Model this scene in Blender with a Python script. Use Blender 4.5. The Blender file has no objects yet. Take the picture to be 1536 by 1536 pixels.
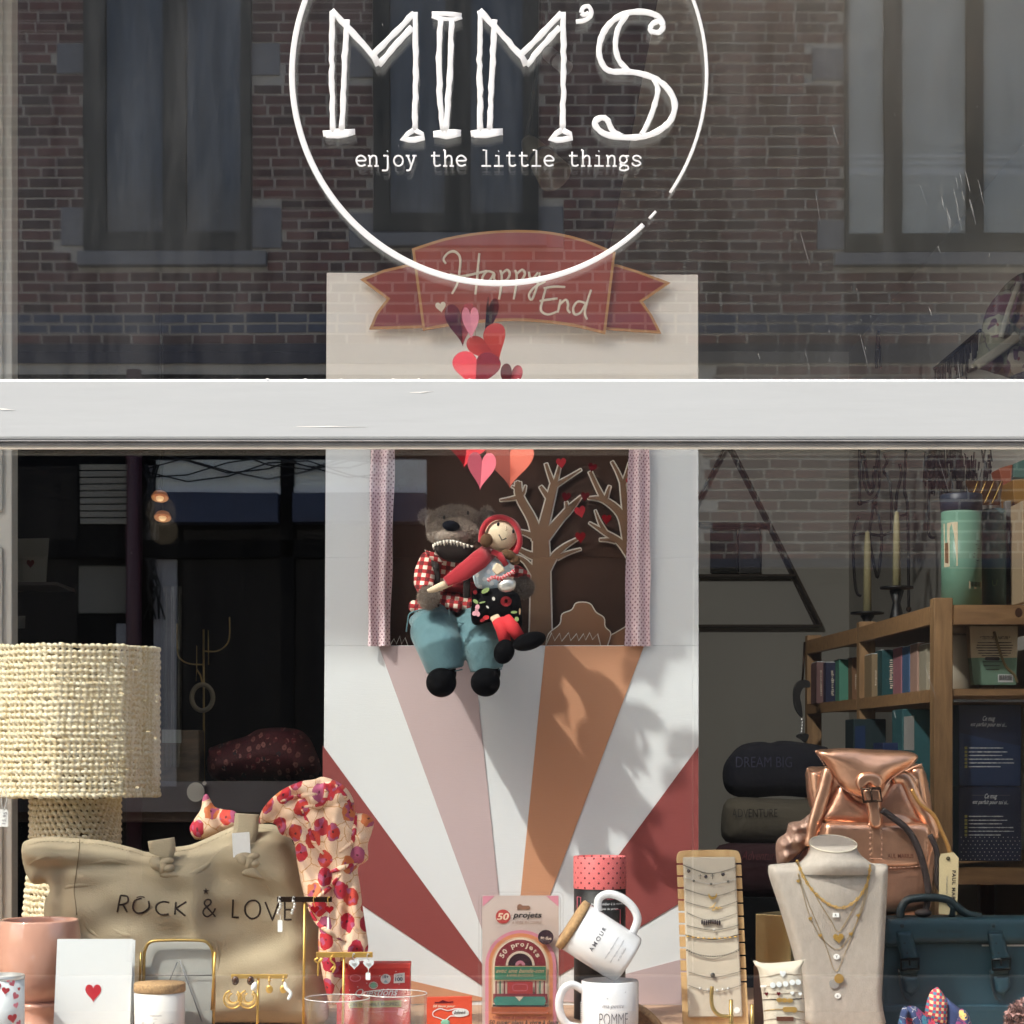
import bpy, bmesh, math, random
import numpy as np
from mathutils import Vector, Matrix, Quaternion
from mathutils.geometry import delaunay_2d_cdt
random.seed(7)
R = math.radians
scn = bpy.context.scene
# ------------------------------------------------------------ camera, sky, sun
F, CY, ZC, HY = 3072.0, -2.5, 1.45, 1130.0      # focal length in photo pixels, camera y and height, horizon row
cam = bpy.data.cameras.new('camera'); co = bpy.data.objects.new('camera', cam)
scn.collection.objects.link(co); scn.camera = co
co.location = (0, CY, ZC); co.rotation_euler = (R(90), 0, 0)
cam.sensor_width = 36; cam.lens = 36 * F / 1536
cam.shift_x = 0; cam.shift_y = (HY - 768) / 1536
cam.clip_start = .05; cam.clip_end = 400
SUN = Vector((1.0, .8, -1.55)).normalized()     # the way the sunlight travels
w = bpy.data.worlds.new('World'); scn.world = w; w.use_nodes = True
nt = w.node_tree; sky = nt.nodes.new('ShaderNodeTexSky'); sky.sky_type = 'NISHITA'; sky.sun_disc = False
sky.sun_elevation = math.asin(-SUN.z); sky.dust_density = 4.0; sky.sun_rotation = math.atan2(-SUN.x, -SUN.y)
nt.links.new(sky.outputs[0], nt.nodes['Background'].inputs[0]); nt.nodes['Background'].inputs[1].default_value = .15
sl = bpy.data.lights.new('sun', 'SUN'); sl.energy = 2.0; sl.angle = R(1.2); sl.color = (1, .975, .94)
so = bpy.data.objects.new('sun', sl); scn.collection.objects.link(so); so.location = (-6, -8, 14)
so.rotation_euler = SUN.to_track_quat('-Z', 'Y').to_euler()
vs = scn.view_settings; vs.view_transform = 'Standard'; vs.look = 'None'; vs.gamma = 1; vs.use_curve_mapping = False
vs.exposure = 1.7
cy = scn.cycles; cy.max_bounces = 10; cy.transparent_max_bounces = 40; cy.glossy_bounces = 6; cy.diffuse_bounces = 4
cy.use_denoising = True; cy.caustics_reflective = False; cy.caustics_refractive = False
# ------------------------------------------------------------ helpers
def W(px, py, Y):
    d = Y - CY
    return Vector(((px - 768) * d / F, Y, ZC - (py - HY) * d / F))
def S(Y): return (Y - CY) / F
def zt(x0, y0, s): return lambda pts: [(x0 + x / s, y0 + y / s) for x, y in pts]
def XZ(pts, Y): return [(W(x, y, Y).x, W(x, y, Y).z) for x, y in pts]
def P3(pts, Y): return [W(x, y, Y) for x, y in pts]
def C(h):
    h = h.lstrip('#'); v = [int(h[i:i+2], 16) / 255 for i in (0, 2, 4)]
    return tuple(c / 12.92 if c < .04045 else ((c + .055) / 1.055) ** 2.4 for c in v)
def smooth(pts, n=6, closed=False):            # Catmull-Rom through points of any dimension
    p = [np.array(q, float) for q in pts]; out = []; m = len(p)
    for i in range(m if closed else m - 1):
        a, b, c, d = (p[(i-1) % m], p[i], p[(i+1) % m], p[(i+2) % m]) if closed else (p[max(i-1, 0)], p[i], p[i+1], p[min(i+2, m-1)])
        for k in range(n):
            t = k / n
            out.append(.5 * ((2*b) + (c-a)*t + (2*a-5*b+4*c-d)*t*t + (3*b-3*c+d-a)*t**3))
    if not closed: out.append(p[-1])
    return [tuple(q) for q in out]
class MB:
    def __init__(s): s.v = []; s.f = []; s.sm = []; s.uv = []
    def add(s, v, f, sm=False, uv=None):
        n = len(s.v); s.v += [tuple(p) for p in v]; s.f += [tuple(i + n for i in q) for q in f]; s.sm += [sm] * len(f)
        s.uv += list(uv) if uv is not None else [(p[0], p[2]) for p in v]
        return s
    def box(s, x0, x1, y0, y1, z0, z1, M=None):
        v = [Vector((x, y, z)) for z in (z0, z1) for y in (y0, y1) for x in (x0, x1)]
        if M: v = [M @ p for p in v]
        return s.add(v, [(0, 2, 3, 1), (4, 5, 7, 6), (0, 1, 5, 4), (2, 6, 7, 3), (0, 4, 6, 2), (1, 3, 7, 5)])
    def prism(s, xz, y0, y1, sm=False):        # outline in x,z; y0 is the front
        a = sum(xz[i][0]*xz[(i+1) % len(xz)][1] - xz[(i+1) % len(xz)][0]*xz[i][1] for i in range(len(xz)))
        if a < 0: xz = xz[::-1]
        n = len(xz); v = [(x, y0, z) for x, z in xz] + [(x, y1, z) for x, z in xz]
        return s.add(v, [tuple(range(n)), tuple(range(2*n-1, n-1, -1))] + [(i, i+n, (i+1) % n + n, (i+1) % n) for i in range(n)], sm)
    def tube(s, pts, r, n=8, closed=False, flat=None, cap=True):
        pts = [Vector(p) for p in pts]; m = len(pts); rr = r if hasattr(r, '__len__') else [r] * m
        tan = []
        for i in range(m):
            a, b = (pts[(i-1) % m], pts[(i+1) % m]) if closed else (pts[max(i-1, 0)], pts[min(i+1, m-1)])
            t = b - a; tan.append(t.normalized() if t.length > 1e-9 else Vector((0, 0, 1)))
        up = Vector((0, 1, 0)) if abs(tan[0].y) < .9 else Vector((0, 0, 1))
        nx = (up - tan[0] * up.dot(tan[0])).normalized(); v = []; uv = []; L = 0
        for i in range(m):
            if i: nx = (nx - tan[i] * nx.dot(tan[i])); nx = nx.normalized() if nx.length > 1e-6 else Vector((0, 1, 0)); L += (pts[i]-pts[i-1]).length
            ny = tan[i].cross(nx)
            for k in range(n):
                a = 2 * math.pi * k / n; p = pts[i] + (nx * math.cos(a) + ny * math.sin(a)) * rr[i]
                if flat is not None: p.y = pts[i].y + (p.y - pts[i].y) * flat
                v.append(p); uv.append((L, a * rr[i]))
        f = []
        for i in range(m if closed else m - 1):
            j = (i + 1) % m
            for k in range(n): f.append((i*n+k, j*n+k, j*n+(k+1) % n, i*n+(k+1) % n))
        if not closed and cap: f += [tuple(range(n)), tuple(range((m-1)*n+n-1, (m-1)*n-1, -1))]
        return s.add(v, f, not (flat is not None and flat < .05), uv)
    def lathe(s, prof, c=(0, 0, 0), n=32, M=None, cap0=True, cap1=True, sx=1, sy=1, a0=0):
        v = []; uv = []; m = len(prof)
        for r, z in prof:
            for k in range(n):
                a = 2*math.pi*k/n + a0; p = Vector((r*math.cos(a)*sx, r*math.sin(a)*sy, z))
                v.append((M @ p if M else p) + Vector(c)); uv.append((a * max(q[0] for q in prof), z))
        f = [(i*n+k, i*n+(k+1) % n, (i+1)*n+(k+1) % n, (i+1)*n+k) for i in range(m-1) for k in range(n)]
        s.add(v, f, True, uv); b = len(s.v) - m*n
        if cap0 and prof[0][0] > 1e-6: s.f.append(tuple(b + k for k in range(n-1, -1, -1))); s.sm.append(False)
        if cap1 and prof[-1][0] > 1e-6: s.f.append(tuple(b + (m-1)*n + k for k in range(n))); s.sm.append(False)
        return s
    def ell(s, c, r, M=None, n=16, m=10):
        return s.lathe([(math.sin(math.pi*i/m), -math.cos(math.pi*i/m)) for i in range(m+1)], c, n,
                       (M.to_4x4() if M else Matrix()) @ Matrix.Diagonal((r[0], r[1], r[2], 1)), False, False)
    def sheet(s, fn, nu, nv, uvs=(1, 1), sm=True):
        v = [fn(i/nu, j/nv) for j in range(nv+1) for i in range(nu+1)]
        uv = [(i/nu*uvs[0], j/nv*uvs[1]) for j in range(nv+1) for i in range(nu+1)]
        return s.add(v, [(j*(nu+1)+i, j*(nu+1)+i+1, (j+1)*(nu+1)+i+1, (j+1)*(nu+1)+i) for j in range(nv) for i in range(nu)], sm, uv)
    def pillow(s, xz, Yc, tf, tb, rr, step=.006, fn=None):
        P = [np.array(p) for p in xz]; B = []
        for i in range(len(P)):
            a, b = P[i], P[(i+1) % len(P)]; k = max(1, int(np.hypot(*(b-a)) / step))
            B += [a + (b-a)*t/k for t in range(k)]
        B = np.array(B); A2 = np.roll(B, -1, 0); D = A2 - B; L2 = (D**2).sum(1) + 1e-12
        xs = np.arange(B[:, 0].min(), B[:, 0].max(), step); zs = np.arange(B[:, 1].min(), B[:, 1].max(), step*.87)
        G = np.array([(x + (j % 2)*step/2, z) for j, z in enumerate(zs) for x in xs])
        def dist(Q):
            out = []
            for q in Q:
                t = np.clip(((q-B)*D).sum(1)/L2, 0, 1); out.append(np.sqrt((((q-B)-D*t[:, None])**2).sum(1).min()))
            return np.array(out)
        ins = np.zeros(len(G), bool)
        for a, b in zip(B, A2):
            c = ((a[1] > G[:, 1]) != (b[1] > G[:, 1]))
            if abs(b[1]-a[1]) > 1e-12: ins ^= c & (G[:, 0] < (b[0]-a[0])*(G[:, 1]-a[1])/(b[1]-a[1]) + a[0])
        G = G[ins]
        if len(G): G = G[dist(G) > step*.55]
        pts = [Vector(p) for p in B] + [Vector(p) for p in G]; nb = len(B)
        ov, _, of, orig, _, _ = delaunay_2d_cdt(pts, [(i, (i+1) % nb) for i in range(nb)], [], 1, 1e-7)
        Q = np.array([tuple(p) for p in ov]); d = dist(Q); isb = d < 1e-6
        h = np.sqrt(1 - (1 - np.minimum(d/rr, 1))**2); v = []; back = {}
        for i, (x, z) in enumerate(Q):
            v.append((x, Yc - tf*h[i] + (fn(x, z, h[i]) if fn else 0), z))
        for i, (x, z) in enumerate(Q):
            if isb[i]: back[i] = i
            else: back[i] = len(v); v.append((x, Yc + tb*h[i], z))
        f = []
        for t in of:
            a, b, c = (Q[k] for k in t); ar = (b[0]-a[0])*(c[1]-a[1])-(c[0]-a[0])*(b[1]-a[1])
            if ar < 0: t = t[::-1]
            f.append(tuple(t)); bk = tuple(back[k] for k in t[::-1])
            if set(bk) != set(t): f.append(bk)
        return s.add(v, f, True)
def mesh(name, mb, off=Vector((0, 0, 0))):
    me = bpy.data.meshes.new(name); me.from_pydata([(p[0]-off.x, p[1]-off.y, p[2]-off.z) for p in mb.v], [], mb.f)
    me.polygons.foreach_set('use_smooth', mb.sm)
    ul = me.uv_layers.new(name='UVMap'); li = np.zeros(len(me.loops), int); me.loops.foreach_get('vertex_index', li)
    ul.data.foreach_set('uv', np.array(mb.uv, float)[li].ravel()); me.validate()
    return me
def root(o):
    while o.parent: o = o.parent
    return o
def link(o, parent=None):
    scn.collection.objects.link(o)
    if parent: o.parent = parent
    return o
def obj(name, mb, mat, parent=None, bevel=0, kind=None, label=None):
    me = mb if isinstance(mb, bpy.types.Mesh) else mesh(name, mb, root(parent).location if parent else Vector((0, 0, 0)))
    me.materials.clear(); me.materials.append(mat); o = link(bpy.data.objects.new(name, me), parent)
    if bevel: m = o.modifiers.new('bevel', 'BEVEL'); m.width = bevel; m.segments = 2; m.limit_method = 'ANGLE'; m.angle_limit = R(40)
    if kind: o['kind'] = kind
    if label: o['label'] = label
    return o
def thing(name, label, cat, loc, group=None):
    o = link(bpy.data.objects.new(name, None)); o.empty_display_size = .02; o.location = loc
    o['label'] = label; o['category'] = cat
    if group: o['group'] = group
    return o
def solo(name, mb, mat, label, cat, group=None, bevel=0):
    v = np.array([tuple(p) for p in mb.v]); c = Vector(((v[:, 0].min()+v[:, 0].max())/2, (v[:, 1].min()+v[:, 1].max())/2, v[:, 2].min()))
    o = obj(name, mesh(name, mb, c), mat, None, bevel); o.location = c; o['label'] = label; o['category'] = cat
    if group: o['group'] = group
    return o
def struct(name, mb, mat, bevel=0): return obj(name, mb, mat, None, bevel, 'structure')
def blob(name, mb, mat, parent, voxel=.003, sm=4, uvxz=True):     # fuse overlapping shapes into one continuous surface
    t = obj(name + '_raw', mb, mat, parent); m = t.modifiers.new('r', 'REMESH'); m.mode = 'VOXEL'; m.voxel_size = voxel
    m = t.modifiers.new('s', 'SMOOTH'); m.iterations = sm; m.factor = .5
    dg = bpy.context.evaluated_depsgraph_get(); me = bpy.data.meshes.new_from_object(t.evaluated_get(dg))
    bpy.data.objects.remove(t); me.name = name
    me.polygons.foreach_set('use_smooth', [True]*len(me.polygons))
    if not me.uv_layers: me.uv_layers.new(name='UVMap')
    co_ = np.zeros(len(me.vertices)*3); me.vertices.foreach_get('co', co_); co_ = co_.reshape(-1, 3)
    li = np.zeros(len(me.loops), int); me.loops.foreach_get('vertex_index', li)
    me.uv_layers[0].data.foreach_set('uv', co_[li][:, [0, 2]].ravel())
    return obj(name, me, mat, parent)
def dup(o, dx, parent=None):
    c = o.copy(); scn.collection.objects.link(c)
    if parent: c.parent = parent
    else: c.location = o.location + Vector(dx)
    for ch in list(o.children): dup(ch, dx, c)
    return c
_txt = {}
def text2d(body, bold=0, shear=0, sp=1.0):        # outline text as flat triangles, normalised so that cap height = 1
    k = (body, bold, shear, sp)
    if k in _txt: return _txt[k]
    cu = bpy.data.curves.new('t', 'FONT'); cu.body = body; cu.size = 1; cu.resolution_u = 3; cu.offset = bold; cu.shear = shear; cu.space_character = sp
    cu.fill_mode = 'FRONT' if hasattr(cu, 'fill_mode') else cu.fill_mode
    o = link(bpy.data.objects.new('t', cu)); dg = bpy.context.evaluated_depsgraph_get(); dg.update()
    me = bpy.data.meshes.new_from_object(o.evaluated_get(dg)); v = [(p.co.x, p.co.y) for p in me.vertices]; f = [tuple(q.vertices) for q in me.polygons]
    bpy.data.objects.remove(o); bpy.data.curves.remove(cu); bpy.data.meshes.remove(me)
    x0 = min(p[0] for p in v); x1 = max(p[0] for p in v)
    v = [((p[0]-x0), p[1]/.69) for p in v]; _txt[k] = (v, f, (x1-x0)); return _txt[k]
def text(body, x, y, wpx, hpx, Y, rot=0, bold=0, shear=0, sp=1.0, mb=None, fn=None, anchor='l'):
    """lettering: left end of baseline at photo pixel x,y on the plane Y; fn maps (u,v metres) to a point instead"""
    v, f, L = text2d(body, bold, shear, sp); mb = mb or MB(); s = S(Y); k = wpx / L; out = []
    ca, sa = math.cos(R(rot)), math.sin(R(rot))
    for a, b in v:
        a = a * k - (wpx/2 if anchor == 'c' else 0); b = b * hpx
        if fn: out.append(fn(a*s, b*s)); continue
        p = W(x + a*ca - b*sa, y - (a*sa + b*ca), Y); out.append(p)
    mb.add(out, f); return mb
def stroke(mb, pts, Y, wpx, flat=.15, n=6, sm=0, closed=False):     # a flat painted or cut line along photo pixels
    if sm: pts = smooth(pts, sm, closed)
    ww = wpx if hasattr(wpx, '__len__') else [wpx]*len(pts)
    if len(ww) != len(pts): ww = list(np.interp(np.linspace(0, 1, len(pts)), np.linspace(0, 1, len(ww)), ww))
    return mb.tube(P3(pts, Y), [q*S(Y)/2 for q in ww], n, closed, flat)
def heart(cx, cz, w_, h_, rot=0, n=28):
    out = []
    for i in range(n):
        t = 2*math.pi*i/n; x = 16*math.sin(t)**3/32; z = (13*math.cos(t)-5*math.cos(2*t)-2*math.cos(3*t)-math.cos(4*t)+2.5)/29
        x, z = x*w_, z*h_; out.append((cx + x*math.cos(rot) - z*math.sin(rot), cz + x*math.sin(rot) + z*math.cos(rot)))
    return out
def circ(cx, cz, rx, rz=None, n=24, a0=0, a1=2*math.pi):
    rz = rz or rx; full = abs(a1-a0-2*math.pi) < 1e-6
    return [(cx+rx*math.cos(a0+(a1-a0)*i/(n if full else n-1)), cz+rz*math.sin(a0+(a1-a0)*i/(n if full else n-1))) for i in range(n)]
def rrect(x0, y0, x1, y1, r, n=5):                 # rounded rectangle in pixels
    x0, x1 = min(x0, x1), max(x0, x1); y0, y1 = min(y0, y1), max(y0, y1); o = []
    for cx, cy_, a in ((x1-r, y1-r, 0), (x0+r, y1-r, 90), (x0+r, y0+r, 180), (x1-r, y0+r, 270)):
        o += [(cx+r*math.cos(R(a+90*k/n)), cy_+r*math.sin(R(a+90*k/n))) for k in range(n+1)]
    return o
def pp(mb, pts, Y, t): return mb.prism(XZ(pts, Y), Y, Y + t)         # prism from a pixel outline, front at Y
# ------------------------------------------------------------ materials
def newmat(name):
    m = bpy.data.materials.new(name); m.use_nodes = True; b = m.node_tree.nodes['Principled BSDF']; return m, m.node_tree, b
def N(nt, t, **kw):
    n = nt.nodes.new(t)
    for k, v in kw.items():
        if k in n.inputs: n.inputs[k].default_value = v
        else: setattr(n, k, v)
    return n
def mth(nt, op, a, b=None):
    n = nt.nodes.new('ShaderNodeMath'); n.operation = op
    for i, v in enumerate((a, b)):
        if v is None: continue
        if isinstance(v, (int, float)): n.inputs[i].default_value = v
        else: nt.links.new(v, n.inputs[i])
    return n.outputs[0]
def mixc(nt, f, a, b):
    n = nt.nodes.new('ShaderNodeMix'); n.data_type = 'RGBA'
    for i, v in ((0, f), (6, a), (7, b)):
        if isinstance(v, (int, float)): n.inputs[i].default_value = v
        elif isinstance(v, tuple): n.inputs[i].default_value = (*v[:3], 1)
        else: nt.links.new(v, n.inputs[i])
    return n.outputs[2]
def bumpit(nt, b, scale, strength, dist=.002, detail=4, src=None, stretch=None):
    tc = N(nt, 'ShaderNodeTexCoord'); v = tc.outputs['Object']
    if stretch: mp = N(nt, 'ShaderNodeMapping'); mp.inputs['Scale'].default_value = stretch; nt.links.new(v, mp.inputs[0]); v = mp.outputs[0]
    if src is None:
        no = N(nt, 'ShaderNodeTexNoise', Scale=scale, Detail=detail); nt.links.new(v, no.inputs['Vector']); src = no.outputs['Fac']
    bu = N(nt, 'ShaderNodeBump', Strength=strength, Distance=dist); nt.links.new(src, bu.inputs['Height']); nt.links.new(bu.outputs[0], b.inputs['Normal'])
def M(name, col, r=.6, m=0, bump=None, var=None, coat=0, sheen=0, em=None, stretch=None, spec=None):
    col = C(col) if isinstance(col, str) else col; mat, nt, b = newmat(name)
    b.inputs['Base Color'].default_value = (*col, 1); b.inputs['Roughness'].default_value = r; b.inputs['Metallic'].default_value = m
    b.inputs['Coat Weight'].default_value = coat; b.inputs['Coat Roughness'].default_value = .08; b.inputs['Sheen Weight'].default_value = sheen
    if spec is not None: b.inputs['Specular IOR Level'].default_value = spec
    if em: b.inputs['Emission Color'].default_value = (*C(em[0]), 1); b.inputs['Emission Strength'].default_value = em[1]
    if var:
        tc = N(nt, 'ShaderNodeTexCoord'); v = tc.outputs['Object']
        if stretch: mp = N(nt, 'ShaderNodeMapping'); mp.inputs['Scale'].default_value = stretch; nt.links.new(v, mp.inputs[0]); v = mp.outputs[0]
        no = N(nt, 'ShaderNodeTexNoise', Scale=var[0], Detail=6.0, Roughness=.65); nt.links.new(v, no.inputs['Vector'])
        k = var[1]; mr = N(nt, 'ShaderNodeMapRange'); mr.inputs[1].default_value = .3; mr.inputs[2].default_value = .7
        nt.links.new(no.outputs['Fac'], mr.inputs[0])
        nt.links.new(mixc(nt, mr.outputs[0], tuple(c*(1-k) for c in col), tuple(min(1, c*(1+k)) for c in col)), b.inputs['Base Color'])
    if bump: bumpit(nt, b, bump[0], bump[1], bump[2] if len(bump) > 2 else .002, bump[3] if len(bump) > 3 else 4, stretch=stretch)
    return mat
def uvs(nt, sx, sy, rot=0):
    tc = N(nt, 'ShaderNodeTexCoord'); mp = N(nt, 'ShaderNodeMapping'); mp.inputs['Scale'].default_value = (sx, sy, 1); mp.inputs['Rotation'].default_value = (0, 0, rot)
    nt.links.new(tc.outputs['UV'], mp.inputs[0]); return mp.outputs[0]
def Mdots(name, base, dot, pitch, size, rot=45, r=.6):
    mat, nt, b = newmat(name); v = uvs(nt, 1/pitch, 1/pitch, R(rot))
    vo = N(nt, 'ShaderNodeTexVoronoi', Scale=1.0, Randomness=0.0, voronoi_dimensions='2D'); nt.links.new(v, vo.inputs['Vector'])
    nt.links.new(mixc(nt, mth(nt, 'LESS_THAN', vo.outputs['Distance'], size), C(base), C(dot)), b.inputs['Base Color']); b.inputs['Roughness'].default_value = r
    return mat
def Mplaid(name, a, mid, c, pitch):
    mat, nt, b = newmat(name); sx = N(nt, 'ShaderNodeSeparateXYZ'); nt.links.new(uvs(nt, 1/pitch, 1/pitch, .12), sx.inputs[0])
    f = [mth(nt, 'GREATER_THAN', mth(nt, 'FRACT', o), .5) for o in sx.outputs[:2]]; s_ = mth(nt, 'MULTIPLY', mth(nt, 'ADD', f[0], f[1]), .5)
    col = mixc(nt, mth(nt, 'GREATER_THAN', s_, .75), mixc(nt, mth(nt, 'GREATER_THAN', s_, .25), C(a), C(mid)), C(c))
    nt.links.new(col, b.inputs['Base Color']); b.inputs['Roughness'].default_value = .85; bumpit(nt, b, 900, .2, .0006); return mat
def Mpoppy(name, base, cols, stem, scale, size=.36, seed=0, bright=1):
    mat, nt, b = newmat(name); v = uvs(nt, scale, scale*.8, .5+seed)
    no = N(nt, 'ShaderNodeTexNoise', Scale=2.3, Detail=1.5); nt.links.new(v, no.inputs['Vector'])
    ad = N(nt, 'ShaderNodeMix'); ad.data_type = 'VECTOR'; ad.inputs[0].default_value = .26; nt.links.new(v, ad.inputs[4]); nt.links.new(no.outputs['Color'], ad.inputs[5])
    vo = N(nt, 'ShaderNodeTexVoronoi', Scale=1.0, Randomness=.75, voronoi_dimensions='2D'); nt.links.new(ad.outputs[1], vo.inputs['Vector'])
    ve = N(nt, 'ShaderNodeTexVoronoi', Scale=1.3, Randomness=1.0, voronoi_dimensions='2D', feature='DISTANCE_TO_EDGE'); nt.links.new(ad.outputs[1], ve.inputs['Vector'])
    sc = N(nt, 'ShaderNodeSeparateColor'); nt.links.new(vo.outputs['Color'], sc.inputs[0])
    rp = N(nt, 'ShaderNodeValToRGB'); rp.color_ramp.interpolation = 'CONSTANT'
    while len(rp.color_ramp.elements) < len(cols): rp.color_ramp.elements.new(.5)
    for i, (e, c) in enumerate(zip(rp.color_ramp.elements, cols)): e.position = i/len(cols); e.color = (*C(c), 1)
    nt.links.new(sc.outputs[0], rp.inputs[0])
    n2 = N(nt, 'ShaderNodeTexNoise', Scale=2.2, Detail=0.0); nt.links.new(v, n2.inputs['Vector'])
    inner = mixc(nt, mth(nt, 'GREATER_THAN', n2.outputs['Fac'], .60), rp.outputs[0], C(cols[-1]))
    bg = mixc(nt, mth(nt, 'LESS_THAN', ve.outputs[0], .022), C(base), C(stem))
    c1 = mixc(nt, mth(nt, 'LESS_THAN', vo.outputs['Distance'], size), bg, inner)
    c2 = mixc(nt, mth(nt, 'LESS_THAN', vo.outputs['Distance'], .055), c1, C('#5a1620'))
    nt.links.new(c2, b.inputs['Base Color']); b.inputs['Roughness'].default_value = .75; bumpit(nt, b, 700, .15, .0006); return mat
def Mglass(name, refl=.05, tint=(1, 1, 1), rough=0, edge=False, wave=None, dust=0):
    mat = bpy.data.materials.new(name); mat.use_nodes = True; nt = mat.node_tree; nt.nodes.clear()
    t = N(nt, 'ShaderNodeBsdfTransparent'); t.inputs[0].default_value = (*tint, 1); g = N(nt, 'ShaderNodeBsdfGlossy', Roughness=rough); g.inputs[0].default_value = (1, 1, 1, 1)
    mx = N(nt, 'ShaderNodeMixShader'); mx.inputs[0].default_value = refl
    if edge:
        lw = N(nt, 'ShaderNodeLayerWeight', Blend=.35); nt.links.new(mth(nt, 'ADD', mth(nt, 'MULTIPLY', mth(nt, 'POWER', lw.outputs['Facing'], 3.0), .55), refl), mx.inputs[0])
    if wave:                                     # float glass is never quite flat
        tc = N(nt, 'ShaderNodeTexCoord'); mp = N(nt, 'ShaderNodeMapping'); mp.inputs['Location'].default_value = (wave[2], 0, wave[2]); nt.links.new(tc.outputs['Object'], mp.inputs[0])
        no = N(nt, 'ShaderNodeTexNoise', Scale=wave[0], Detail=1.5); nt.links.new(mp.outputs[0], no.inputs['Vector']); bu = N(nt, 'ShaderNodeBump', Strength=1.0, Distance=wave[1]); nt.links.new(no.outputs['Fac'], bu.inputs['Height']); nt.links.new(bu.outputs[0], g.inputs['Normal'])
    nt.links.new(t.outputs[0], mx.inputs[1]); nt.links.new(g.outputs[0], mx.inputs[2]); out = mx.outputs[0]
    if dust:                                     # thin film of dust with wiping streaks
        tc = N(nt, 'ShaderNodeTexCoord'); mp = N(nt, 'ShaderNodeMapping'); mp.inputs['Rotation'].default_value = (0, .35, 0); mp.inputs['Scale'].default_value = (9, 1, 1.1); nt.links.new(tc.outputs['Object'], mp.inputs[0])
        no = N(nt, 'ShaderNodeTexNoise', Scale=3.0, Detail=7.0, Roughness=.7); nt.links.new(mp.outputs[0], no.inputs['Vector']); n2 = N(nt, 'ShaderNodeTexNoise', Scale=1.6, Detail=3.0); nt.links.new(tc.outputs['Object'], n2.inputs['Vector'])
        f = mth(nt, 'MULTIPLY', mth(nt, 'POWER', mth(nt, 'MULTIPLY', no.outputs['Fac'], n2.outputs['Fac']), 2.4), dust*2.6); df = N(nt, 'ShaderNodeBsdfDiffuse'); df.inputs[0].default_value = (.8, .8, .78, 1)
        m2 = N(nt, 'ShaderNodeMixShader'); nt.links.new(f, m2.inputs[0]); nt.links.new(out, m2.inputs[1]); nt.links.new(df.outputs[0], m2.inputs[2]); out = m2.outputs[0]
    o = N(nt, 'ShaderNodeOutputMaterial'); nt.links.new(out, o.inputs[0]); return mat
def Mwood(name, a, b_, sc=14, r=.55, stretch=(1, 1, 12), ring=3.0):
    mat, nt, b = newmat(name); tc = N(nt, 'ShaderNodeTexCoord'); mp = N(nt, 'ShaderNodeMapping'); mp.inputs['Scale'].default_value = stretch
    nt.links.new(tc.outputs['Object'], mp.inputs[0]); no = N(nt, 'ShaderNodeTexNoise', Scale=float(sc), Detail=5.0, Distortion=.6); nt.links.new(mp.outputs[0], no.inputs['Vector'])
    mr = N(nt, 'ShaderNodeMapRange'); mr.inputs[1].default_value = .32; mr.inputs[2].default_value = .68; nt.links.new(no.outputs['Fac'], mr.inputs[0])
    nt.links.new(mixc(nt, mr.outputs[0], C(a), C(b_)), b.inputs['Base Color']); b.inputs['Roughness'].default_value = r
    bumpit(nt, b, sc, .15, .001, src=no.outputs['Fac']); return mat
m_white = M('white_paint', '#a1a4a3', .5, bump=(16, .12, .0014), var=(3, .035), stretch=(1, 4, 9))
m_whitepl = M('smooth_white_paint', '#d8d5cc', .5, bump=(30, .15, .001))
m_lip = M('grey_metal_lip', '#787878', .85, var=(20, .2), spec=.1)
m_vinyl = M('white_vinyl', '#f4f4f2', .5)
def Mtrans(name, col):                          # thin white paint that lets half of the light through
    mat, nt, b = newmat(name); b.inputs['Base Color'].default_value = (*C(col), 1); t = N(nt, 'ShaderNodeBsdfTranslucent'); t.inputs[0].default_value = (*C(col), 1)
    mx = N(nt, 'ShaderNodeMixShader'); mx.inputs[0].default_value = .5; nt.links.new(b.outputs[0], mx.inputs[1]); nt.links.new(t.outputs[0], mx.inputs[2]); tr = N(nt, 'ShaderNodeBsdfTransparent'); m2 = N(nt, 'ShaderNodeMixShader'); m2.inputs[0].default_value = .38; nt.links.new(mx.outputs[0], m2.inputs[1]); nt.links.new(tr.outputs[0], m2.inputs[2]); nt.links.new(m2.outputs[0], nt.nodes['Material Output'].inputs[0]); return mat
m_lett = Mtrans('white_lettering_paint', '#f6f6f4')
m_glass = Mglass('window_glass', .04, (.985, .99, .985), wave=(5, .00007, 0), dust=.004); m_glassd = Mglass('dusty_window_glass', .04, (.985, .99, .985), wave=(5, .00007, 0), dust=.05); m_glass2 = Mglass('coated_window_glass', 0.08, (.985, .99, .985), wave=(4, .00008, 7.3))
m_clear = Mglass('clear_glass', .04, (.97, .98, .98), 0, True)
m_blister = Mglass('clear_plastic', .035, (.97, .97, .97), .03, True)
m_card = M('white_board', '#dcdfe0', .75, bump=(60, .25, .001), stretch=(1, 1, 9))
m_cream = M('cream_board', '#f6ecdf', .75, bump=(60, .2, .001), stretch=(1, 1, 9))
m_black = M('black', '#0b0b0d', .5); m_ink = M('dark_ink', '#2b2426', .7); m_greyink = M('grey_ink', '#5c5a60', .7)
m_paper = M('white_paper', '#d6dadb', .7); m_gold = M('gold', '#d9b060', .36, .75); m_silver = M('silver', '#cccbc8', .36, .7)
m_brass = M('brass', '#a98f58', .36, .8); m_red = M('heart_red', '#b3222c', .45); m_creamink = M('cream_paint', '#e6d6bf', .7)
m_cork = M('cork', '#a98860', .85, bump=(220, .4, .0015), var=(260, .35)); m_bronze = M('dark_bronze', '#3a2a20', .35, .8)
m_tag = M('tag_paper', '#e9e9e6', .7); m_kraft = M('kraft_card', '#8a6a4f', .8, bump=(90, .2, .0008), var=(20, .08))
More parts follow.
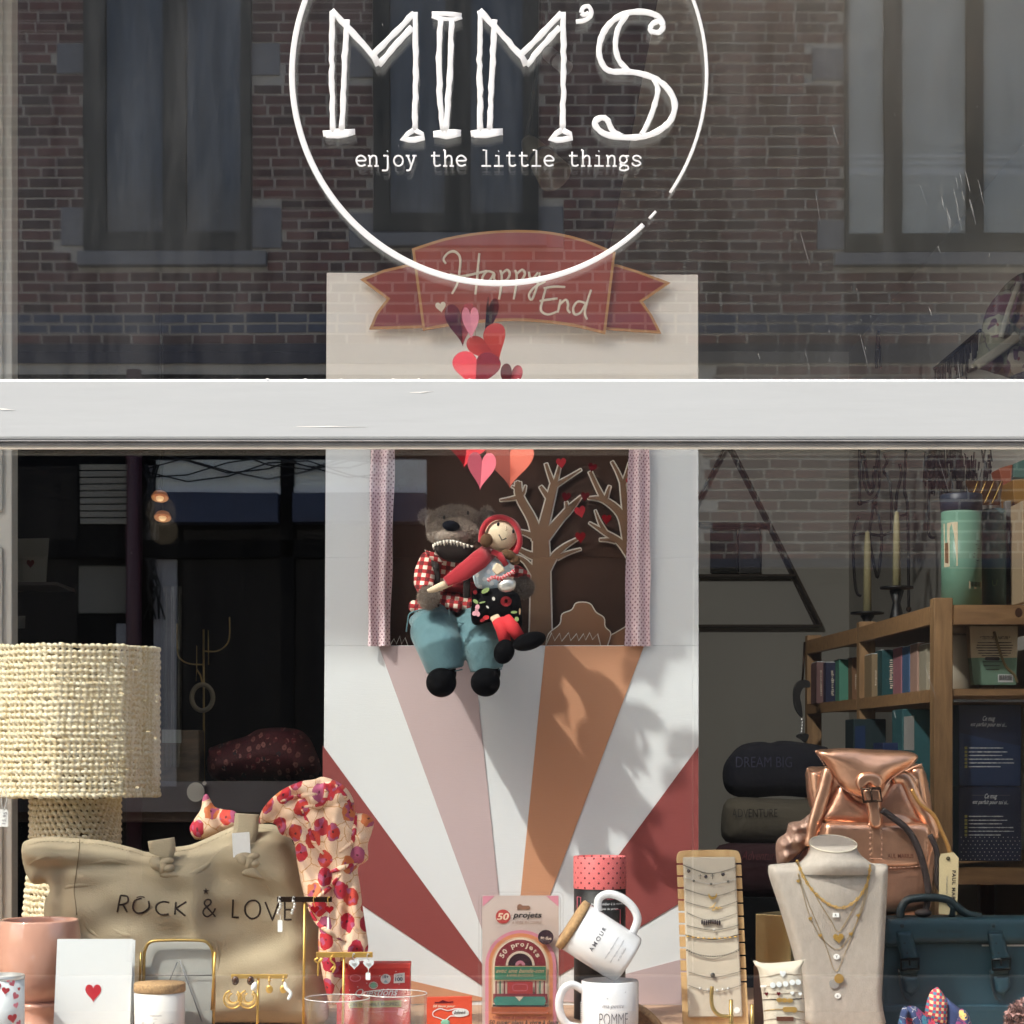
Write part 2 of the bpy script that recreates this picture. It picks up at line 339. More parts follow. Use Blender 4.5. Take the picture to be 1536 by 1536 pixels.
# ------------------------------------------------------------ street and shop shell
m_asph = M('asphalt', (.15, .145, .14), .9, bump=(60, .4, .004), var=(3, .2))
m_pave = M('pavement', (.42, .41, .39), .85, bump=(30, .3, .003), var=(4, .15)); m_kerb = M('kerb_stone', (.33, .33, .32), .8, var=(8, .15))
m_render = M('shop_render', '#d8d2c4', .8, bump=(30, .3, .002), var=(2, .06)); m_riser = M('riser_paint', '#c9c6bd', .5, var=(4, .06))
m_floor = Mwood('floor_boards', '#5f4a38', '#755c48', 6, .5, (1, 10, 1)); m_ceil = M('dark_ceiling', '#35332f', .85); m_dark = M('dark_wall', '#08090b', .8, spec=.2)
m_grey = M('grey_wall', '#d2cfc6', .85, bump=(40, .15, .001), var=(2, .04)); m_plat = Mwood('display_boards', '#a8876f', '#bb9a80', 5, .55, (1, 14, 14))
struct('road', MB().box(-40, 40, -9.0, -1.9, -.5, -.12), m_asph)
struct('pavement', MB().box(-40, 40, -1.75, -.35, -.4, 0), m_pave); struct('kerb', MB().box(-40, 40, -1.9, -1.75, -.4, .004), m_kerb, .01)
struct('pavement', MB().box(-40, 40, -10.7, -9.0, -.4, 0), M('dark_paving', (.045, .045, .045), .9, var=(3, .2))); struct('ground', MB().box(-60, 60, -60, 60, -.8, -.5), m_asph)
WT, WB, WL, WR = 2.9, .95, -2.3, 1.25        # top, bottom and ends of the shop window opening
struct('shop_wall', MB().box(-9, 9, -.12, .1, WT, 8).box(-9, WL, -.12, .1, 0, WT).box(WR, 9, -.12, .1, 0, WT), m_render)
struct('stall_riser', MB().box(WL, WR, -.1, .03, 0, WB), m_riser)
struct('shop_floor', MB().box(-2.7, 1.4, .1, 5.5, -.3, 0), m_floor); struct('shop_ceiling', MB().box(-2.7, .30, .1, 5.5, 3.0, 3.15), m_ceil); struct('shop_ceiling', MB().box(.3001, 1.4, .1, 5.5, 3.0, 3.15), M('pale_ceiling', '#d6d4ca', .8))  # dim left and bright right of the ceiling put into its colour
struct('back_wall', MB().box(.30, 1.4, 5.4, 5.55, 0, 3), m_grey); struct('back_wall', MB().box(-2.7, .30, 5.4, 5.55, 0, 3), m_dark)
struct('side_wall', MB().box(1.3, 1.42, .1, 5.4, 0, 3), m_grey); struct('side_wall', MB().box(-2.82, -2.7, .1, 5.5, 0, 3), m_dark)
Z0 = 1.075                                     # top of the display platform
struct('display_platform', MB().box(WL, WR, .06, .78, Z0-.03, Z0), m_plat, .003); struct('display_platform', MB().box(WL, WR, .70, .74, 0, Z0-.03), m_dark)
# ------------------------------------------------------------ the window itself
g0 = S(0); zT1 = ZC + (HY-568)*S(-.045); zT0 = ZC + (HY-659)*S(-.034); xj = W(18, 0, -.012).x
win = thing('shop_window', 'white painted timber shop window with thick crossbar and double glazing', 'window', (0, 0, WB))
def tgrain(mb, n, x0, x1, z0, z1, y):                                  # raised paint brush ridges and chips
    for i in range(n):
        x = random.uniform(x0, x1); z = random.uniform(z0, z1); L = random.uniform(.02, .12); h = random.uniform(.0003, .0008); y = -.0341-.011*(z-zT0)/(zT1-zT0)
        mb.tube([(x, y, z), (x+L*.5, y-.0003, z+random.uniform(-.001, .001)), (x+L, y, z+random.uniform(-.002, .002))], [h*.3, h, h*.3], 4, flat=.5)
    return mb
bar_ = [(-.004, zT0), (-.034, zT0), (-.045, zT1), (-.004, zT1)]; v = [(x, y, z) for x in (WL, WR) for y, z in bar_]
obj('transom', MB().add(v, [(0, 1, 2, 3), (7, 6, 5, 4)] + [(i, i+4, (i+1) % 4+4, (i+1) % 4) for i in range(4)]), m_white, win, .0035)
ridges = tgrain(MB(), 3, -.7, .66, zT0+.006, zT1-.006, -.0452)
for i in range(240):
    x = random.choice((random.uniform(-.7, .68), random.uniform(-.42, -.2), random.uniform(-.35, .05))); a = random.uniform(.0005, .0017)
    ridges.lathe([(a*1.8, -a*.5), (a*1.2, a*.4), (0, a*.7)], (x, random.uniform(-.043, -.008), zT1-.0003), 6, cap0=False)
obj('paint_ridges', ridges, m_whitepl, win, kind='stuff')
obj('transom_lip', MB().prism([(WL, zT0-.0022), (WR, zT0-.0022), (WR, zT0-.0005), (WL, zT0-.0005)], -.0335, -.006).prism([(WL, zT0-.0062), (WR, zT0-.0062), (WR, zT0-.0024), (WL, zT0-.0024)], -.028, -.006), m_lip, win, .001)
obj('glazing_bead', MB().box(WL, WR, -.02, -.006, zT0-.0080, zT0-.0064), m_whitepl, win)
obj('jamb', MB().box(WL, WL+.06, -.04, .05, WB, WT), m_whitepl, win, .003); obj('jamb', MB().box(WR-.06, WR, -.04, .05, WB, WT), m_whitepl, win, .003)
obj('head_rail', MB().box(WL+.06, WR-.06, -.04, .05, WT-.07, WT), m_whitepl, win, .003); obj('sill', MB().box(WL+.06, WR-.06, -.07, .05, WB, WB+.05), m_whitepl, win, .003)
for x0, x1 in ((WL+.06, WR-.06),):
    for z0, z1 in ((zT1, WT-.07), (WB+.05, zT0)):
        for y in (-.004, .0085): obj('pane', MB().box(x0, x1, y, y+.005, z0, z1), (m_glassd if z0 > 1.6 else m_glass) if y < 0 else m_glass2, win)
        obj('spacer', MB().box(x0, x1, .0015, .008, z0+.0005, z0+.004), m_lip, win)
Yq = .82; xd = W(18, 0, Yq).x; dr = thing('panelled_door', 'white panelled wooden door leaf behind the lamp at the left edge', 'door', (xd-.35, Yq, 0))
obj('door_leaf', MB().box(xd-.7, xd, Yq, Yq+.04, .02, 2.98), m_whitepl, dr, .002); xb = W(5, 0, Yq).x
for z0, z1 in ((.2, W(0, 820, Yq).z), (W(0, 768, Yq).z, 2.88)): obj('door_panel', MB().box(xd-.6, xb, Yq-.008, Yq-.0005, z0, z1), m_whitepl, dr, .004)
obj('door_knob', MB().ell((xd-.05, Yq-.03, 1.0), (.02, .02, .02)), m_brass, dr)
m_scr = Mtrans('pale_scratch', '#d8d8d4'); m_scr.node_tree.nodes['Mix Shader.001'].inputs[0].default_value = .6
sc = MB()                                                              # fine scratches and dust on the outside of the glass
for i in range(46):
    px = random.choice((random.uniform(1180, 1520), random.uniform(1150, 1500), random.uniform(40, 1520))); py = random.uniform(20, 545)
    if random.random() < .2: py = random.uniform(680, 1150)
    L = random.choice((3, 4, 6, 12, 30, 50)) if px > 1150 else random.choice((2, 3, 5, 8)); a = R(random.gauss(76, 5))
    t = random.uniform(.25, .6); sc.tube(P3([(px, py), (px+L*math.cos(a)*.5, py+L*.5), (px+L*math.cos(a), py+L)], -.0043), [.3*t*g0, .55*t*g0, .25*t*g0], 4, flat=.2)
for k in range(14):
    px, py = 1410 + k*4.2 + random.gauss(0, 3), 285 + random.gauss(0, 22); L = random.uniform(14, 40)
    sc.tube(P3([(px, py), (px+L*.12, py+L*.5), (px+L*.22, py+L)], -.0043), [.1*g0, .3*g0, .1*g0], 4, flat=.2)
obj('scratches', sc, m_scr, win, kind='stuff')
# ------------------------------------------------------------ lettering stuck on the glass
YV = -.0046
sg = thing('window_lettering', 'white hand drawn shop lettering in a thin circle on the upper glass', 'sign', W(748, 425, YV))
z3 = zt(420, 0, 2.327)
def lett(name, lines, wv=8.5):
    mb = MB()
    for L in lines:
        pts = L[0] if isinstance(L, tuple) else L; ww = L[1] if isinstance(L, tuple) else wv
        pts = z3(pts); q = []
        for i in range(len(pts)-1):
            (a, b), (c, d) = pts[i], pts[i+1]; k = max(1, int(math.hypot(c-a, d-b)/9))
            q += [(a+(c-a)*t/k+(random.gauss(0, .45) if t else 0), b+(d-b)*t/k) for t in range(k)]
        q.append(pts[-1]); n = len(q); stroke(mb, q, YV, [ww*random.uniform(.86, 1.14) for _ in range(n)], .12, 8)
    return obj(name, mb, m_lett, sg)
def letM(dx): return [[(183+dx, 38), (180+dx, 250), (184+dx, 462)], [(234+dx, 68), (224+dx, 260), (215+dx, 455)], ([(180+dx, 36), (250+dx, 110), (330+dx, 200), (344+dx, 228)], 9.5),
    ([(344+dx, 228), (400+dx, 160), (462+dx, 95)], 9), ([(322+dx, 194), (400+dx, 115), (468+dx, 45)], 9), [(472+dx, 42), (474+dx, 250), (470+dx, 455)],
    ([(150+dx, 467), (200+dx, 461), (262+dx, 460)], 9.5), ([(160+dx, 472), (205+dx, 474), (255+dx, 463)], 8), [(470+dx, 452), (448+dx, 466), (428+dx, 489), (470+dx, 488), (500+dx, 481), (496+dx, 468), (472+dx, 455)]]
lett('letter', letM(0)); lett('letter', letM(516))
lett('letter', [([(530, 50), (580, 48), (634, 54)], 8), ([(531, 55), (560, 66), (610, 68), (634, 58)], 7), [(562, 66), (554, 200), (558, 340), (568, 460)], [(600, 68), (596, 180), (590, 300), (579, 460)], ([(535, 466), (580, 460), (632, 462)], 8), ([(536, 469), (580, 477), (630, 466)], 8)])
lett('apostrophe', [smooth([(1052, 45), (1058, 27), (1076, 22), (1086, 38), (1082, 58), (1062, 72), (1033, 76)], 4), smooth([(1052, 45), (1062, 52), (1078, 46)], 4)], 7)
lett('letter', [(smooth([(1302, 112), (1325, 112), (1337, 92), (1322, 76), (1300, 84), (1293, 102), (1302, 116)], 4), 8), (smooth([(1337, 92), (1325, 62), (1280, 43), (1215, 45), (1162, 72), (1126, 120), (1113, 180), (1130, 232), (1160, 250), (1210, 250), (1262, 258), (1315, 278), (1355, 312), (1378, 362), (1366, 415), (1328, 452), (1275, 475), (1205, 480), (1140, 470), (1106, 446), (1100, 424), (1122, 411), (1142, 418), (1152, 440), (1166, 462), (1195, 476)], 4), 9),
    (smooth([(1212, 50), (1180, 100), (1171, 160), (1184, 212), (1218, 248)], 4), 8), (smooth([(1305, 278), (1319, 312), (1308, 365), (1288, 420), (1262, 472)], 4), 8)])
ring = MB(); A = [R(a) for a in np.linspace(-220, 130.5, 170)]
def cpt(deg): a = R(deg); return (749 + 311*math.cos(a), 111 + 314*math.sin(a))
pts = [cpt(a) for a in np.linspace(46, 250, 120)]; stroke(ring, pts, YV, [7, 9, 10, 9, 8, 7], .12, 8)
stroke(ring, [cpt(a) for a in np.linspace(34.6, -70, 70)], YV, [4.5, 5, 5.5, 7, 7], .12, 8); stroke(ring, [cpt(a) for a in np.linspace(43.7, 41, 4)], YV, 4, .12, 8)
obj('circle_line', ring, m_lett, sg)
el = lambda cx, cz, rx, rz: [(cx+rx*math.cos(t), cz+rz*math.sin(t)) for t in np.linspace(0, 2*math.pi, 18)]
G = {'e': [smooth([(.14, .5), (.86, .52), (.78, .82), (.5, .98), (.24, .84), (.14, .5), (.28, .12), (.56, 0), (.86, .13)], 3)],
 'n': [[(.22, .97), (.22, 0)], [(.06, .97), (.22, .97)], [(.06, 0), (.4, 0)], smooth([(.22, .7), (.42, .95), (.62, .95), (.74, .75), (.74, 0)], 3), [(.58, 0), (.92, 0)]],
 'j': [smooth([(.64, .97), (.64, -.2), (.5, -.42), (.18, -.42)], 3), [(.3, .97), (.64, .97)], [(.6, 1.38), (.66, 1.42)]], 'o': [el(.5, .49, .36, .49)],
 'y': [[(.08, .97), (.4, .97)], [(.6, .97), (.94, .97)], [(.24, .97), (.52, .02)], smooth([(.8, .97), (.52, .02), (.38, -.38), (.12, -.42)], 3)],
 't': [smooth([(.36, 1.35), (.36, .22), (.5, .01), (.7, .01), (.86, .12)], 3), [(.1, .97), (.8, .97)]],
 'h': [[(.22, 1.5), (.22, 0)], [(.06, 1.5), (.22, 1.5)], [(.06, 0), (.4, 0)], smooth([(.22, .7), (.42, .95), (.62, .95), (.74, .75), (.74, 0)], 3), [(.58, 0), (.92, 0)]],
 'l': [[(.22, 1.5), (.5, 1.5), (.5, 0)], [(.12, 0), (.88, 0)]], 'i': [[(.22, .97), (.5, .97), (.5, 0)], [(.12, 0), (.88, 0)], [(.46, 1.38), (.52, 1.42)]],
 'g': [el(.45, .62, .29, .35), [(.62, .93), (.92, .95)], smooth([(.28, .32), (.2, .14), (.5, .06), (.8, -.02), (.82, -.3), (.5, -.44), (.18, -.34), (.2, -.1), (.36, .05)], 3)],
 's': [smooth([(.8, .7), (.78, .86), (.5, .98), (.24, .84), (.3, .58), (.68, .42), (.8, .2), (.5, 0), (.2, .12), (.18, .3)], 3)]}
tg = MB(); x = 532
for ch in 'enjoy the little things':
    for L in G.get(ch, []): stroke(tg, [(x + a*18.8, 249 - b*15.8) for a, b in L], YV, 3.0, .15, 6)
    x += 18.8
obj('tagline', tg, m_lett, sg)
# ------------------------------------------------------------ the brick house across the street, seen in the glass
YF = -10.8; kf = (-YF - CY) / F
FX = lambda px: (px-768)*kf
FZ = lambda py: ZC + (HY-py)*kf
bh = thing('brick_building', 'dark red brick house across the street mirrored in the window glass', 'building', (0, YF, 0))
m_mort = M('mortar', '#b2aca3', .9, var=(3, .15), bump=(60, .3, .003)); m_brick = None
def Mbrick(name, cols):
    mat, nt, b = newmat(name); oi = N(nt, 'ShaderNodeObjectInfo'); tc = N(nt, 'ShaderNodeTexCoord'); rp = N(nt, 'ShaderNodeValToRGB')
    wn = N(nt, 'ShaderNodeTexNoise', Scale=3.1, Detail=1.0); nt.links.new(tc.outputs['Object'], wn.inputs['Vector'])
    gi = N(nt, 'ShaderNodeNewGeometry'); nt.links.new(mth(nt, 'FRACT', mth(nt, 'ADD', oi.outputs['Random'], gi.outputs['Random Per Island'])), rp.inputs[0])
    while len(rp.color_ramp.elements) < len(cols): rp.color_ramp.elements.new(.5)
    for i, (e, c) in enumerate(zip(rp.color_ramp.elements, cols)): e.position = i/(len(cols)-1); e.color = (*C(c), 1)
    nt.links.new(rp.outputs[0], b.inputs['Base Color']); b.inputs['Roughness'].default_value = .9; bumpit(nt, b, 40, .4, .004); return mat
m_brick = Mbrick('brick', ['#5a4142', '#6b4b4b', '#754f4d', '#48393b', '#604546']); m_bbrick = Mbrick('blue_brick', ['#4a5266', '#555c70', '#3f4658'])
m_stone = M('blue_stone', '#78797e', .8, var=(5, .12), bump=(20, .3, .003)); m_wframe = M('dark_window_frame', '#2c2f2d', .5); m_wglass = M('house_window_glass', '#545a62', .12, spec=.5, var=(1.6, .45), stretch=(5, 1, .6))
m_panerefl = M('grey_pane_reflection', '#b0b5b2', .7, var=(3, .15)); m_lint = M('slate_band', '#2a2f42', .7, var=(4, .2))  # right house window: street reflection put into the pane colour
mor = MB().box(-8, 8, YF-.3, YF, 0, 8.2); obj('wall', mor, m_mort, bh)
holes = [(126, 378, -260, 378), (560, 808, -260, 350), (1266, 1560, -260, 380), (-700, -420, -260, 378)]
quoins = [(85, 140, 65, 110), (376, 420, 65, 113), (92, 148, 312, 368), (376, 422, 310, 372), (524, 570, 70, 116), (524, 570, 320, 372), (1218, 1266, 72, 120), (1225, 1268, 330, 374), (800, 845, 310, 372)]
sills = [(118, 400, 379, 400), (545, 820, 352, 372), (1250, 1580, 381, 400)]
bands = [(-1200, 2600, 516, 545)]
solid = holes + quoins + sills + bands
lower = lambda x: 560 if x < 1040 else 852                      # shop front below this row on the left, bricks further down on the right
cells = []; ch = 15.6; row = 0; y = -560
while y < 852:
    x = -1000 + (row % 2)*24 + random.uniform(-4, 4); k = row % 3
    while x < 2500:
        wd = (46 if k != 1 else random.choice((23, 46, 46))) + random.uniform(-2, 2)
        x0, x1, y0, y1 = x+1.6+random.uniform(0, .8), x+wd-1.6-random.uniform(0, .8), y+1.9+random.uniform(-.3,.3), y+ch-1.9; x += wd
        if y1 > lower(x0) or x0 < 1040 < x1 and y1 > 560: continue
        for h in solid:
            if x1 > h[0] and x0 < h[1] and y1 > h[2] and y0 < h[3]:
                if x0 < h[0]-9: x1 = h[0]-1
                elif x1 > h[1]+9: x0 = h[1]+1
                else: break
                if y0 < h[3]-4 and y1 > h[2]+4: pass
        else: cells.append((x0, x1, y0, y1, 464 < y0 < 500))
    y += ch; row += 1
vis = lambda c: 20 < c[0] and c[1] < 1536 and c[2] > 0 and not (490 < c[0] < 1047 and c[2] > 410)
cells.sort(key=lambda c: (not vis(c), -(c[1]-c[0] > 35), math.hypot((c[0]+c[1])/2-768, c[2]-330)))
cells = [c for c in cells if -900 < c[0] < 2450]
unit = MB().box(-.5, .5, 0, .011, -.5, .5); um = mesh('brick', unit); um.materials.append(m_brick); um2 = mesh('blue_brick', unit); um2.materials.append(m_bbrick)
rest = MB(); restb = MB()
for i, (x0, x1, y0, y1, blue) in enumerate(cells):
    cx, cz = FX((x0+x1)/2), FZ((y0+y1)/2); sx, sz = (x1-x0)*kf, (y1-y0)*kf; pr = YF + random.uniform(-.004, .001)
    if i < 300:
        o = link(bpy.data.objects.new('brick', um2 if blue else um), bh); o.location = Vector((cx, pr, cz)) - bh.location; o.scale = (sx, 1, sz)
    else: (restb if blue else rest).box(cx-sx/2, cx+sx/2, pr, pr+.011, cz-sz/2, cz+sz/2)
obj('brickwork', rest, m_brick, bh, kind='stuff'); obj('brickwork', restb, m_bbrick, bh, kind='stuff')
def fb(x0, x1, y0, y1, a, b, mb=None): return (mb or MB()).box(FX(x0), FX(x1), YF+a, YF+b, FZ(y1), FZ(y0))
for q in quoins: obj('quoin_stone', fb(*q, -.02, .016), m_stone, bh, .004)
for q in sills: obj('sill', fb(*q, -.02, .07), m_stone, bh, .006)
for q in bands: obj('stone_band', fb(*q, -.02, .02), m_lint, bh)
def hwin(x0, x1, y0, y1, panes, mat_):
    f = MB().box(FX(x0), FX(x1), YF+.001, YF+.012, FZ(y1), FZ(y0)); o = obj('window', f, m_wframe, bh)
    xs = [x0] + [v for p in panes for v in p] + [x1]
    for i in range(0, len(xs), 2): obj('frame', fb(xs[i]+.5, xs[i+1]-.5, y0, y1, .0125, .05), m_wframe, o)
    obj('frame', fb(x0+1, x1-1, y1-28, y1-.5, .0126, .056), m_wframe, o)
    for p in panes: obj('pane', fb(p[0]+.6, p[1]-.6, y0+10, y1-28.5, .0127, .02), mat_, o)
hwin(126, 378, -260, 378, [(160, 245), (280, 362)], m_wglass); hwin(560, 808, -260, 350, [(585, 668), (705, 785)], m_wglass)
hwin(1266, 1560, -260, 380, [(1272, 1325), (1352, 1448), (1474, 1545)], m_panerefl); hwin(-700, -420, -260, 378, [(-670, -585), (-550, -440)], m_wglass)
w3 = MB()
for y0, y1 in ((232, 238), (243, 248), (253, 264)): fb(1272, 1325, y0, y1, .0205, .022, w3); fb(1352, 1448, y0, y1, .0205, .022, w3); fb(1474, 1545, y0, y1, .0205, .022, w3)
obj('pane_reflection_strip', w3, M('pale_reflection', '#c5c9c8', .6), bh)  # pale strips of street reflection coloured onto the right window panes
obj('roof', MB().box(-8.4, 8.4, YF-5, YF+.35, 8.2, 8.45), m_lint, bh); obj('wall', MB().box(-8, 8, YF-5, YF-.301, 0, 8.2), m_mort, bh)
m_shopglass = M('dark_shop_glass', '#0a0d14', .15, spec=.12); m_fascia = M('pale_fascia', '#c5cac8', .7, var=(5, .12)); m_navy = M('navy_awning', '#2f3850', .8, var=(6, .15)); m_pipe = M('red_downpipe', '#3f1a24', .5)
m_shut = M('pale_shutter', '#807d74', .7); m_post = M('pale_post', '#85868c', .7, var=(3, .15)); m_black2 = M('shop_front_black', '#050609', .7, spec=.1)
obj('shop_front', fb(-1050, 1038, 562, 1462, .001, .02), m_black2, bh)
obj('shop_front', fb(1041, 2700, 853, 1462, .001, .02), m_black2, bh); obj('shop_pane', fb(1100, 1700, 880, 1300, .021, .03), m_shopglass, bh); obj('stone_band', fb(1041, 2700, 838, 851.5, .012, .03), m_lint, bh); obj('brick_pier', fb(1034, 1044, 560, 850, .0, .013), m_brick, bh)
for x0, x1, y0, y1 in ((275, 422, 795, 1180), (445, 620, 795, 1180), (20, 118, 700, 1180), (650, 1030, 700, 1180)): obj('shop_pane', fb(x0, x1, y0, y1, .021, .03), m_shopglass, bh)
obj('fascia', fb(236, 422, 692, 742, .03, .08), m_fascia, bh); obj('fascia', fb(444, 640, 692, 742, .03, .08), m_fascia, bh)
obj('awning', fb(240, 422, 745, 788, .03, .22), m_navy, bh); obj('awning', fb(444, 640, 745, 788, .03, .22), m_navy, bh)
m_panel = M('dull_panel', '#5e5d58', .7)
obj('fascia_strip', fb(240, 640, 733, 743, .085, .1), M('white_strip', '#c8ccd0', .7), bh)
for i in range(9): obj('shutter_slat', fb(122, 190, 698+i*10, 706+i*10, .03, .045), m_shut, bh)
obj('pale_panel', fb(120, 194, 850, 920, .03, .04), m_panel, bh); obj('pale_panel', fb(176, 194, 936, 1000, .03, .04), m_post, bh)
obj('post', fb(232, 266, 840, 1180, .03, .06), m_post, bh); obj('post', fb(222, 238, 700, 836, .03, .05), m_post, bh)
obj('cross_rail', fb(-400, 1038, 812, 838, .05, .11), m_black2, bh); obj('mullion', fb(424, 443, 690, 1180, .05, .11), m_black2, bh)
pi = MB().tube([(FX(205), YF+.12, FZ(560)), (FX(206), YF+.12, FZ(1440))], .05, 12); obj('downpipe', pi, m_pipe, bh)
cb = MB()
for k in range(6):
    a = random.uniform(690, 720); cb.tube([(FX(225+60*t), YF+.11, FZ(a+16*math.sin(t*1.3+k)+random.uniform(-2, 2))) for t in range(7)], .005, 5)
for k in range(7): cb.tube([(FX(222+random.uniform(-6, 22)+random.uniform(-8, 8)), YF+.10, FZ(y)) for y in (700, 760, 820, 880, 930)], .006, 5)
obj('cable', cb, m_black, bh)
# ------------------------------------------------------------ painted theatre panel
YP = .55
pan = thing('theatre_panel', 'tall white painted cardboard theatre with sunburst rays and a stage opening', 'display panel', W(765, 1508, YP))
o_l, o_r, o_t, o_b = 556, 974, 604, 968
m_ray1 = M('lilac_paint', '#bda9a9', .75, bump=(60, .25, .001), stretch=(1, 1, 9)); m_ray2 = M('tan_paint', '#c68f6c', .75, bump=(60, .25, .001), stretch=(1, 1, 9)); m_ray3 = M('brick_red_paint', '#883f3c', .75, bump=(60, .25, .001), stretch=(1, 1, 9))
T = .008
pb = MB(); pp(pb, [(490, 409), (1047, 412), (1047.5, 604), (489, 604)], YP, T); obj('header_board', pb, m_cream, pan, .0006)
pb = MB(); pp(pb, [(489, 604.3), (o_l, 604.3), (o_l, 968), (487, 968)], YP, T); pp(pb, [(o_r, 604.3), (1047.5, 604.3), (1048, 968), (o_r, 968)], YP, T)
pp(pb, [(487, 968.2), (1048, 968.2), (1048, 1508), (483, 1508)], YP, T); obj('front_board', pb, m_card, pan, .0006)
sb = MB()                                                            # thin corrugation lines of the board
for i in range(95): y = 420 + i*11.3; 
def clipray(a, b): return [a, b, (765, 1503)]
Cn = (765, 1503)
for mt, q in ((m_ray1, [(568, 969), (709, 969), (757, 1423), (752, 1474)]), (m_ray2, [(818, 969), (966, 969), (772, 1483), (769, 1460)]), (m_ray3, [(484, 1118), (484, 1318), (746, 1494), (752, 1485)]),
              (m_ray3, [(1047.6, 1120), (1047.8, 1338), (784, 1496), (778, 1486)]), (m_ray2, [(484, 1440), (484, 1507), (600, 1507), (740, 1500)]), (m_ray1, [(1047.8, 1432), (1047.8, 1507), (930, 1507), (792, 1500)])):
    obj('painted_ray', pp(MB(), q, YP-.0012, .001), mt, pan)
sb = MB()
for t in ('l', 'r'):
    x0, x1 = (549, 556.5) if t == 'l' else (974.5, 980)
m_stage = M('stage_back_brown', '#432b1e', .85, var=(8, .15)); m_tree = M('tree_brown', '#86664d', .8, bump=(90, .2, .0008)); m_outl = M('white_outline', '#efe8da', .75); m_bush = M('bush_brown', '#966d51', .8)
YB = .615
obj('stage_back', pp(MB(), [(530, 590), (1000, 590), (1000, 985), (530, 985)], YB, .004), m_stage, pan)
bx = MB(); a = XZ([(o_l, o_t), (o_r, o_b)], YP)
bx.box(a[0][0]-.004, a[0][0], YP+T, YB, a[1][1], a[0][1]).box(a[1][0], a[1][0]+.004, YP+T, YB, a[1][1], a[0][1]).box(a[0][0]-.004, a[1][0]+.004, YP+T, YB, a[1][1]-.004, a[1][1]-.0002).box(a[0][0]-.004, a[1][0]+.004, YP+T, YB, a[0][1], a[0][1]+.004)
obj('stage_box', bx, m_kraft, pan)
z2 = zt(540, 660, 3.339)
trees = [[(905, 1032, 135), (905, 960, 112), (905, 850, 105), (905, 700, 98), (908, 600, 88), (905, 480, 78)], [(890, 500, 60), (862, 400, 46), (800, 285, 40), (792, 210, 30)], [(800, 285, 22), (750, 295, 14), (702, 302, 7)], [(795, 262, 18), (776, 240, 9), (760, 232, 6)], [(805, 285, 18), (822, 258, 12), (829, 228, 6)], [(792, 240, 14), (790, 205, 8)],
    [(905, 490, 52), (940, 350, 46), (972, 222, 38)], [(972, 232, 24), (950, 175, 18), (931, 118, 13)], [(975, 225, 24), (992, 160, 16), (1004, 112, 11)], [(978, 228, 24), (1040, 190, 14), (1108, 148, 7)], [(945, 290, 26), (920, 255, 20), (904, 232, 14)],
    [(925, 490, 52), (1000, 400, 38), (1050, 345, 34), (1108, 282, 9)], [(1040, 365, 22), (1033, 310, 12)], [(935, 650, 40), (975, 580, 34), (1030, 530, 22), (1095, 492, 9)], [(985, 590, 24), (1050, 563, 14), (1106, 547, 8)],
    [(905, 500, 40), (840, 470, 24), (790, 456, 16)], [(905, 590, 50), (850, 575, 30), (790, 545, 20)], [(895, 700, 46), (830, 610, 22), (770, 576, 12)]]
trees2 = [[(1352, 560, 70), (1338, 480, 52), (1305, 370, 40), (1222, 300, 28), (1142, 291, 8)], [(1222, 302, 26), (1190, 240, 20), (1152, 158, 16)], [(1228, 302, 20), (1240, 262, 16), (1251, 230, 10)], [(1345, 420, 44), (1328, 320, 34), (1316, 215, 28)], [(1316, 222, 22), (1290, 160, 16), (1262, 108, 12)], [(1320, 222, 22), (1338, 165, 16), (1352, 113, 12)],
    [(1356, 580, 44), (1300, 510, 32), (1225, 462, 22), (1148, 414, 6)], [(1228, 462, 22), (1200, 410, 14), (1178, 352, 5)], [(1280, 505, 24), (1240, 500, 16), (1200, 500, 10)]]
def cut_tree(nm, lines, root_=None):
    bk, fr = MB(), MB()
    for k, L in enumerate(lines):
        L = smooth(L, 4); pts = z2([(x, y) for x, y, _ in L]); e = 1.8 if False else 3.8
        a, b = pts[-2], pts[-1]; n_ = math.hypot(b[0]-a[0], b[1]-a[1]) or 1; tip = (b[0]+(b[0]-a[0])/n_*1.3, b[1]+(b[1]-a[1])/n_*1.3)
        stroke(bk, pts + [tip], YB-.0062-.00002*k, [max(w_, 4)/3.339 + e for _, _, w_ in L] + [max(L[-1][2], 4)/3.339+1.6], .001, 8)
        stroke(fr, pts, YB-.0085-.00002*k, [max(w_, 2)/3.339*.98 for _, _, w_ in L], .001, 8)
    o = obj(nm, bk, m_outl, pan); obj('bark_face', fr, m_tree, o); return o
cut_tree('tree_cutout', trees); cut_tree('tree_cutout', trees2)
bush = z2(smooth([(930, 1030), (945, 970), (1000, 922), (1012, 872), (1060, 850), (1085, 815), (1150, 818), (1182, 862), (1222, 890), (1228, 935), (1256, 968), (1240, 1030)], 4))
ob = obj('bush_cutout', pp(MB(), bush, YB-.015, .003), m_bush, pan); obj('outline', stroke(MB(), bush, YB-.0155, 2.0, .2), m_outl, ob)
gz = z2([(930, 1030), (960, 965), (975, 1005), (1000, 968), (1010, 1008), (1045, 965), (1055, 1005), (1085, 970), (1095, 1005), (1120, 970), (1130, 1002), (1150, 965), (1165, 1000), (1190, 970), (1206, 1030)])
ob = obj('grass_cutout', pp(MB(), gz, YB-.022, .003), m_bush, pan); obj('outline', stroke(MB(), gz, YB-.0225, 2.2, .2), m_outl, ob)
gz = z2([(150, 1030), (158, 1015), (170, 995), (182, 1022), (200, 982), (208, 1022), (226, 990), (240, 1030)]); obj('grass_outline', stroke(MB(), gz, YB-.022, 1.6, .2), m_outl, pan)
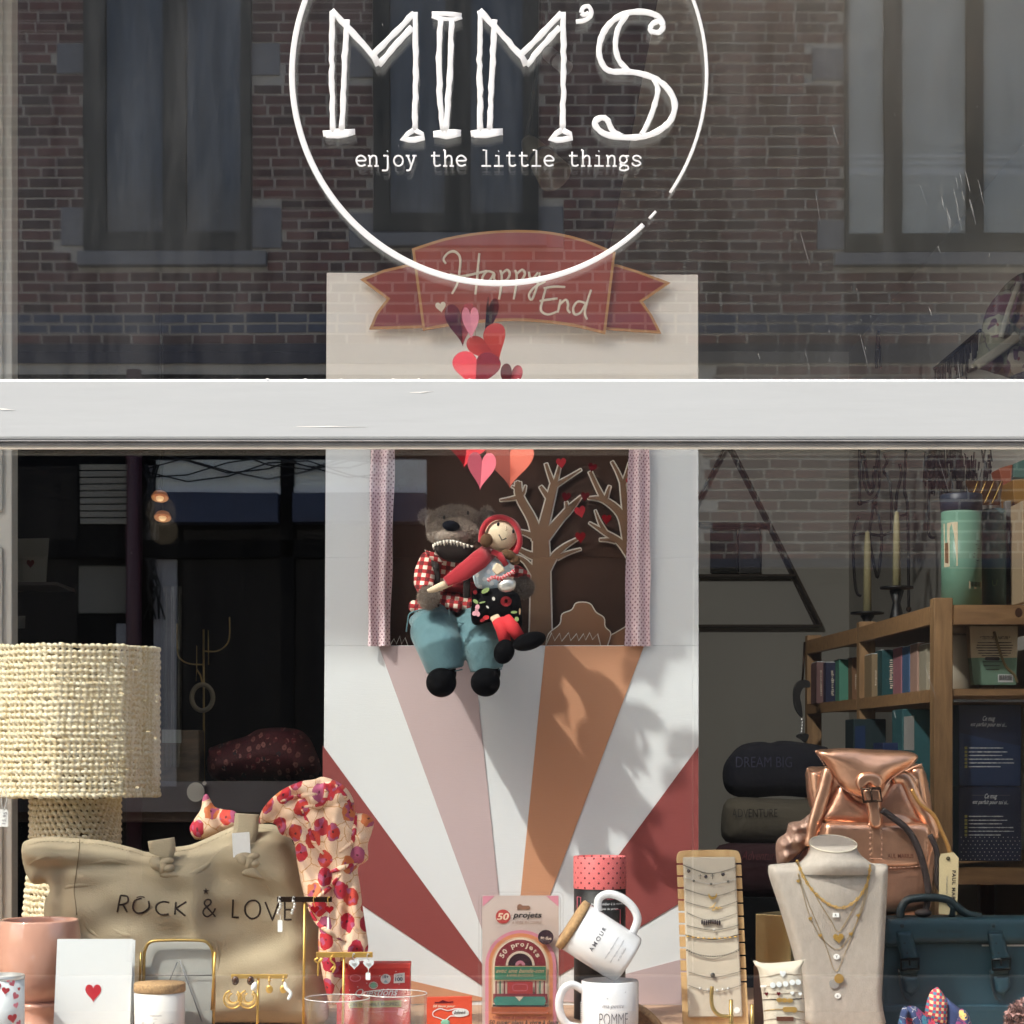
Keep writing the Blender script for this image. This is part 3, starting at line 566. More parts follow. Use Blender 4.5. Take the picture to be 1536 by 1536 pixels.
gz = z2(smooth([(1200, 1000), (1260, 975), (1330, 935)], 4)); ob = obj('hill_cutout', pp(MB(), gz + z2([(1345, 1030), (1215, 1030)]), YB-.012, .003), m_bush, pan); obj('outline', stroke(MB(), gz, YB-.0125, 2, .2), m_outl, ob)
m_foil = M('red_foil', '#b01c26', .22, .55); m_dkred = M('dark_red_foil', '#7a1420', .25, .5)
for x, y, w_, mt in ((1008, 118, 50, m_red), (1033, 288, 46, m_dkred), (1127, 285, 44, m_dkred), (1104, 362, 56, m_red), (1235, 400, 48, m_foil), (1104, 490, 52, m_foil), (1163, 140, 44, m_dkred), (1356, 210, 44, m_red)):
    px, py = z2([(x, y)])[0]; c = W(px, py, YB-.02); k = S(YB)*w_/3.339
    hp = heart(c.x, c.z, k, k*1.1, random.uniform(-.3, .3)); mb = MB(); L = [p for p in hp if p[0] <= c.x]
    mb.prism(hp, YB-.02, YB-.0192); obj('paper_heart', mb, mt, pan)
m_dots = Mdots('dotted_curtain', '#e3ccd0', '#6e2f49', .0062, .21, 45, .85)
def curtain(xs_top, xs_bot, folds, ph):
    x0, x1 = xs_top; b0, b1 = xs_bot
    def fn(u, v):
        x = (b0+(x0-b0)*v) + ((b1+(x1-b1)*v)-(b0+(x0-b0)*v))*u; y = 969.5 + (598-969.5)*v
        p = W(x, y, YP-.004); p.y += -.006*(1+math.sin(u*folds*2*math.pi+ph+.6*math.sin(v*3))) ; p.x += .0008*math.sin(v*17+u*9); return p
    mb = MB().sheet(fn, 40, 30, (.055, .37)); nb = len(mb.v)
    mb.add([(p[0], p[1]+.0012, p[2]) for p in mb.v], [q[::-1] for q in mb.f], True, list(mb.uv)); return mb
obj('curtain', curtain((558, 594), (552, 585), 1.6, .4), m_dots, pan); obj('curtain', curtain((944, 973), (936, 975), 1.7, 2.0), m_dots, pan)
# ------------------------------------------------------------ Happy End banner
z4 = zt(480, 320, 2.648); YN = .527
ban = thing('banner', 'brick red cardboard ribbon banner lettered Happy End with tan edges', 'banner', W(770, 500, YN))
m_edge = M('tan_card_edge', '#c08c58', .8); m_terra = M('terracotta_paint', '#9a4234', .75, var=(25, .05), bump=(50, .15, .0008)); m_terra2 = M('terracotta_paint_dark', '#8e3830', .75)
def inset(poly, d):
    p = [np.array(q) for q in poly]; n = len(p); a = sum(p[i][0]*p[(i+1) % n][1]-p[(i+1) % n][0]*p[i][1] for i in range(n)); sg_ = 1 if a > 0 else -1; out = []
    for i in range(n):
        e1 = p[i]-p[i-1]; e2 = p[(i+1) % n]-p[i]; n1 = np.array([-e1[1], e1[0]])/np.hypot(*e1)*sg_; n2 = np.array([-e2[1], e2[0]])/np.hypot(*e2)*sg_
        k = (n1+n2); k = k/max(.35, np.dot(k, n1)); out.append(tuple(p[i]+k*d))
    return out
tl = z4([(160, 262), (250, 225), (345, 202), (440, 200), (440, 458), (405, 455), (195, 460), (222, 395), (265, 340)]); tr = z4([(1100, 200), (1180, 202), (1270, 230), (1392, 275), (1282, 350), (1320, 405), (1356, 477), (1150, 463), (1090, 460)])
ct = z4([(365, 140)]+smooth([(365, 140), (500, 97), (650, 73), (790, 66), (920, 74), (1050, 104), (1174, 155)], 3)[1:]+[(1134, 479)]+smooth([(1134, 479), (1000, 447), (870, 431), (770, 426), (650, 431), (520, 446), (408, 465)], 3)[1:])
for q in (tl, tr): o = obj('ribbon_tail', pp(MB(), q, YN+.009, .004), m_edge, ban); obj('painted_face', pp(MB(), inset(q, 4), YN+.0083, .0005), m_terra2, o)
o = obj('ribbon_front', pp(MB(), ct, YN, .005), m_edge, ban); obj('painted_face', pp(MB(), inset(ct, 4), YN-.0007, .0005), m_terra, o)
hp = MB()
for L in ([(500, 200), (491, 182), (508, 158), (535, 152), (556, 175), (555, 225), (545, 280), (524, 320)], [(633, 158), (628, 210), (624, 260), (617, 322)], [(515, 240), (560, 250), (625, 238), (664, 228)],
          [(692, 238), (665, 230), (645, 255), (652, 276), (675, 266), (692, 238), (692, 262), (702, 270)], [(716, 225), (722, 250), (718, 300), (711, 342)], [(718, 245), (742, 224), (754, 240), (742, 264), (722, 268)],
          [(775, 225), (781, 250), (777, 300), (769, 342)], [(778, 245), (802, 224), (814, 240), (800, 264), (782, 268)], [(830, 232), (834, 255), (848, 256), (866, 235)], [(874, 235), (862, 290), (842, 342), (830, 325), (850, 295), (896, 270)],
          [(974, 293), (930, 291), (888, 298)], [(897, 297), (884, 345), (878, 385), (905, 402), (942, 390)], [(872, 348), (905, 343), (944, 338)], [(955, 342), (950, 370), (944, 394)], [(947, 368), (975, 343), (985, 358), (984, 382), (994, 396)],
          [(1055, 357), (1025, 350), (1006, 375), (1012, 401), (1035, 394), (1056, 358)], [(1077, 303), (1062, 350), (1052, 395), (1062, 422)]): stroke(hp, z4(L), YN-.0012, [3.6, 4.4, 3.6], .15, 6, 4)
obj('lettering', hp, m_creamink, ban); c = W(*z4([(480, 374)])[0], YN-.001); obj('painted_heart', MB().prism(heart(c.x, c.z, .0155, .016, .15), YN-.0014, YN-.0008), m_creamink, ban)
# ------------------------------------------------------------ hanging foil hearts
YH = .36
gar = thing('heart_garland', 'string of folded red and pink foil hearts hanging before the stage', 'garland', W(735, 740, YH))
m_pink = M('pink_card', '#d06070', .6); m_salm = M('salmon_foil', '#d8705c', .25, .6); m_pinkl = M('pale_pink_card', '#e88a9a', .6); m_orred = M('orange_red_card', '#c23a30', .45); m_metal = M('mirror_red_foil', '#a8343a', .12, .85, bump=(25, .5, .003))
def fheart(px, py, wp, hpx, rot, fold, m1, Y=YH, yaw=0):
    c = W(px, py, Y); k = S(Y); hs = heart(0, 0, wp*k, hpx*k, 0, 44); Mx = Matrix.Translation(c) @ Matrix.Rotation(R(rot), 4, 'Y') @ Matrix.Rotation(R(yaw), 4, 'Z')
    mb = MB()
    for sd in (-1, 1):
        half = [p for p in hs if p[0]*sd >= -1e-6]; half.sort(key=lambda p: 0)
        half = sorted(half, key=lambda p: math.atan2(p[1], p[0]*sd+1e-4)); q = Matrix.Rotation(R(fold)*sd*-1, 4, 'Z')
        v0 = [Mx @ q @ Vector((x, 0, z)) for x, z in half]; v1 = [Mx @ q @ Vector((x, .0006, z)) for x, z in half]; n = len(half); f = [tuple(range(n)), tuple(range(2*n-1, n-1, -1))] + [(i, (i+1) % n, (i+1) % n+n, i+n) for i in range(n)]
        mb.add(v0+v1, f)
    return obj('foil_heart', mb, m1, gar)
fheart(692, 488, 56, 62, -4, 34, m_dkred); fheart(706, 486, 26, 50, -3, 8, m_pinkl, YH-.02, 12); fheart(731, 478, 46, 60, 7, 66, m_dkred, YH, 18); fheart(734, 522, 72, 56, -34, 26, m_orred, YH-.01, 10); fheart(714, 556, 78, 60, 3, -20, m_metal, YH-.025)
fheart(766, 570, 38, 46, 8, 30, m_dkred); fheart(700, 672, 80, 60, 8, 25, m_foil, YH); fheart(722, 707, 46, 56, 4, 22, m_pink, YH-.03); fheart(765, 698, 76, 70, 0, 20, m_salm, YH-.01)
fheart(742, 668, 60, 50, -10, 30, m_dkred, YH+.03)
obj('thread', MB().tube([W(708, 452, YH), W(715, 520, YH), W(735, 620, YH), W(745, 700, YH)], .0003, 5), m_red, gar)
# ------------------------------------------------------------ wolf soft toy and hooded doll
zb = zt(600, 740, 6.4); u = lambda x, y, Y: W(*zb([(x, y)])[0], Y); k64 = S(.5)/6.4
bear = thing('wolf_soft_toy', 'brown plush wolf in red plaid shirt and blue trousers sitting on the stage edge', 'soft toy', u(480, 1450, .50))
def Mfur(name, a, b_):
    mat, nt, b = newmat(name); tc = N(nt, 'ShaderNodeTexCoord'); no = N(nt, 'ShaderNodeTexNoise', Scale=260.0, Detail=4.0, Roughness=.7); nt.links.new(tc.outputs['Object'], no.inputs['Vector'])
    n2 = N(nt, 'ShaderNodeTexNoise', Scale=40.0, Detail=2.0); nt.links.new(tc.outputs['Object'], n2.inputs['Vector'])
    f = mth(nt, 'ADD', mth(nt, 'MULTIPLY', no.outputs['Fac'], .7), mth(nt, 'MULTIPLY', n2.outputs['Fac'], .5)); mr = N(nt, 'ShaderNodeMapRange'); mr.inputs[1].default_value = .42; mr.inputs[2].default_value = .8; nt.links.new(f, mr.inputs[0])
    nt.links.new(mixc(nt, mr.outputs[0], C(a), C(b_)), b.inputs['Base Color']); b.inputs['Roughness'].default_value = .95; b.inputs['Sheen Weight'].default_value = .4; bumpit(nt, b, 0, .8, .003, src=no.outputs['Fac']); return mat
m_fur = Mfur('brown_fur', '#6b5b50', '#a59586'); m_plaid = Mplaid('red_plaid', '#d9c9b8', '#a32a2c', '#5e1218', .0125); m_jean = M('blue_cotton', '#54757c', .9, bump=(26, .6, .010), var=(18, .14), sheen=.2); m_shoe = M('black_felt', '#08080a', .95, spec=.08)
e = lambda mb, x, y, Y, rx, rz, ry=None, rot=0: mb.ell(u(x, y, Y), (rx*k64, (ry or (rx+rz)/2)*k64, rz*k64), Matrix.Rotation(R(rot), 3, 'Y'))
b_ = MB()                                                              # head, neck, body and paws in one skin
e(b_, 535, 290, .495, 255, 165, 190); e(b_, 515, 395, .465, 262, 125, 190); e(b_, 300, 300, .50, 60, 110, 80); e(b_, 500, 420, .45, 170, 90, 150); e(b_, 520, 560, .50, 190, 120, 130)
e(b_, 255, 225, .51, 66, 62, 34, -20); e(b_, 835, 195, .515, 52, 60, 34, 20); e(b_, 520, 850, .52, 235, 290, 150)
e(b_, 275, 1000, .415, 90, 98, 80); e(b_, 1170, 905, .46, 108, 92, 80)
b_.tube([u(300, 650, .49), u(235, 830, .46), u(262, 960, .42)], [90*k64, 75*k64, 62*k64], 12); b_.tube([u(740, 650, .51), u(1000, 760, .49), u(1150, 880, .465)], [90*k64, 75*k64, 62*k64], 12)
blob('body', b_, m_fur, bear, .0022, 6)
fz = MB(); rng = random.Random(3)
def tuft(c, r, n, L, dirs):
    for i in range(n):
        a, b = rng.uniform(0, 2*math.pi), math.acos(rng.uniform(-1, 1)); d = Vector((math.sin(b)*math.cos(a), -abs(math.cos(b)), math.sin(b)*math.sin(a))); p = c + Vector((d.x*r[0], d.y*r[1], d.z*r[2]))
        t = (d*.6 + Vector((rng.gauss(0, .5), rng.gauss(0, .4), rng.gauss(-.2, .5)))).normalized()*L*rng.uniform(.5, 1.2)
        s_ = Vector((-t.z, 0, t.x)).normalized()*.00045; fz.add([p-s_, p+s_, p+t], [(0, 1, 2)])
for args in ((535, 290, .495, 255, 165, 190, 1500), (510, 385, .465, 235, 130, 190, 1200), (255, 225, .51, 66, 62, 34, 260), (835, 195, .515, 52, 60, 34, 200), (275, 1000, .415, 90, 98, 80, 420), (1170, 905, .46, 108, 92, 80, 420)):
    x, y, Y, rx, rz, ry, n = args; tuft(u(x, y, Y), (rx*k64, ry*k64, rz*k64), n*4, .0058, 0)
obj('fur_tufts', fz, m_fur, bear, kind='stuff')
m_nose = M('navy_felt', '#0d0f18', .9, spec=.12); nb = MB(); e(nb, 490, 312, .432, 82, 50, 50, 8); obj('nose', nb, m_nose, bear)
for x, y, s_ in ((422, 232, 1), (652, 188, 1)): q = MB(); e(q, x, y, .440 if x < 500 else .452, 10, 20, 22); obj('eye', q, m_black, bear)
m_teeth = M('felt_teeth', '#e4ddcf', .8); tm = MB(); tp = smooth([(318, 500), (350, 476), (400, 462), (460, 452), (520, 456), (580, 472), (640, 492), (705, 512)], 12)
for i in range(13):
    x, y = tp[int((i+.5)/13*(len(tp)-1))]; w_ = 15; Yt = .415 + abs(x-510)*.00014; L = 64 if i % 2 == 0 else 48
    t_ = MB().pillow(XZ(zb([(x-w_, y-8), (x+w_, y-6), (x+w_*.75, y+L*.45), (x+1, y+L*.8), (x-w_*.75, y+L*.42)]), Yt), Yt, .0025, .002, .002, .0015); obj('tooth', t_, m_teeth, bear)
m_mouth = M('mouth_felt', '#1d1310', .95); q = MB().pillow(XZ(zb(smooth([(325, 500), (400, 468), (460, 458), (540, 466), (620, 490), (712, 520), (690, 580), (650, 640), (540, 665), (430, 640), (360, 580)], 3, True)), .440), .440, .010, .01, .02, .004); obj('mouth', q, m_mouth, bear)
sh = MB(); e(sh, 520, 830, .512, 262, 270, 190); e(sh, 400, 700, .505, 180, 110, 150); e(sh, 690, 700, .515, 150, 110, 150); e(sh, 460, 1050, .50, 330, 90, 210)
for i in range(9): e(sh, 130+i*70, 1085+16*math.sin(i*2.1), .462+.01*math.cos(i*1.7), 52, 60, 60)
sh.tube([u(300, 640, .485), u(240, 760, .462), u(228, 860, .44), u(262, 945, .418)], [112*k64, 104*k64, 96*k64, 84*k64], 14); sh.tube([u(780, 660, .51), u(1000, 740, .49), u(1130, 790, .475), u(1190, 830, .465)], [100*k64, 100*k64, 92*k64, 88*k64], 14)
blob('shirt', sh, m_plaid, bear, .0024, 3)
m_sus = M('dark_brace', '#241a18', .85); q = MB().tube([u(330, 640, .455), u(350, 760, .452), u(352, 880, .455), u(345, 1080, .438)], [34*k64]*4, 8, flat=.25); obj('brace', q, m_sus, bear); q = MB().tube([u(640, 640, .47), u(640, 760, .455), u(640, 1000, .45)], [34*k64]*3, 8, flat=.25); obj('brace', q, m_sus, bear)
q = MB()
for P_ in ([(235, 540), (300, 565), (370, 610), (418, 668), (380, 668), (300, 640), (262, 600)],): q.pillow(XZ(zb(P_), .44), .44, .004, .004, .006, .003)
obj('collar', q, m_plaid, bear); q = MB(); e(q, 560, 900, .49, 180, 60, 150); obj('red_vest', q, M('dark_red_knit', '#7e1820', .9), bear)
tr_ = MB(); e(tr_, 430, 1230, .50, 350, 140, 190); 
tr_.tube([u(330, 1220, .49), u(330, 1330, .452), u(390, 1480, .434), u(436, 1700, .436)], [215*k64, 232*k64, 222*k64, 178*k64], 18); tr_.tube([u(640, 1230, .49), u(760, 1330, .455), u(800, 1480, .434), u(835, 1695, .437)], [180*k64, 205*k64, 192*k64, 160*k64], 18)
blob('trousers', tr_, m_jean, bear, .0024, 5)
q = MB()
for P_ in ([(60, 1330), (75, 1230), (100, 1150), (250, 1110), (380, 1105)], [(470, 1110), (480, 1200), (560, 1240), (690, 1250)], [(275, 1690), (430, 1722), (600, 1690)], [(690, 1690), (835, 1714), (980, 1684)]):
    q.tube([u(x, y, .425 if y > 1500 else .437) for x, y in smooth(P_, 4)], 7*k64, 6)
obj('seam', q, m_jean, bear)
for x, w_, h_ in ((396, 146, 142), (820, 142, 136)): q = MB(); e(q, x, 1815, .416, w_, h_, 190); q.tube([u(x+20, 1760, .43), u(x+22, 1690, .436)], 125*k64, 14); blob('foot', q, m_shoe, bear, .0025, 4)
doll = thing('hooded_doll', 'small rag doll in red hood and black floral skirt on the wolf toy lap', 'doll', u(930, 1280, .43))
m_skin = M('pale_cotton', '#d9c4a6', .9, bump=(200, .15, .0006)); m_hood = M('red_felt', '#a81f2b', .9, sheen=.3, bump=(120, .2, .001)); m_hair = M('brown_wool', '#5b4028', .95, bump=(120, .6, .002)); m_leg = M('red_cotton', '#c0272e', .85, bump=(80, .2, .001))
m_dress = Mdots('blue_dotted_cotton', '#c6d8e2', '#f4f8f8', .012, .26, 30, .9)
q = MB(); e(q, 968, 405, .412, 152, 150, 125); e(q, 900, 560, .425, 62, 55, 40); q.tube([u(420, 880, .385), u(330, 920, .382), u(262, 940, .384)], [40*k64, 34*k64, 20*k64], 10); q.tube([u(500, 850, .39), u(400, 890, .385)], [34*k64, 40*k64], 10); q.tube([u(880, 1230, .40), u(960, 1180, .40)], 44*k64, 10)
q.tube([u(900, 600, .425), u(700, 720, .405), u(500, 850, .39)], 20*k64, 8)
e(q, 870, 830, .43, 130, 200, 60); blob('body', q, m_skin, doll, .002, 3)
q = MB(); e(q, 968, 390, .428, 200, 180, 120); e(q, 1085, 500, .428, 75, 90, 70); o = blob('hood', q, m_hood, doll, .0022, 3)
q = MB().tube([u(x, y, .40) for x, y in smooth([(775, 470), (790, 350), (850, 262), (960, 228), (1070, 268), (1135, 370), (1150, 480), (1105, 575)], 4)], 26*k64, 8); obj('hood_edge', q, m_hood, doll)
q = MB(); e(q, 830, 452, .392, 58, 66, 45, 15); e(q, 800, 430, .41, 40, 70, 40); e(q, 1050, 592, .40, 75, 46, 50, 30); obj('hair', q, m_hair, doll); q = MB(); e(q, 1100, 640, .40, 50, 50, 40); obj('hair', q, m_hair, doll)
f3 = MB(); e(f3, 943, 296, .384, 14, 19, 8); obj('eye', f3, m_black, doll); f3 = MB(); e(f3, 1088, 364, .388, 12, 19, 8); obj('eye', f3, m_black, doll)
obj('mouth', MB().tube([u(x, y, .379) for x, y in [(950, 395), (978, 450), (1022, 432)]], 6*k64, 6), m_black, doll); obj('nose', MB().tube([u(x, y, .379) for x, y in [(1020, 318), (1028, 350), (1014, 358)]], 2.5*k64, 5), m_hair, doll)
q = MB(); e(q, 850, 780, .418, 150, 185, 120); e(q, 1040, 700, .42, 60, 70, 60); blob('blouse', q, m_dress, doll, .002, 4)
q = MB().tube([u(850, 560, .412), u(760, 640, .396), u(600, 760, .382), u(440, 850, .376)], [80*k64, 92*k64, 80*k64, 46*k64], 14, flat=.32); obj('red_sleeve', q, m_hood, doll)
q = MB().tube([u(880, 560, .40), u(960, 590, .398), u(1020, 690, .395)], [28*k64]*3, 8, flat=.6); obj('cape_tie', q, m_hood, doll)
m_skirt = M('black_cotton', '#0e0e12', .95, bump=(60, .3, .002), spec=.1); q = MB(); q.pillow(XZ(zb(smooth([(700, 925), (840, 905), (960, 900), (1130, 960), (1165, 1090), (1170, 1270), (1120, 1270), (900, 1230), (720, 1265), (680, 1180), (690, 1050)], 3, True)), .415), .415, .026, .02, .03, .004); sk = obj('skirt', q, m_skirt, doll)
def petal(x, y, rx, ry, col, rot=0, n=14): 
    c = W(*zb([(x, y)])[0], .386); pts = [(c.x+k64*(rx*math.cos(t)*math.cos(rot)-ry*math.sin(t)*math.sin(rot)), c.z+k64*(rx*math.cos(t)*math.sin(rot)+ry*math.sin(t)*math.cos(rot))) for t in np.linspace(0, 2*math.pi, n, False)]
    return pts
m_fl = {'r': m_leg, 'd': M('floral_dark_red', '#8e1820', .9), 'g': M('floral_green', '#8fa368', .9), 'p': M('floral_pink', '#e0a3ac', .9), 'w': M('floral_white', '#ded9cf', .9), 'c': M('floral_cream', '#d8b48a', .9)}
for x, y, rx, ry, c_, ro in ((820, 930, 42, 20, 'g', .5), (1018, 1035, 52, 48, 'd', 0), (1020, 1035, 16, 20, 'c', 0), (725, 1035, 28, 16, 'g', -.6), (790, 1045, 30, 7, 'g', .2), (742, 1090, 20, 26, 'p', -.3), (715, 1150, 24, 20, 'p', .4), (748, 1155, 18, 24, 'p', .2), (735, 1120, 16, 16, 'p', 0), (898, 1010, 14, 18, 'w', .3), (840, 1090, 16, 8, 'w', -.7), (825, 1190, 30, 20, 'r', .3), (790, 1215, 24, 14, 'd', .3), (1095, 1138, 30, 12, 'g', .05), (1120, 1205, 20, 22, 'g', 0), (720, 945, 20, 20, 'd', 0), (1150, 1130, 8, 30, 'c', 0)):
    yy = .3885 if abs(x-900) < 130 and 1000 < y < 1160 else .391; obj('printed_flower', MB().prism(petal(x, y, rx, ry, c_, ro), yy-.0005, yy+.006), m_fl[c_], sk)
q = MB().tube([u(940, 1215, .398), u(985, 1300, .395), u(1010, 1440, .39)], [62*k64, 66*k64, 52*k64], 12); obj('leg', q, m_leg, doll); q = MB().tube([u(1010, 1205, .396), u(1080, 1290, .39), u(1150, 1385, .385)], [62*k64, 66*k64, 52*k64], 12); obj('leg', q, m_leg, doll)
q = MB(); e(q, 1000, 1520, .382, 95, 118, 80, 22); obj('shoe', q, m_shoe, doll); q = MB(); e(q, 1240, 1420, .375, 160, 82, 75, -17); obj('shoe', q, m_shoe, doll)
pb = thing('cookie_bag', 'clear cookie bag tied with red striped ribbon held by the doll', 'gift bag', u(1010, 940, .375)); q = MB(); e(q, 1025, 880, .378, 88, 66, 50, -10); obj('clear_bag', q, m_silver, pb)
obj('bow', MB().tube([u(x, y, .372) for x, y in smooth([(840, 840), (900, 805), (960, 818), (1020, 790), (1100, 745)], 4)], [12*k64, 24*k64]*8+[24*k64], 8, flat=.5), Mplaid('ribbon_stripes', '#e8dcd8', '#c83a44', '#b01c2a', .004), pb); obj('cookie', MB().prism(XZ(zb([(880, 735), (925, 665), (975, 690), (1010, 740), (930, 790)]), .376), .372, .380), m_skin, pb, .002)
# ------------------------------------------------------------ crocheted raffia lamp
def Mraffia():
    mat, nt, b = newmat('raffia'); tc = N(nt, 'ShaderNodeTexCoord'); no = N(nt, 'ShaderNodeTexNoise', Scale=170.0, Detail=3.0); nt.links.new(tc.outputs['Object'], no.inputs['Vector'])
    mr = N(nt, 'ShaderNodeMapRange'); mr.inputs[1].default_value = .3; mr.inputs[2].default_value = .7; nt.links.new(no.outputs['Fac'], mr.inputs[0])
    nt.links.new(mixc(nt, mr.outputs[0], C('#cbb78c'), C('#efe7cf')), b.inputs['Base Color']); b.inputs['Roughness'].default_value = .6; bumpit(nt, b, 900, .35, .0008); return mat
m_raf = Mraffia(); YL = .47; cl = W(113, 1370, YL)
lamp = thing('table_lamp', 'crocheted natural raffia table lamp with octagonal shade at the left edge', 'table lamp', Vector((cl.x, YL, Z0)))
shade = link(bpy.data.objects.new('lamp_shade', None), None)
def octp(a, r=1.0, p=9):                       # rounded octagon with a corner towards the window
    k = ((a + math.pi/2) % (math.pi/4)) - math.pi/8; return r*(.55*.9239/math.cos(k) + .45*.985)
def stitch_row(R0, n, tr, shape, hz, seed, legs=True):
    rg = random.Random(seed); mb = MB(); pts = []; rad = []; spn = 6
    for i in range(n):
        j = rg.uniform(.86, 1.14); dz = rg.gauss(0, .0005)
        for k in range(spn):
            t = (i + k/spn); a = 2*math.pi*t/n; s_ = math.sin(math.pi*k/spn); r = R0*shape(a) + tr*.32*s_*j
            pts.append((r*math.cos(a), r*math.sin(a), dz + tr*.75*math.cos(math.pi*k/spn))); rad.append(tr*(.72+.26*s_)*j)
    mb.tube(pts, rad, 6, True)
    for i in range(n if legs else 0):          # two slanted legs of each stitch hang to the next row
        if rg.random() < .04: continue
        for d0, d1 in ((.2, .78), (.8, .42)):
            a0, a1 = 2*math.pi*(i+d0)/n, 2*math.pi*(i+d1+rg.gauss(0, .05))/n; r0, r1 = R0*shape(a0), R0*shape(a1)
            mb.tube([(r0*math.cos(a0), r0*math.sin(a0), -tr*.3), ((r0+r1)/2*math.cos((a0+a1)/2)+0, (r0+r1)/2*math.sin((a0+a1)/2), -hz*.55), (r1*math.cos(a1), r1*math.sin(a1), -hz)], tr*.78, 5, cap=False)
    return mb
bpy.data.objects.remove(shade)
def row_mesh(*a): me = mesh('crochet_row', stitch_row(*a)); me.materials.append(m_raf); return me
rr_ = .1215; hz = 217*S(YL-.1)/23; rows = [row_mesh(rr_, 86, hz*.33, octp, hz, s_) for s_ in range(3)]
rim = MB().tube([(rr_*.985*octp(a)*math.cos(a), rr_*.985*octp(a)*math.sin(a), 0) for a in np.linspace(0, 2*math.pi, 64, False)], .0022, 8, True)
sh_top = W(0, 975, YL).z; first = None
shadeo = obj('lamp_shade', mesh('shade_frame', rim), m_brass, lamp); shadeo.location = (0, 0, sh_top - Z0)
for i in range(24):
    o = link(bpy.data.objects.new('crochet_row', rows[i % 3]), shadeo); o.location = (0, 0, -i*hz); o.rotation_euler.z = (i // 3)*math.pi/4
o = link(bpy.data.objects.new('crochet_row', row_mesh(rr_, 86, hz*.42, octp, hz, 9, False)), shadeo); o.location = (0, 0, -23.75*hz)
sh_bot = sh_top - 24*hz; inner = MB().lathe([(.10, 0), (.10, .19)], (0, 0, 0), 32, None, False, False)
bm_ = mesh('lamp_base', MB().lathe([(.079, 0), (.074, .08), (.066, .18), (.058, sh_bot-Z0+.02), (.03, sh_bot-Z0+.03)], (0, 0, 0), 32)); baseo = obj('lamp_base', bm_, M('raffia_lining', '#6b5838', .9), lamp)
nb_ = int((sh_bot - Z0 + .012)/hz)
for i in range(nb_):
    z = i*hz*.98; rb_ = np.interp(z, [0, .08, .18, .22], [.0815, .0765, .0685, .063]); me = row_mesh(rb_, int(58*rb_/.08), hz*.33, lambda a: 1.0, hz, 50+i)
    o = link(bpy.data.objects.new('crochet_row', me), baseo); o.location = (0, 0, z+hz*.5); o.rotation_euler.z = i*.07
bulb = MB().ell((0, 0, sh_bot-Z0+.09), (.028, .028, .036)); obj('bulb', mesh('bulb', bulb), M('opal_bulb', '#e8dcc0', .4), lamp)
pt = thing('price_tag', 'small white price tag on a cotton loop hanging below the raffia lamp shade', 'price tag', W(5, 1240, .34))
def tagshape(x0, y0, x1, y1, Y, parent, name='tag', loop=None):
    obj(name, pp(MB(), [(x0+2, y0), (x1-2, y0), (x1, y0+4), (x1, y1), (x0, y1), (x0, y0+4)], Y, .0006), m_tag, parent)
    if loop: obj('loop', MB().tube(P3(smooth(loop, 4), Y-.0005), .0005, 5), m_tag, parent)
tagshape(-2, 1214, 12, 1240, .34, pt, 'tag', [(5, 1216), (2, 1200), (6, 1180), (10, 1200), (5, 1216)]); obj('writing', text('15,95', 8, 1236, 18, 5, .3393, 82), m_greyink, pt)
# ------------------------------------------------------------ canvas bag
zc = zt(0, 1100, 3.524); YG = .325
m_canvas = M('khaki_canvas', '#a89a80', .9, bump=(420, .5, .0012), var=(7, .07)); m_print = M('dark_brown_print', '#33261f', .85)
bag = thing('canvas_bag', 'beige canvas tote bag printed ROCK & LOVE with knotted handles', 'bag', W(270, 1532, YG))
out = zc(smooth([(115, 600), (150, 562), (250, 548), (430, 556), (560, 570), (700, 604), (790, 628), (900, 604), (1000, 590), (1080, 560), (1230, 492), (1310, 470), (1380, 478), (1460, 488), (1540, 560), (1620, 760), (1690, 1000), (1715, 1300), (1715, 1530), (1400, 1536), (900, 1538), (270, 1534), (245, 1300), (232, 930), (262, 835), (245, 792), (175, 795), (130, 720)], 5, True))
def bagfn(x, z, h):
    g = lambda x0, z0, sx, sz, a: a*math.exp(-((x-x0)/sx)**2-((z-z0)/sz)**2)
    p = lambda px, py: (W(px, py, YG).x, W(px, py, YG).z); d = 0
    for px, py, sx, sz, a in ((90, 1280, .07, .012, -.012), (150, 1298, .10, .008, .010), (330, 1300, .02, .06, .008), (240, 1300, .05, .02, -.01), (380, 1290, .05, .03, -.012), (200, 1350, .09, .02, -.008), (300, 1420, .016, .12, -.008), (360, 1410, .04, .10, .012), (100, 1340, .012, .05, .012), (440, 1340, .02, .1, -.008)):
        X, Z = p(px, py); d += g(X, Z, sx, sz, a)
    return (d + .0026*math.sin(x*52+z*70+2*math.sin(z*20))+.0014*math.sin(z*120-x*45)+.003*math.sin(x*21-z*34))*min(1, h*1.2)
obj('bag_body', MB().pillow(XZ(out, YG), YG, .038, .03, .040, .005, bagfn), m_canvas, bag)
YT = YG-.0487
def surf(px, py, extra=.0012):                 # point on the front of the bag below a photo pixel
    best = None; d0 = W(px, py, YG); return bagray(px, py, extra)
from mathutils.bvhtree import BVHTree
bb = bag.children[0]; bv = BVHTree.FromPolygons([v.co + bag.location for v in bb.data.vertices], [tuple(q.vertices) for q in bb.data.polygons])
def hitter(bvt, fallbackY):
    o = Vector((0, CY, ZC))
    def f(px, py, lift=.001):
        d = (W(px, py, .3) - o).normalized(); h = bvt.ray_cast(o, d)
        return (h[0] - d*lift) if h[0] else W(px, py, fallbackY)
    return f
hb = hitter(bv, YG-.01)
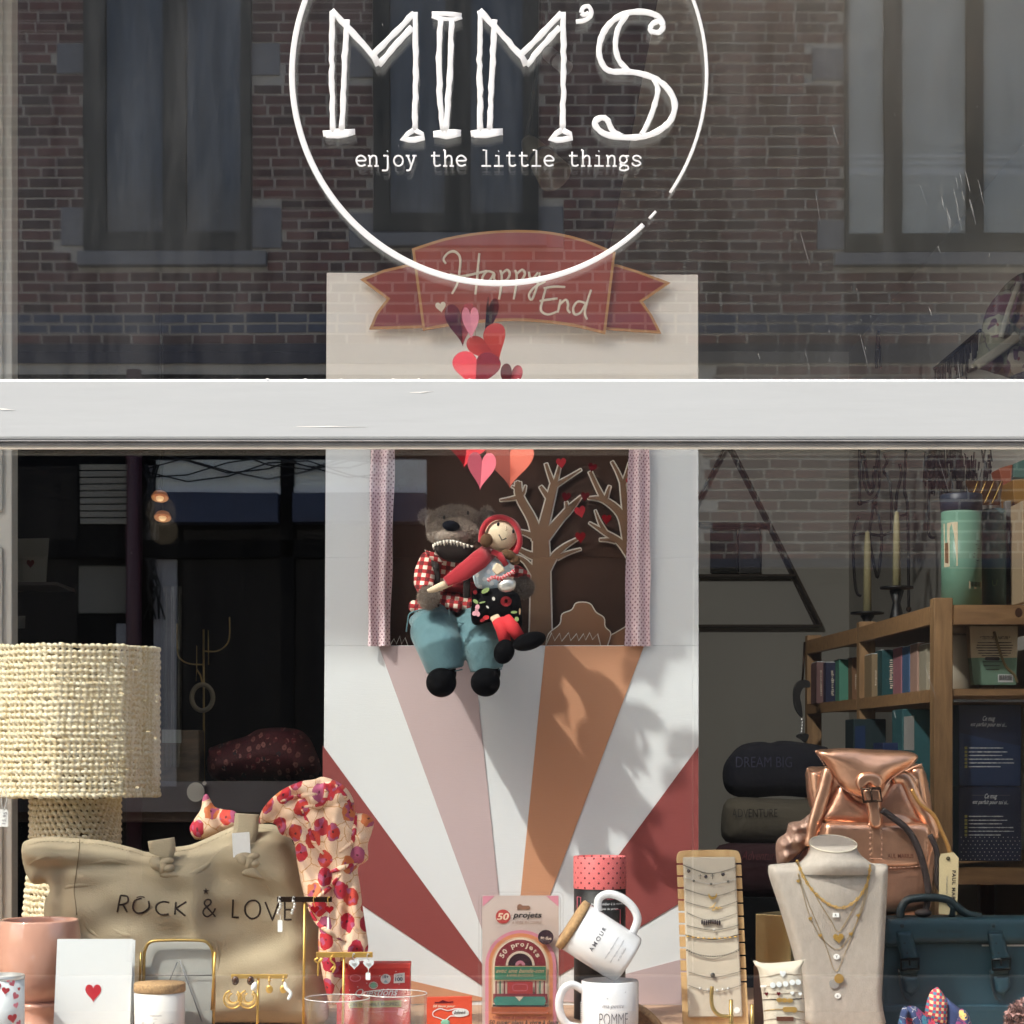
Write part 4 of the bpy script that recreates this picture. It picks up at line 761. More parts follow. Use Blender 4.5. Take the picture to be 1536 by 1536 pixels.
def hstroke(mb, pts, wpx, hit, lift=.001, n=6, sm=0, flat=.25, Y=.3):
    if sm: pts = smooth(pts, sm)
    q = []
    for i in range(len(pts)-1):
        (a, b), (c, d) = pts[i], pts[i+1]; k = max(1, int(math.hypot(c-a, d-b)/3)); q += [(a+(c-a)*t/k, b+(d-b)*t/k) for t in range(k)]
    q.append(pts[-1]); P_ = [hit(x, y, lift) for x, y in q]; ww = wpx if hasattr(wpx, '__len__') else [wpx]
    ww = np.interp(np.linspace(0, 1, len(q)), np.linspace(0, 1, len(ww)), ww) if len(ww) > 1 else [ww[0]]*len(q)
    return mb.tube(P_, [v*S(Y)/2 for v in ww], n, False, flat)
pr = MB(); LW = 3.0
def L_(lines, w_=LW, sm=0):
    for q in lines: hstroke(pr, zc(q), w_, hb, .0006, 6, sm)
L_([[(620, 945), (637, 857)], [(650, 905), (672, 945)]]); L_([[(637, 857), (672, 862), (676, 890), (650, 905), (628, 906)]], LW, 3)
L_([[(748, 872), (712, 885), (703, 925), (725, 950), (760, 945), (788, 920), (785, 885)]], LW, 3); L_([[(722, 868), (745, 862), (765, 868)]], 1.8, 2); L_([[(895, 895), (862, 890), (830, 905), (826, 935), (850, 958), (890, 955)]], LW, 3)
L_([[(930, 892), (924, 958)], [(985, 890), (930, 925), (980, 965)]]); L_([[(1138, 968), (1100, 925), (1080, 900), (1090, 880), (1112, 882), (1112, 902), (1080, 928), (1074, 952), (1095, 970), (1125, 950), (1138, 925)]], 2.7, 3)
L_([[(1232, 880), (1228, 972), (1262, 974)]]); L_([[(1370, 900), (1350, 884), (1318, 888), (1296, 915), (1300, 955), (1330, 980), (1365, 965), (1376, 930), (1370, 900)]], LW, 3)
L_([[(1402, 892), (1440, 988), (1476, 890)], [(1538, 884), (1505, 884), (1505, 985), (1540, 985)], [(1505, 932), (1536, 932)]])
obj('printed_lettering', pr, m_print, bag)
cx, cy_ = zc([(1088, 835)])[0]; st = [(cx+(5 if i % 2 == 0 else 2.1)*math.sin(i*math.pi/5), cy_-(5 if i % 2 == 0 else 2.1)*math.cos(i*math.pi/5)) for i in range(10)]; c = hb(cx, cy_); obj('printed_star', pp(MB(), st, c.y-.0012, .002), m_print, bag)
sm_ = MB(); hstroke(sm_, zc([(422, 560), (415, 650), (400, 760), (392, 830), (400, 900), (405, 960)]), 1.3, hb, .0006, 6, 4); obj('side_seam', sm_, M('seam_thread', '#6b5c44', .9), bag)
hm = MB(); top_ = smooth([(150, 590), (250, 572), (430, 578), (560, 592), (700, 626), (790, 652), (900, 628), (1000, 614), (1080, 584), (1230, 516), (1310, 494), (1380, 500), (1450, 512)], 14)
for i in range(0, len(top_)-2, 2): a_, b_ = zc([top_[i], top_[i+1]]); hm.tube([hb(*a_, .0006), hb(*b_, .0006)], .0005, 4)
obj('hem_stitching', hm, M('hem_thread', '#8a7c62', .9), bag, kind='stuff')
cr = MB()
for L in ([(440, 700), (560, 668), (680, 690), (770, 720)], [(140, 700), (250, 640), (400, 660)], [(300, 830), (420, 800), (560, 800)], [(940, 770), (1060, 720), (1150, 640), (1210, 560)], [(1390, 760), (1450, 880), (1500, 1040)], [(430, 930), (480, 1040), (600, 1120)], [(1120, 1050), (1150, 1180), (1130, 1350)], [(560, 1010), (640, 1060), (760, 1080)]): hstroke(cr, zc(L), [.5, 7, 9, 5, .5], hb, -.0010, 8, 6, .36, YG)
obj('crease', cr, m_canvas, bag)
def band(parent, name, pts, wpx, Y, mat, th=.003, dy=None):            # flat fabric strap following pixels
    L = smooth(pts, 5); mb = MB(); n = len(L); ww = np.interp(np.linspace(0, 1, n), np.linspace(0, 1, len(wpx)), wpx) if hasattr(wpx, '__len__') else [wpx]*n; v = []
    for i, (x, y) in enumerate(L):
        a, b = L[max(i-1, 0)], L[min(i+1, n-1)]; t = np.array([b[0]-a[0], b[1]-a[1]]); t = t/(np.hypot(*t)+1e-9); nn = np.array([-t[1], t[0]]); yy = Y + (dy(i/(n-1)) if dy else 0)
        for s_, o_ in ((-1, 0), (-.55, -.0012), (0, -.0018), (.55, -.0012), (1, 0)): p = W(x+nn[0]*s_*ww[i]/2, y+nn[1]*s_*ww[i]/2, yy); p.y += o_; v.append(p)
    f = [(i*5+k, i*5+k+1, (i+1)*5+k+1, (i+1)*5+k) for i in range(n-1) for k in range(4)]; m = len(v)
    v += [p + Vector((0, th, 0)) for p in v]; f += [tuple(q+m for q in reversed(g)) for g in f]
    edge = [i*5 for i in range(n)] + [(n-1)*5+k for k in range(1, 5)] + [i*5+4 for i in range(n-2, -1, -1)] + [3, 2, 1]
    f += [(edge[i], edge[(i+1) % len(edge)], edge[(i+1) % len(edge)]+m, edge[i]+m) for i in range(len(edge))]
    mb.add(v, f, True); return obj(name, mb, mat, parent)
YK = YG-.040
for S0 in (([(850, 560), (856, 610), (846, 650)], [40, 40, 34]), ([(1305, 425), (1300, 500), (1288, 580), (1292, 640)], [36, 37, 34, 28])): band(bag, 'handle', zc(S0[0]), S0[1], YK, m_canvas)
for kx, ky, r_ in ((855, 690, 1), (1312, 665, .9)):
    q = MB(); k_ = S(YK)/3.524
    for dx, dy_, rx, rz, ro in ((-28, 0, 44, 34, 40), (22, -12, 44, 22, -15), (10, 10, 28, 44, 20), (34, 22, 34, 26, 0)): q.ell(W(*zc([(kx+dx, ky+dy_)])[0], YK-.006), (rx*k_, .008, rz*k_), Matrix.Rotation(R(ro), 3, 'Y'), 14, 8)
    obj('knot', q, m_canvas, bag)
q = MB().pillow(XZ(zc(smooth([(845, 760), (860, 722), (900, 712), (950, 735), (978, 752), (920, 768)], 3, True)), YK-.004), YK-.004, .006, .003, .008, .003); obj('knot_tail', q, m_canvas, bag)
q = MB().pillow(XZ(zc(smooth([(1278, 745), (1300, 705), (1340, 690), (1365, 700), (1385, 740), (1402, 775), (1340, 765)], 3, True)), YK-.004), YK-.004, .006, .003, .008, .003); obj('knot_tail', q, m_canvas, bag)
tg_ = thing('price_tag', 'square white price label tied to the canvas bag handle', 'price tag', W(361, 1285, YK-.012)); obj('tag', pp(MB(), zc([(1226, 528), (1318, 521), (1325, 648), (1232, 656)]), YK-.010, .0006), m_tag, tg_)
# ------------------------------------------------------------ poppy scarf
zs = zt(380, 1120, 3.657); YSC = .262
m_pop = Mpoppy('poppy_cotton', '#e6c3a6', ['#b8222c', '#c4362c', '#a81c33', '#bd3d30', '#ad2a34', '#c87040', '#b02038', '#a85070'], '#c08a50', 54, .39, 0)
scf = thing('poppy_scarf', 'pale peach scarf printed with red and mauve poppies draped over the canvas bag', 'scarf', W(500, 1500, YSC))
def foldfn(fs):
    def f(x, z, h):
        d = 0
        for px, py, ang, wd, a in fs:
            X, Z = W(px, py, YSC).x, W(px, py, YSC).z; t = ((x-X)*math.cos(ang)+(z-Z)*math.sin(ang))/wd; d += a*math.exp(-t*t)*(1 if t < 0 else .75)
        return d*min(1, h*1.3)
    return f
P_ = smooth([(30, 420), (55, 335), (145, 245), (255, 192), (330, 180), (385, 166), (470, 196), (520, 240), (552, 300), (560, 362), (615, 368), (660, 408), (650, 470), (628, 540), (628, 620), (575, 662), (585, 760), (600, 880), (618, 1000), (628, 1120), (560, 1160), (500, 1240), (492, 1350), (440, 1420), (400, 1350), (372, 1210), (355, 1090), (356, 965), (305, 880), (268, 780), (238, 620), (218, 515), (150, 480), (125, 430), (80, 415)], 4, True)
obj('cloth', MB().pillow(XZ(zs(P_), YSC), YSC, .026, .02, .022, .0042, foldfn([(470, 1250, .4, .010, .012), (492, 1300, -.2, .007, -.008), (520, 1230, 1.1, .008, .011), (440, 1200, 2.2, .009, .012), (500, 1350, .1, .006, .008), (530, 1290, -.1, .006, .010), (455, 1185, .9, .006, -.010), (520, 1400, .5, .007, .009), (415, 1215, .6, .006, .008), (475, 1215, 1.9, .004, .008)])), m_pop, scf)
hbs = hitter(BVHTree.FromPolygons([v.co + scf.location for v in scf.children[0].data.vertices], [tuple(q.vertices) for q in scf.children[0].data.polygons]), YSC)
q = MB()
for L in ([(265, 345), (300, 420), (330, 520), (385, 590)], [(565, 365), (555, 440), (540, 520), (470, 580)], [(385, 190), (400, 250), (375, 310), (280, 330)], [(300, 880), (355, 970), (440, 1030), (510, 1070)], [(150, 300), (250, 270), (350, 260)], [(570, 640), (500, 660), (420, 690)], [(450, 210), (500, 270), (545, 350)], [(480, 700), (420, 770), (350, 830)]): hstroke(q, zs(L), [2, 7, 8, 3], hbs, .0006, 8, 6, .5, YSC)
obj('fold', q, m_pop, scf)
q = MB().pillow(XZ(zc(smooth([(1002, 500), (1030, 450), (1062, 400), (1072, 340), (1096, 322), (1132, 385), (1180, 402), (1240, 412), (1290, 470), (1240, 510), (1140, 545), (1050, 562), (1020, 548)], 4, True)), YSC+.10), YSC+.10, .02, .015, .015, .004, foldfn([(310, 1210, .3, .008, .01), (330, 1225, 1.0, .006, .008)])); obj('cloth', q, m_pop, scf)
# ------------------------------------------------------------ small things along the front, left half
def lathe_thing(parent, name, prof_px, cx, Y, mat, n=40, cap0=True, cap1=False, M_=None):     # profile in pixels: (radius, row)
    s = S(Y); c = W(cx, 0, Y); return obj(name, MB().lathe([(r*s, W(0, y, Y).z) for r, y in prof_px], (c.x, Y, 0), n, None, cap0, cap1), mat, parent)
m_pinkg = M('pink_glazed_ceramic', '#cb9a86', .12, coat=.6, var=(9, .06)); Yv = .24
vz = thing('ceramic_goblet', 'glossy pink ceramic goblet vase behind the white heart card', 'vase', W(59, 1555, Yv))
lathe_thing(vz, 'bowl', [(10, 1508), (24, 1504), (44, 1490), (56, 1470), (62, 1440), (62.5, 1415), (60, 1392), (58, 1381), (57, 1379), (55.5, 1381), (57, 1394), (59, 1420), (57, 1450), (40, 1480), (0, 1490)], 59, Yv, m_pinkg, 48)
lathe_thing(vz, 'foot', [(44, 1562), (44, 1556), (34, 1540), (31, 1525), (33, 1511), (38, 1507), (36, 1503), (20, 1500)], 59, Yv, m_pinkg, 40)
q = MB().lathe([(24.5*S(.11)*1.45, W(0, 1580, .11).z), (24.5*S(.11)*1.45, W(0, 1466, .11).z)], (W(2, 0, .11).x, .11, 0), 40)
can = thing('heart_tin', 'white tin printed with small red hearts in the bottom left corner', 'tin', W(2, 1572, .11)); rc = 35*S(.11); cc = W(1, 0, .11)
obj('tin_body', MB().lathe([(rc, Z0), (rc, W(0, 1468, .11).z)], (cc.x, .11, 0), 48), m_paper, can); obj('tin_rim', MB().lathe([(rc*1.0, W(0, 1468.5, .11).z), (rc*1.03, W(0, 1466, .11).z), (rc*1.0, W(0, 1462, .11).z), (rc*.93, W(0, 1462, .11).z), (rc*.9, W(0, 1470, .11).z), (0, W(0, 1470, .11).z)], (cc.x, .11, 0), 48), m_silver, can)
def wrap(cx, Y, r, lift=.0005):                # map (metres along, height) to the front of an upright cylinder; a=0 faces the window
    c = W(cx, 0, Y); return lambda a, z: Vector((c.x + (r+lift)*math.sin(a/r), Y - (r+lift)*math.cos(a/r), z))
wf = wrap(1, .11, rc); k11 = S(.11)
for i, (x, y, s_, ro, m_) in enumerate(((3, 1478, 15, .3, 'a'), (16, 1483, 11, -.2, 'a'), (25, 1473, 9, .5, 'b'), (28, 1492, 11, -.6, 'b'), (29, 1506, 9, .2, 'c'), (25, 1525, 14, .1, 'a'), (32, 1533, 9, .4, 'b'), (-8, 1490, 12, 0, 'a'), (20, 1468.5, 5, .6, 'c'), (32, 1482, 6, 0, 'a'))):
    ax = math.asin(max(-.97, min(.97, (x-1)*k11/rc)))*rc; hp_ = heart(ax, W(0, y, .11).z, s_*k11*1.1, s_*k11, ro, 20); obj('printed_heart', MB().add([wf(a, z) for a, z in hp_], [tuple(range(19, -1, -1))]), {'a': m_red, 'b': m_pink, 'c': m_pinkl}[m_], can)
cardt = thing('greeting_card', 'white greeting card with one red heart standing at bottom left', 'greeting card', W(140, 1565, .15)); Yc = .15
obj('card', pp(MB(), [(86, 1408.5), (199.5, 1408.5), (194, 1566), (79, 1566)], Yc, .0008), m_paper, cardt); c = W(140, 1490, Yc); obj('printed_heart', MB().prism(heart(c.x, c.z, 24*S(Yc), 27*S(Yc)), Yc-.0006, Yc-.0002), m_red, cardt)
obj('back_flap', pp(MB(), [(90, 1410), (203, 1410), (199, 1566), (84, 1566)], Yc+.02, .0008), m_paper, cardt)
Yd = .135; cd = thing('candle_jar', 'white ceramic candle jar with cork lid beside the heart card', 'candle', W(239, 1568, Yd))
lathe_thing(cd, 'jar', [(35, 1568), (37, 1560), (37.8, 1489), (36.5, 1487.6)], 239.5, Yd, M('white_ceramic', '#e2ded8', .25, coat=.4), 44); lathe_thing(cd, 'cork_lid', [(37, 1487.4), (38.8, 1486), (38.4, 1475.5), (37.6, 1474), (0, 1474)], 239.5, Yd, m_cork, 44)
rj = 37.9*S(Yd); wj = wrap(239.5, Yd, rj)
def wtext(body, y, wpx, hpx, mapper, Y, x0=0, bold=0, shear=0, sp=1.0):
    z = W(0, y, Y).z; return text(body, 0, 0, wpx, hpx, Y, bold=bold, shear=shear, sp=sp, fn=lambda a, b: mapper(a + x0*S(Y), z + b), anchor='c')
obj('lettering', wtext('maison', 1520, 18, 3.0, wj, Yd), m_greyink, cd); q = MB(); 
for L in ([(216, 1524), (218, 1536), (216, 1541)], [(214, 1528), (224, 1526), (223, 1531), (217, 1533)]): hstroke(q, L, .9, lambda x, y, l: wj(math.asin((x-239.5)*S(Yd)/rj)*rj, W(0, y, Yd).z), 0, 5, 3)
obj('script', wtext('flamboyant', 1537, 50, 9, wj, Yd, 2, -.012, .3), m_greyink, cd); obj('dash', wtext('-', 1525, 6, 4, wj, Yd), m_greyink, cd)
Yf = .18; fr = thing('photo_frame', 'gold floating glass photo frame with rounded corners behind the candle', 'photo frame', W(268, 1562, Yf))
oq = rrect(215, 1409, 321, 1600, 16); oq2 = rrect(219.5, 1413.5, 316.5, 1596, 12); q = MB()
obj('frame', MB().tube(P3([(215.5, 1562)]+smooth([(215.5, 1500), (216, 1440), (218, 1424), (224, 1414), (235, 1411), (268, 1410), (302, 1411), (312, 1415), (318, 1424), (320, 1440), (321, 1500)], 5)+[(319, 1562)], Yf), 2.4*S(Yf), 10, flat=1.6), m_brass, fr)
obj('side_clip', MB().tube(P3([(211.5, 1428), (209.5, 1475)], Yf-.004), 1.9*S(Yf), 8), m_brass, fr); obj('side_clip', MB().tube(P3([(322.5, 1428), (320.5, 1465), (317.5, 1515)], Yf-.004), 2.0*S(Yf), 8), m_gold, fr)
obj('glass', pp(MB(), rrect(217, 1412, 319, 1562, 12), Yf+.003, .002), m_clear, fr); q = MB()
obj('back_print', pp(MB(), rrect(217, 1412, 319, 1562, 12), Yf+.010, .001), M('pale_frame_back', '#bfbcb6', .6), fr)
for L in ([(216, 1463), (319, 1463)], [(266, 1443), (250, 1481)], [(269.5, 1441), (303, 1532)]): stroke(q, L, Yf+.006, 2.0, .5)
obj('back_wire', q, M('grey_wire', '#7d7b80', .4), fr)
# earring bars
ze = zt(400, 1320, 4.8)
def bar(label, x0, x1, y, px_, Y, mat, matp, yb, th=8):
    t = thing('earring_stand', label, 'jewellery stand', W(px_, yb, Y), 'earring stands'); s = S(Y)
    a, b = W(x0, y, Y), W(x1, y+th, Y); obj('crossbar', MB().box(a.x, b.x, Y-.003, Y+.003, b.z, a.z), mat, t, .0005)
    p0, p1 = W(px_, y+th, Y), W(px_, yb, Y); obj('pole', MB().tube([(p0.x, Y, p0.z), (p1.x-.002, Y, Z0)], 2.0*s, 10), matp, t)
    obj('foot', MB().lathe([(.022, Z0), (.022, Z0+.003), (.002, Z0+.004)], (p1.x-.002, Y, 0), 24), matp, t); return t
YE1, YE2, YE3 = .16, .14, .12
bar('tall gold earring stand with dark bronze crossbar before the canvas bag', 416, 498, 1345, 457, YE1, m_bronze, m_gold, 1565); bar('gold earring stand with plain gold crossbar before the poppy scarf', 474.5, 559, 1428, 516, YE2, m_gold, m_gold, 1568); bar('low gold earring stand with round pierced hoops beside the frame', 347, 431, 1461.5, 387.5, YE3, m_gold, m_gold, 1570, 6)
def earring(label, parts, loc):
    t = thing('earring', label, 'earring', loc, 'earrings on the stands')
    for nm, mb, mt in parts: obj(nm, mb, mt, t)
def hook(x, y0, y1, Y): return MB().tube(P3(smooth([(x+1, y0), (x-1, y0-2), (x-2.5, y0+3), (x, y1)], 4), Y-.004), .7*S(Y), 6)
def ptag(x, y0, y1, Y, w_=6): 
    mb = pp(MB(), rrect(x-w_/2, y0+5, x+w_/2, y1, 1.2, 2), Y-.008, .0005); mb.tube(P3([(x, y0-3), (x+.7, y0+2), (x, y0+6)], Y-.0078), .35*S(Y), 4); return mb
for x, tg1, lb in ((420, True, 'silver twisted hoop earring with white tag at the left end of the bronze bar'), (441, False, 'silver twisted hoop earring without a tag on the bronze bar')):
    q = MB()
    for k in range(5): q.ell(W(x-1+2*math.sin(k*1.2), 1352+k*4.4, YE1-.006), (2.4*S(YE1), .002, 2.6*S(YE1)), None, 10, 6)
    earring(lb, [('hook', hook(x, 1347, 1351, YE1), m_silver), ('hoop', q, m_silver)] + ([('tag', ptag(x, 1375, 1398, YE1, 7), m_tag)] if tg1 else []), W(x, 1347, YE1))
for x, tg1, lb in ((472.5, False, 'gold hook earring with small red heart and no tag on the bronze bar'), (494, True, 'gold earring with red heart and thin white tag at right end of bronze bar')):
    c = W(x, 1365, YE1-.007); q = MB().prism(heart(c.x, c.z, 13*S(YE1), 12*S(YE1)), YE1-.009, YE1-.006)
    earring(lb, [('hook', hook(x, 1347, 1360, YE1), m_gold), ('heart', q, m_foil)] + ([('tag', ptag(x-2, 1371, 1394, YE1, 3), m_tag)] if tg1 else []), W(x, 1347, YE1))
q = MB().tube(P3(smooth([(478, 1437), (472, 1440), (478, 1444), (484, 1438), (478, 1443), (477, 1464)], 4), YE2-.006), 1.5*S(YE2), 7); earring('gold bow stud earring at the left end of the plain gold bar', [('bow', q, m_gold)], W(478, 1434, YE2))
q = MB().tube(P3(smooth([(499, 1433), (496, 1440), (502, 1447), (496, 1455), (503, 1450), (499, 1459)], 4), YE2-.006), 1.6*S(YE2), 7); earring('gold knotted drop earring on the plain gold bar', [('knot', q, m_gold)], W(499, 1433, YE2))
for x, tg1, lb in ((531.5, False, 'white heart earring without a tag on the plain gold bar'), (553, True, 'white heart earring with white tag at the right end of the plain gold bar')):
    c = W(x, 1447, YE2-.006); k = S(YE2); q = MB().prism(heart(c.x, c.z, 16*k, 14.5*k), YE2-.008, YE2-.005); q2 = MB().prism(heart(c.x, c.z, 7*k, 6*k), YE2-.0086, YE2-.0081)
    earring(lb, [('hook', hook(x, 1432, 1440, YE2), m_silver), ('heart', q, m_paper), ('inner_heart', q2, m_silver)] + ([('tag', ptag(x-1, 1454, 1470, YE2, 7), m_tag)] if tg1 else []), W(x, 1432, YE2))
m_tort = M('tortoise_resin', '#4a2c14', .2, var=(120, .5), coat=.5)
for x, lb, tg1 in ((348, 'large pierced gold fan hoop earring at the far left of the low stand', 0), (371, 'large pierced gold fan hoop earring beside the pole of the low stand', 1)):
    k = S(YE3); q = MB(); ce = (x+1, 1499); lo = [(ce[0]+13.5*math.sin(a), ce[1]-13.5*math.cos(a)) for a in np.linspace(R(30), R(345), 26)]; li = [(ce[0]+1.5+7*math.sin(a), ce[1]-2-7*math.cos(a)) for a in np.linspace(R(30), R(345), 26)]
    q.tube(P3(lo, YE3-.006), 1.3*k, 7); q.tube(P3(li, YE3-.006), .9*k, 6)
    for a, b in zip(lo[1:-1], li[1:-1]): q.tube(P3([a, b], YE3-.006), .55*k, 5)
    st_ = MB().ell(W(x+5, 1471, YE3-.006), (5.5*k, .003, 7*k), None, 14, 8); earring(lb, [('stud', st_, m_tort), ('pierced_hoop', q, m_gold)] + ([('tag', MB().ell(W(381, 1479, YE3-.010), (4*k, .001, 7*k), Matrix.Rotation(.5, 3, 'Y'), 8, 5), m_tag)] if tg1 else []), W(x, 1466, YE3))
for x, tg1, lb in ((404, 0, 'small gold disc drop earring near the pole of the low stand'), (425, 1, 'small gold disc drop earring with curled white tag on the low stand')):
    k = S(YE3); q = MB().tube(P3([(x, 1464), (x-.6, 1470), (x, 1478)], YE3-.005), .8*k, 6); q.ell(W(x, 1471, YE3-.006), (2.2*k, .002, 2.2*k), None, 8, 6); d_ = MB().ell(W(x, 1484, YE3-.006), (5.5*k, .0015, 6.2*k), None, 16, 8)
    earring(lb, [('drop', q, m_gold), ('disc', d_, m_gold)] + ([('tag', MB().tube(P3(smooth([(427, 1473), (429, 1482), (436, 1490), (432, 1500)], 4), YE3-.009), [1*k, 2*k, 3*k, 3*k, 3*k, 3*k, 3*k, 3*k, 3*k, 3*k, 3*k, 3*k, 2*k], 6, flat=.2), m_tag)] if tg1 else []), W(x, 1464, YE3))
# tumblers
for cx, yt, Y, lb in ((506, 1497, .09, 'clear glass tumbler on the left of the pair before the red box'), (592, 1490, .14, 'clear glass tumbler on the right of the pair before the red box')):
    t = thing('glass_tumbler', lb, 'glass', W(cx, 1570, Y), 'clear glass tumblers'); r = 49
    lathe_thing(t, 'glass_wall', [(r-5, 1572), (r-3, 1560), (r, yt), (r-.6, yt-.8), (r-1.6, yt), (r-5, 1556), (0, 1560)], cx, Y, m_clear, 48)
    obj('rim', MB().lathe([(r*S(Y)-.0006+.0006*math.cos(a), W(0, yt, Y).z+.0006*math.sin(a)) for a in np.linspace(0, 2*math.pi, 7)], (W(cx, 0, Y).x, Y, 0), 56, None, False, False), M('glass_rim', '#d8d8d4', .1, spec=1), t)
# red game box and orange card
m_rbox = M('red_box', '#c23a38', .5); YR = .30; rb = thing('game_box', 'red couple card game box standing behind the glass tumblers', 'box', W(560, 1540, YR))
a, b = W(505, 1445.5, YR), W(615, 1541, YR); obj('box', MB().box(a.x, b.x, YR, YR+.03, Z0, a.z), m_rbox, rb, .001); obj('lid_edge', MB().box(a.x-.0005, b.x+.0005, YR-.0007, YR+.031, W(0, 1453, YR).z, a.z+.0007), M('red_lid', '#d04a44', .5), rb, .001)
zq = zt(400, 1320, 4.8); obj('script', text('Questions', 533, 1494.5, 64, 11, YR-.0012, 1.5, .01, .45), m_paper, rb)
obj('printed_band', pp(MB(), [(523, 1502), (602, 1500.5), (602, 1510.5), (523, 1512)], YR-.001, .0008), M('olive_band', '#a8a45c', .6), rb); obj('lettering', text('UN ENSEMBLE PROPRES', 526, 1510, 73, 5.2, YR-.0016, 1, .012), M('green_ink', '#3e4a38', .7), rb); obj('lettering', text('des questions pour se retrouver', 540, 1519, 56, 2.4, YR-.0012, 1), m_pinkl, rb)
c = circ(578.5, 1468.5, 7.6); obj('round_badge', pp(MB(), c, YR-.001, .0008), m_paper, rb); obj('lettering', text('18+', 574, 1467.5, 9, 4.6, YR-.0016, 0, .02), M('navy_ink', '#2c3a60', .7), rb); obj('emblem', pp(MB(), [(578.5, 1469.5), (582, 1474), (575, 1474)], YR-.0016, .0004), M('pale_blue_ink', '#8db4c4', .7), rb)
obj('square_badge', pp(MB(), [(591, 1461), (607, 1459), (607, 1474), (590.5, 1475)], YR-.001, .0008), m_paper, rb); obj('lettering', text('100', 593, 1471.5, 11, 5.2, YR-.0016, 2, .03), bpy.data.materials['navy_ink'], rb); obj('lettering', text('CARTES', 593, 1465, 11, 2.4, YR-.0016, 4, .01), bpy.data.materials['navy_ink'], rb)
for x, y, mt in ((533, 1467, m_pinkl), (560, 1478, m_silver)): o = [(x+8*math.cos(t)*(.8 if mt is m_silver else 1), y+5*math.sin(t)) for t in np.linspace(0, 2*math.pi, 12, False)]; obj('printed_shape', stroke(MB(), o, YR-.0012, 1.4, .2, 6, 0, True), mt, rb)
obj('printed_shape', pp(MB(), [(560, 1472), (566, 1478), (560, 1484), (554, 1478)], YR-.0012, .0004), M('mint_ink', '#7fb8a0', .7), rb); obj('printed_shape', pp(MB(), [(598, 1512), (606, 1514), (603, 1524), (596, 1522)], YR-.0012, .0004), m_pinkl, rb)
dd = MB()
for i in range(16): x, y = random.uniform(512, 612), random.uniform(1456, 1496); dd.prism(XZ(circ(x, y, .8, n=6), YR-.0012), YR-.0012, YR-.0008)
obj('printed_dots', dd, m_paper, rb, kind='stuff')
YO = .28; oc = thing('orange_card', 'orange hanging card pack beside the red box', 'card pack', W(674, 1543, YO)); obj('card', pp(MB(), [(640, 1496), (708, 1494.5), (708, 1544), (640, 1544)], YO, .006), M('orange_card_stock', '#cf4a2a', .5), oc, .0005)
obj('hang_slot', pp(MB(), [(652, 1503), (658, 1503), (664, 1500), (672, 1502.5), (680, 1502), (680, 1504), (652, 1505)], YO-.0006, .0004), m_dkred, oc); obj('lettering', text('50 lieux pour', 649, 1511, 34, 3.6, YO-.0006, .5, .015, .3), m_creamink, oc)
q = MB(); stroke(q, smooth([(650, 1518), (660, 1513), (672, 1516), (684, 1513), (700, 1515), (702, 1522), (690, 1525), (676, 1524), (668, 1530), (658, 1527), (650, 1524)], 3, True), YO-.0008, 1.6, .2, 6, 0, True); obj('outline_drawing', q, m_paper, oc)
obj('speech_bubble', pp(MB(), circ(690, 1519, 12, 5.5), YO-.0009, .0004), m_paper, oc); obj('lettering', text('Idees', 681, 1521.5, 18, 5, YO-.0014, 4, .01, .4), m_ink, oc); q = MB(); q.ell(W(668, 1534, YO-.001), (7*S(YO), .0006, 5*S(YO)), None, 14, 6); obj('printed_shape', q, bpy.data.materials['mint_ink'], oc)
# ------------------------------------------------------------ blister pack, apron tube, mugs
zz = zt(710, 1330, 7.457); YX = .24
bl = thing('blister_pack', 'clear plastic blister pack with jukebox artwork reading 50 projets', 'packaged game', W(780, 1550, YX)); Y0_ = YX
mc = {k: M('print_'+k, v, .6) for k, v in dict(card='#c9b7ae', pink='#d58a9c', brown='#8a6450', red='#b8403e', maroon='#8a2f3a', black='#231f22', peach='#e8c9ae', orange='#d98a60', dorange='#b4582c', green='#3f8266', tan='#d8b790', vinyl='#3a2430', cream='#ecd9c4', teal='#3e8f80').items()}
lay = [0]
def ly(name, pts, mat, raw=False, d=.0004):
    lay[0] += 1; return obj(name, pp(MB(), pts if raw else zz(pts), YX - .0002 - lay[0]*.00016, .00012), mat, bl)
obj('backing_card', pp(MB(), zz(rrect(100, 100, 955, 1640, 20)), YX, .0012), mc['card'], bl)
ly('printed_corner', [(104, 104), (240, 104), (104, 222)], mc['pink']); ly('printed_corner', [(952, 104), (815, 104), (952, 222)], mc['pink'])
ly('hang_hole', [(490, 258), (490, 212), (505, 200), (520, 192), (535, 196), (548, 212), (620, 212), (640, 235), (625, 258)], mc['brown']); ly('badge', zz([(332+82*math.cos(t), 335+80*math.sin(t)) for t in np.linspace(0, 2*math.pi, 26, False)]), mc['red'], True)
def lt(body, x, y, w_, h_, mat, rot=0, **k):
    lay[0] += 1; px, py = zz([(x, y)])[0]; obj('lettering', text(body, px, py, w_/7.457, h_/7.457, YX-.0002-lay[0]*.00016, rot, **k), mat, bl)
lt('50', 262, 370, 138, 72, mc['peach'], bold=.03, shear=.2); lt('projets', 442, 345, 325, 62, mc['black'], bold=.018, shear=.25); lt('A VIVRE EN COUPLE', 434, 418, 332, 34, mc['brown'], bold=-.005)
def arch(x0, x1, top, bot, mat, nm='printed_arch'):
    cx = (x0+x1)/2; r = (x1-x0)/2; ly(nm, [(cx+r*math.cos(t), top+r-r*math.sin(t)) for t in np.linspace(0, math.pi, 26)] + [(x0, bot), (x1, bot)], mat)
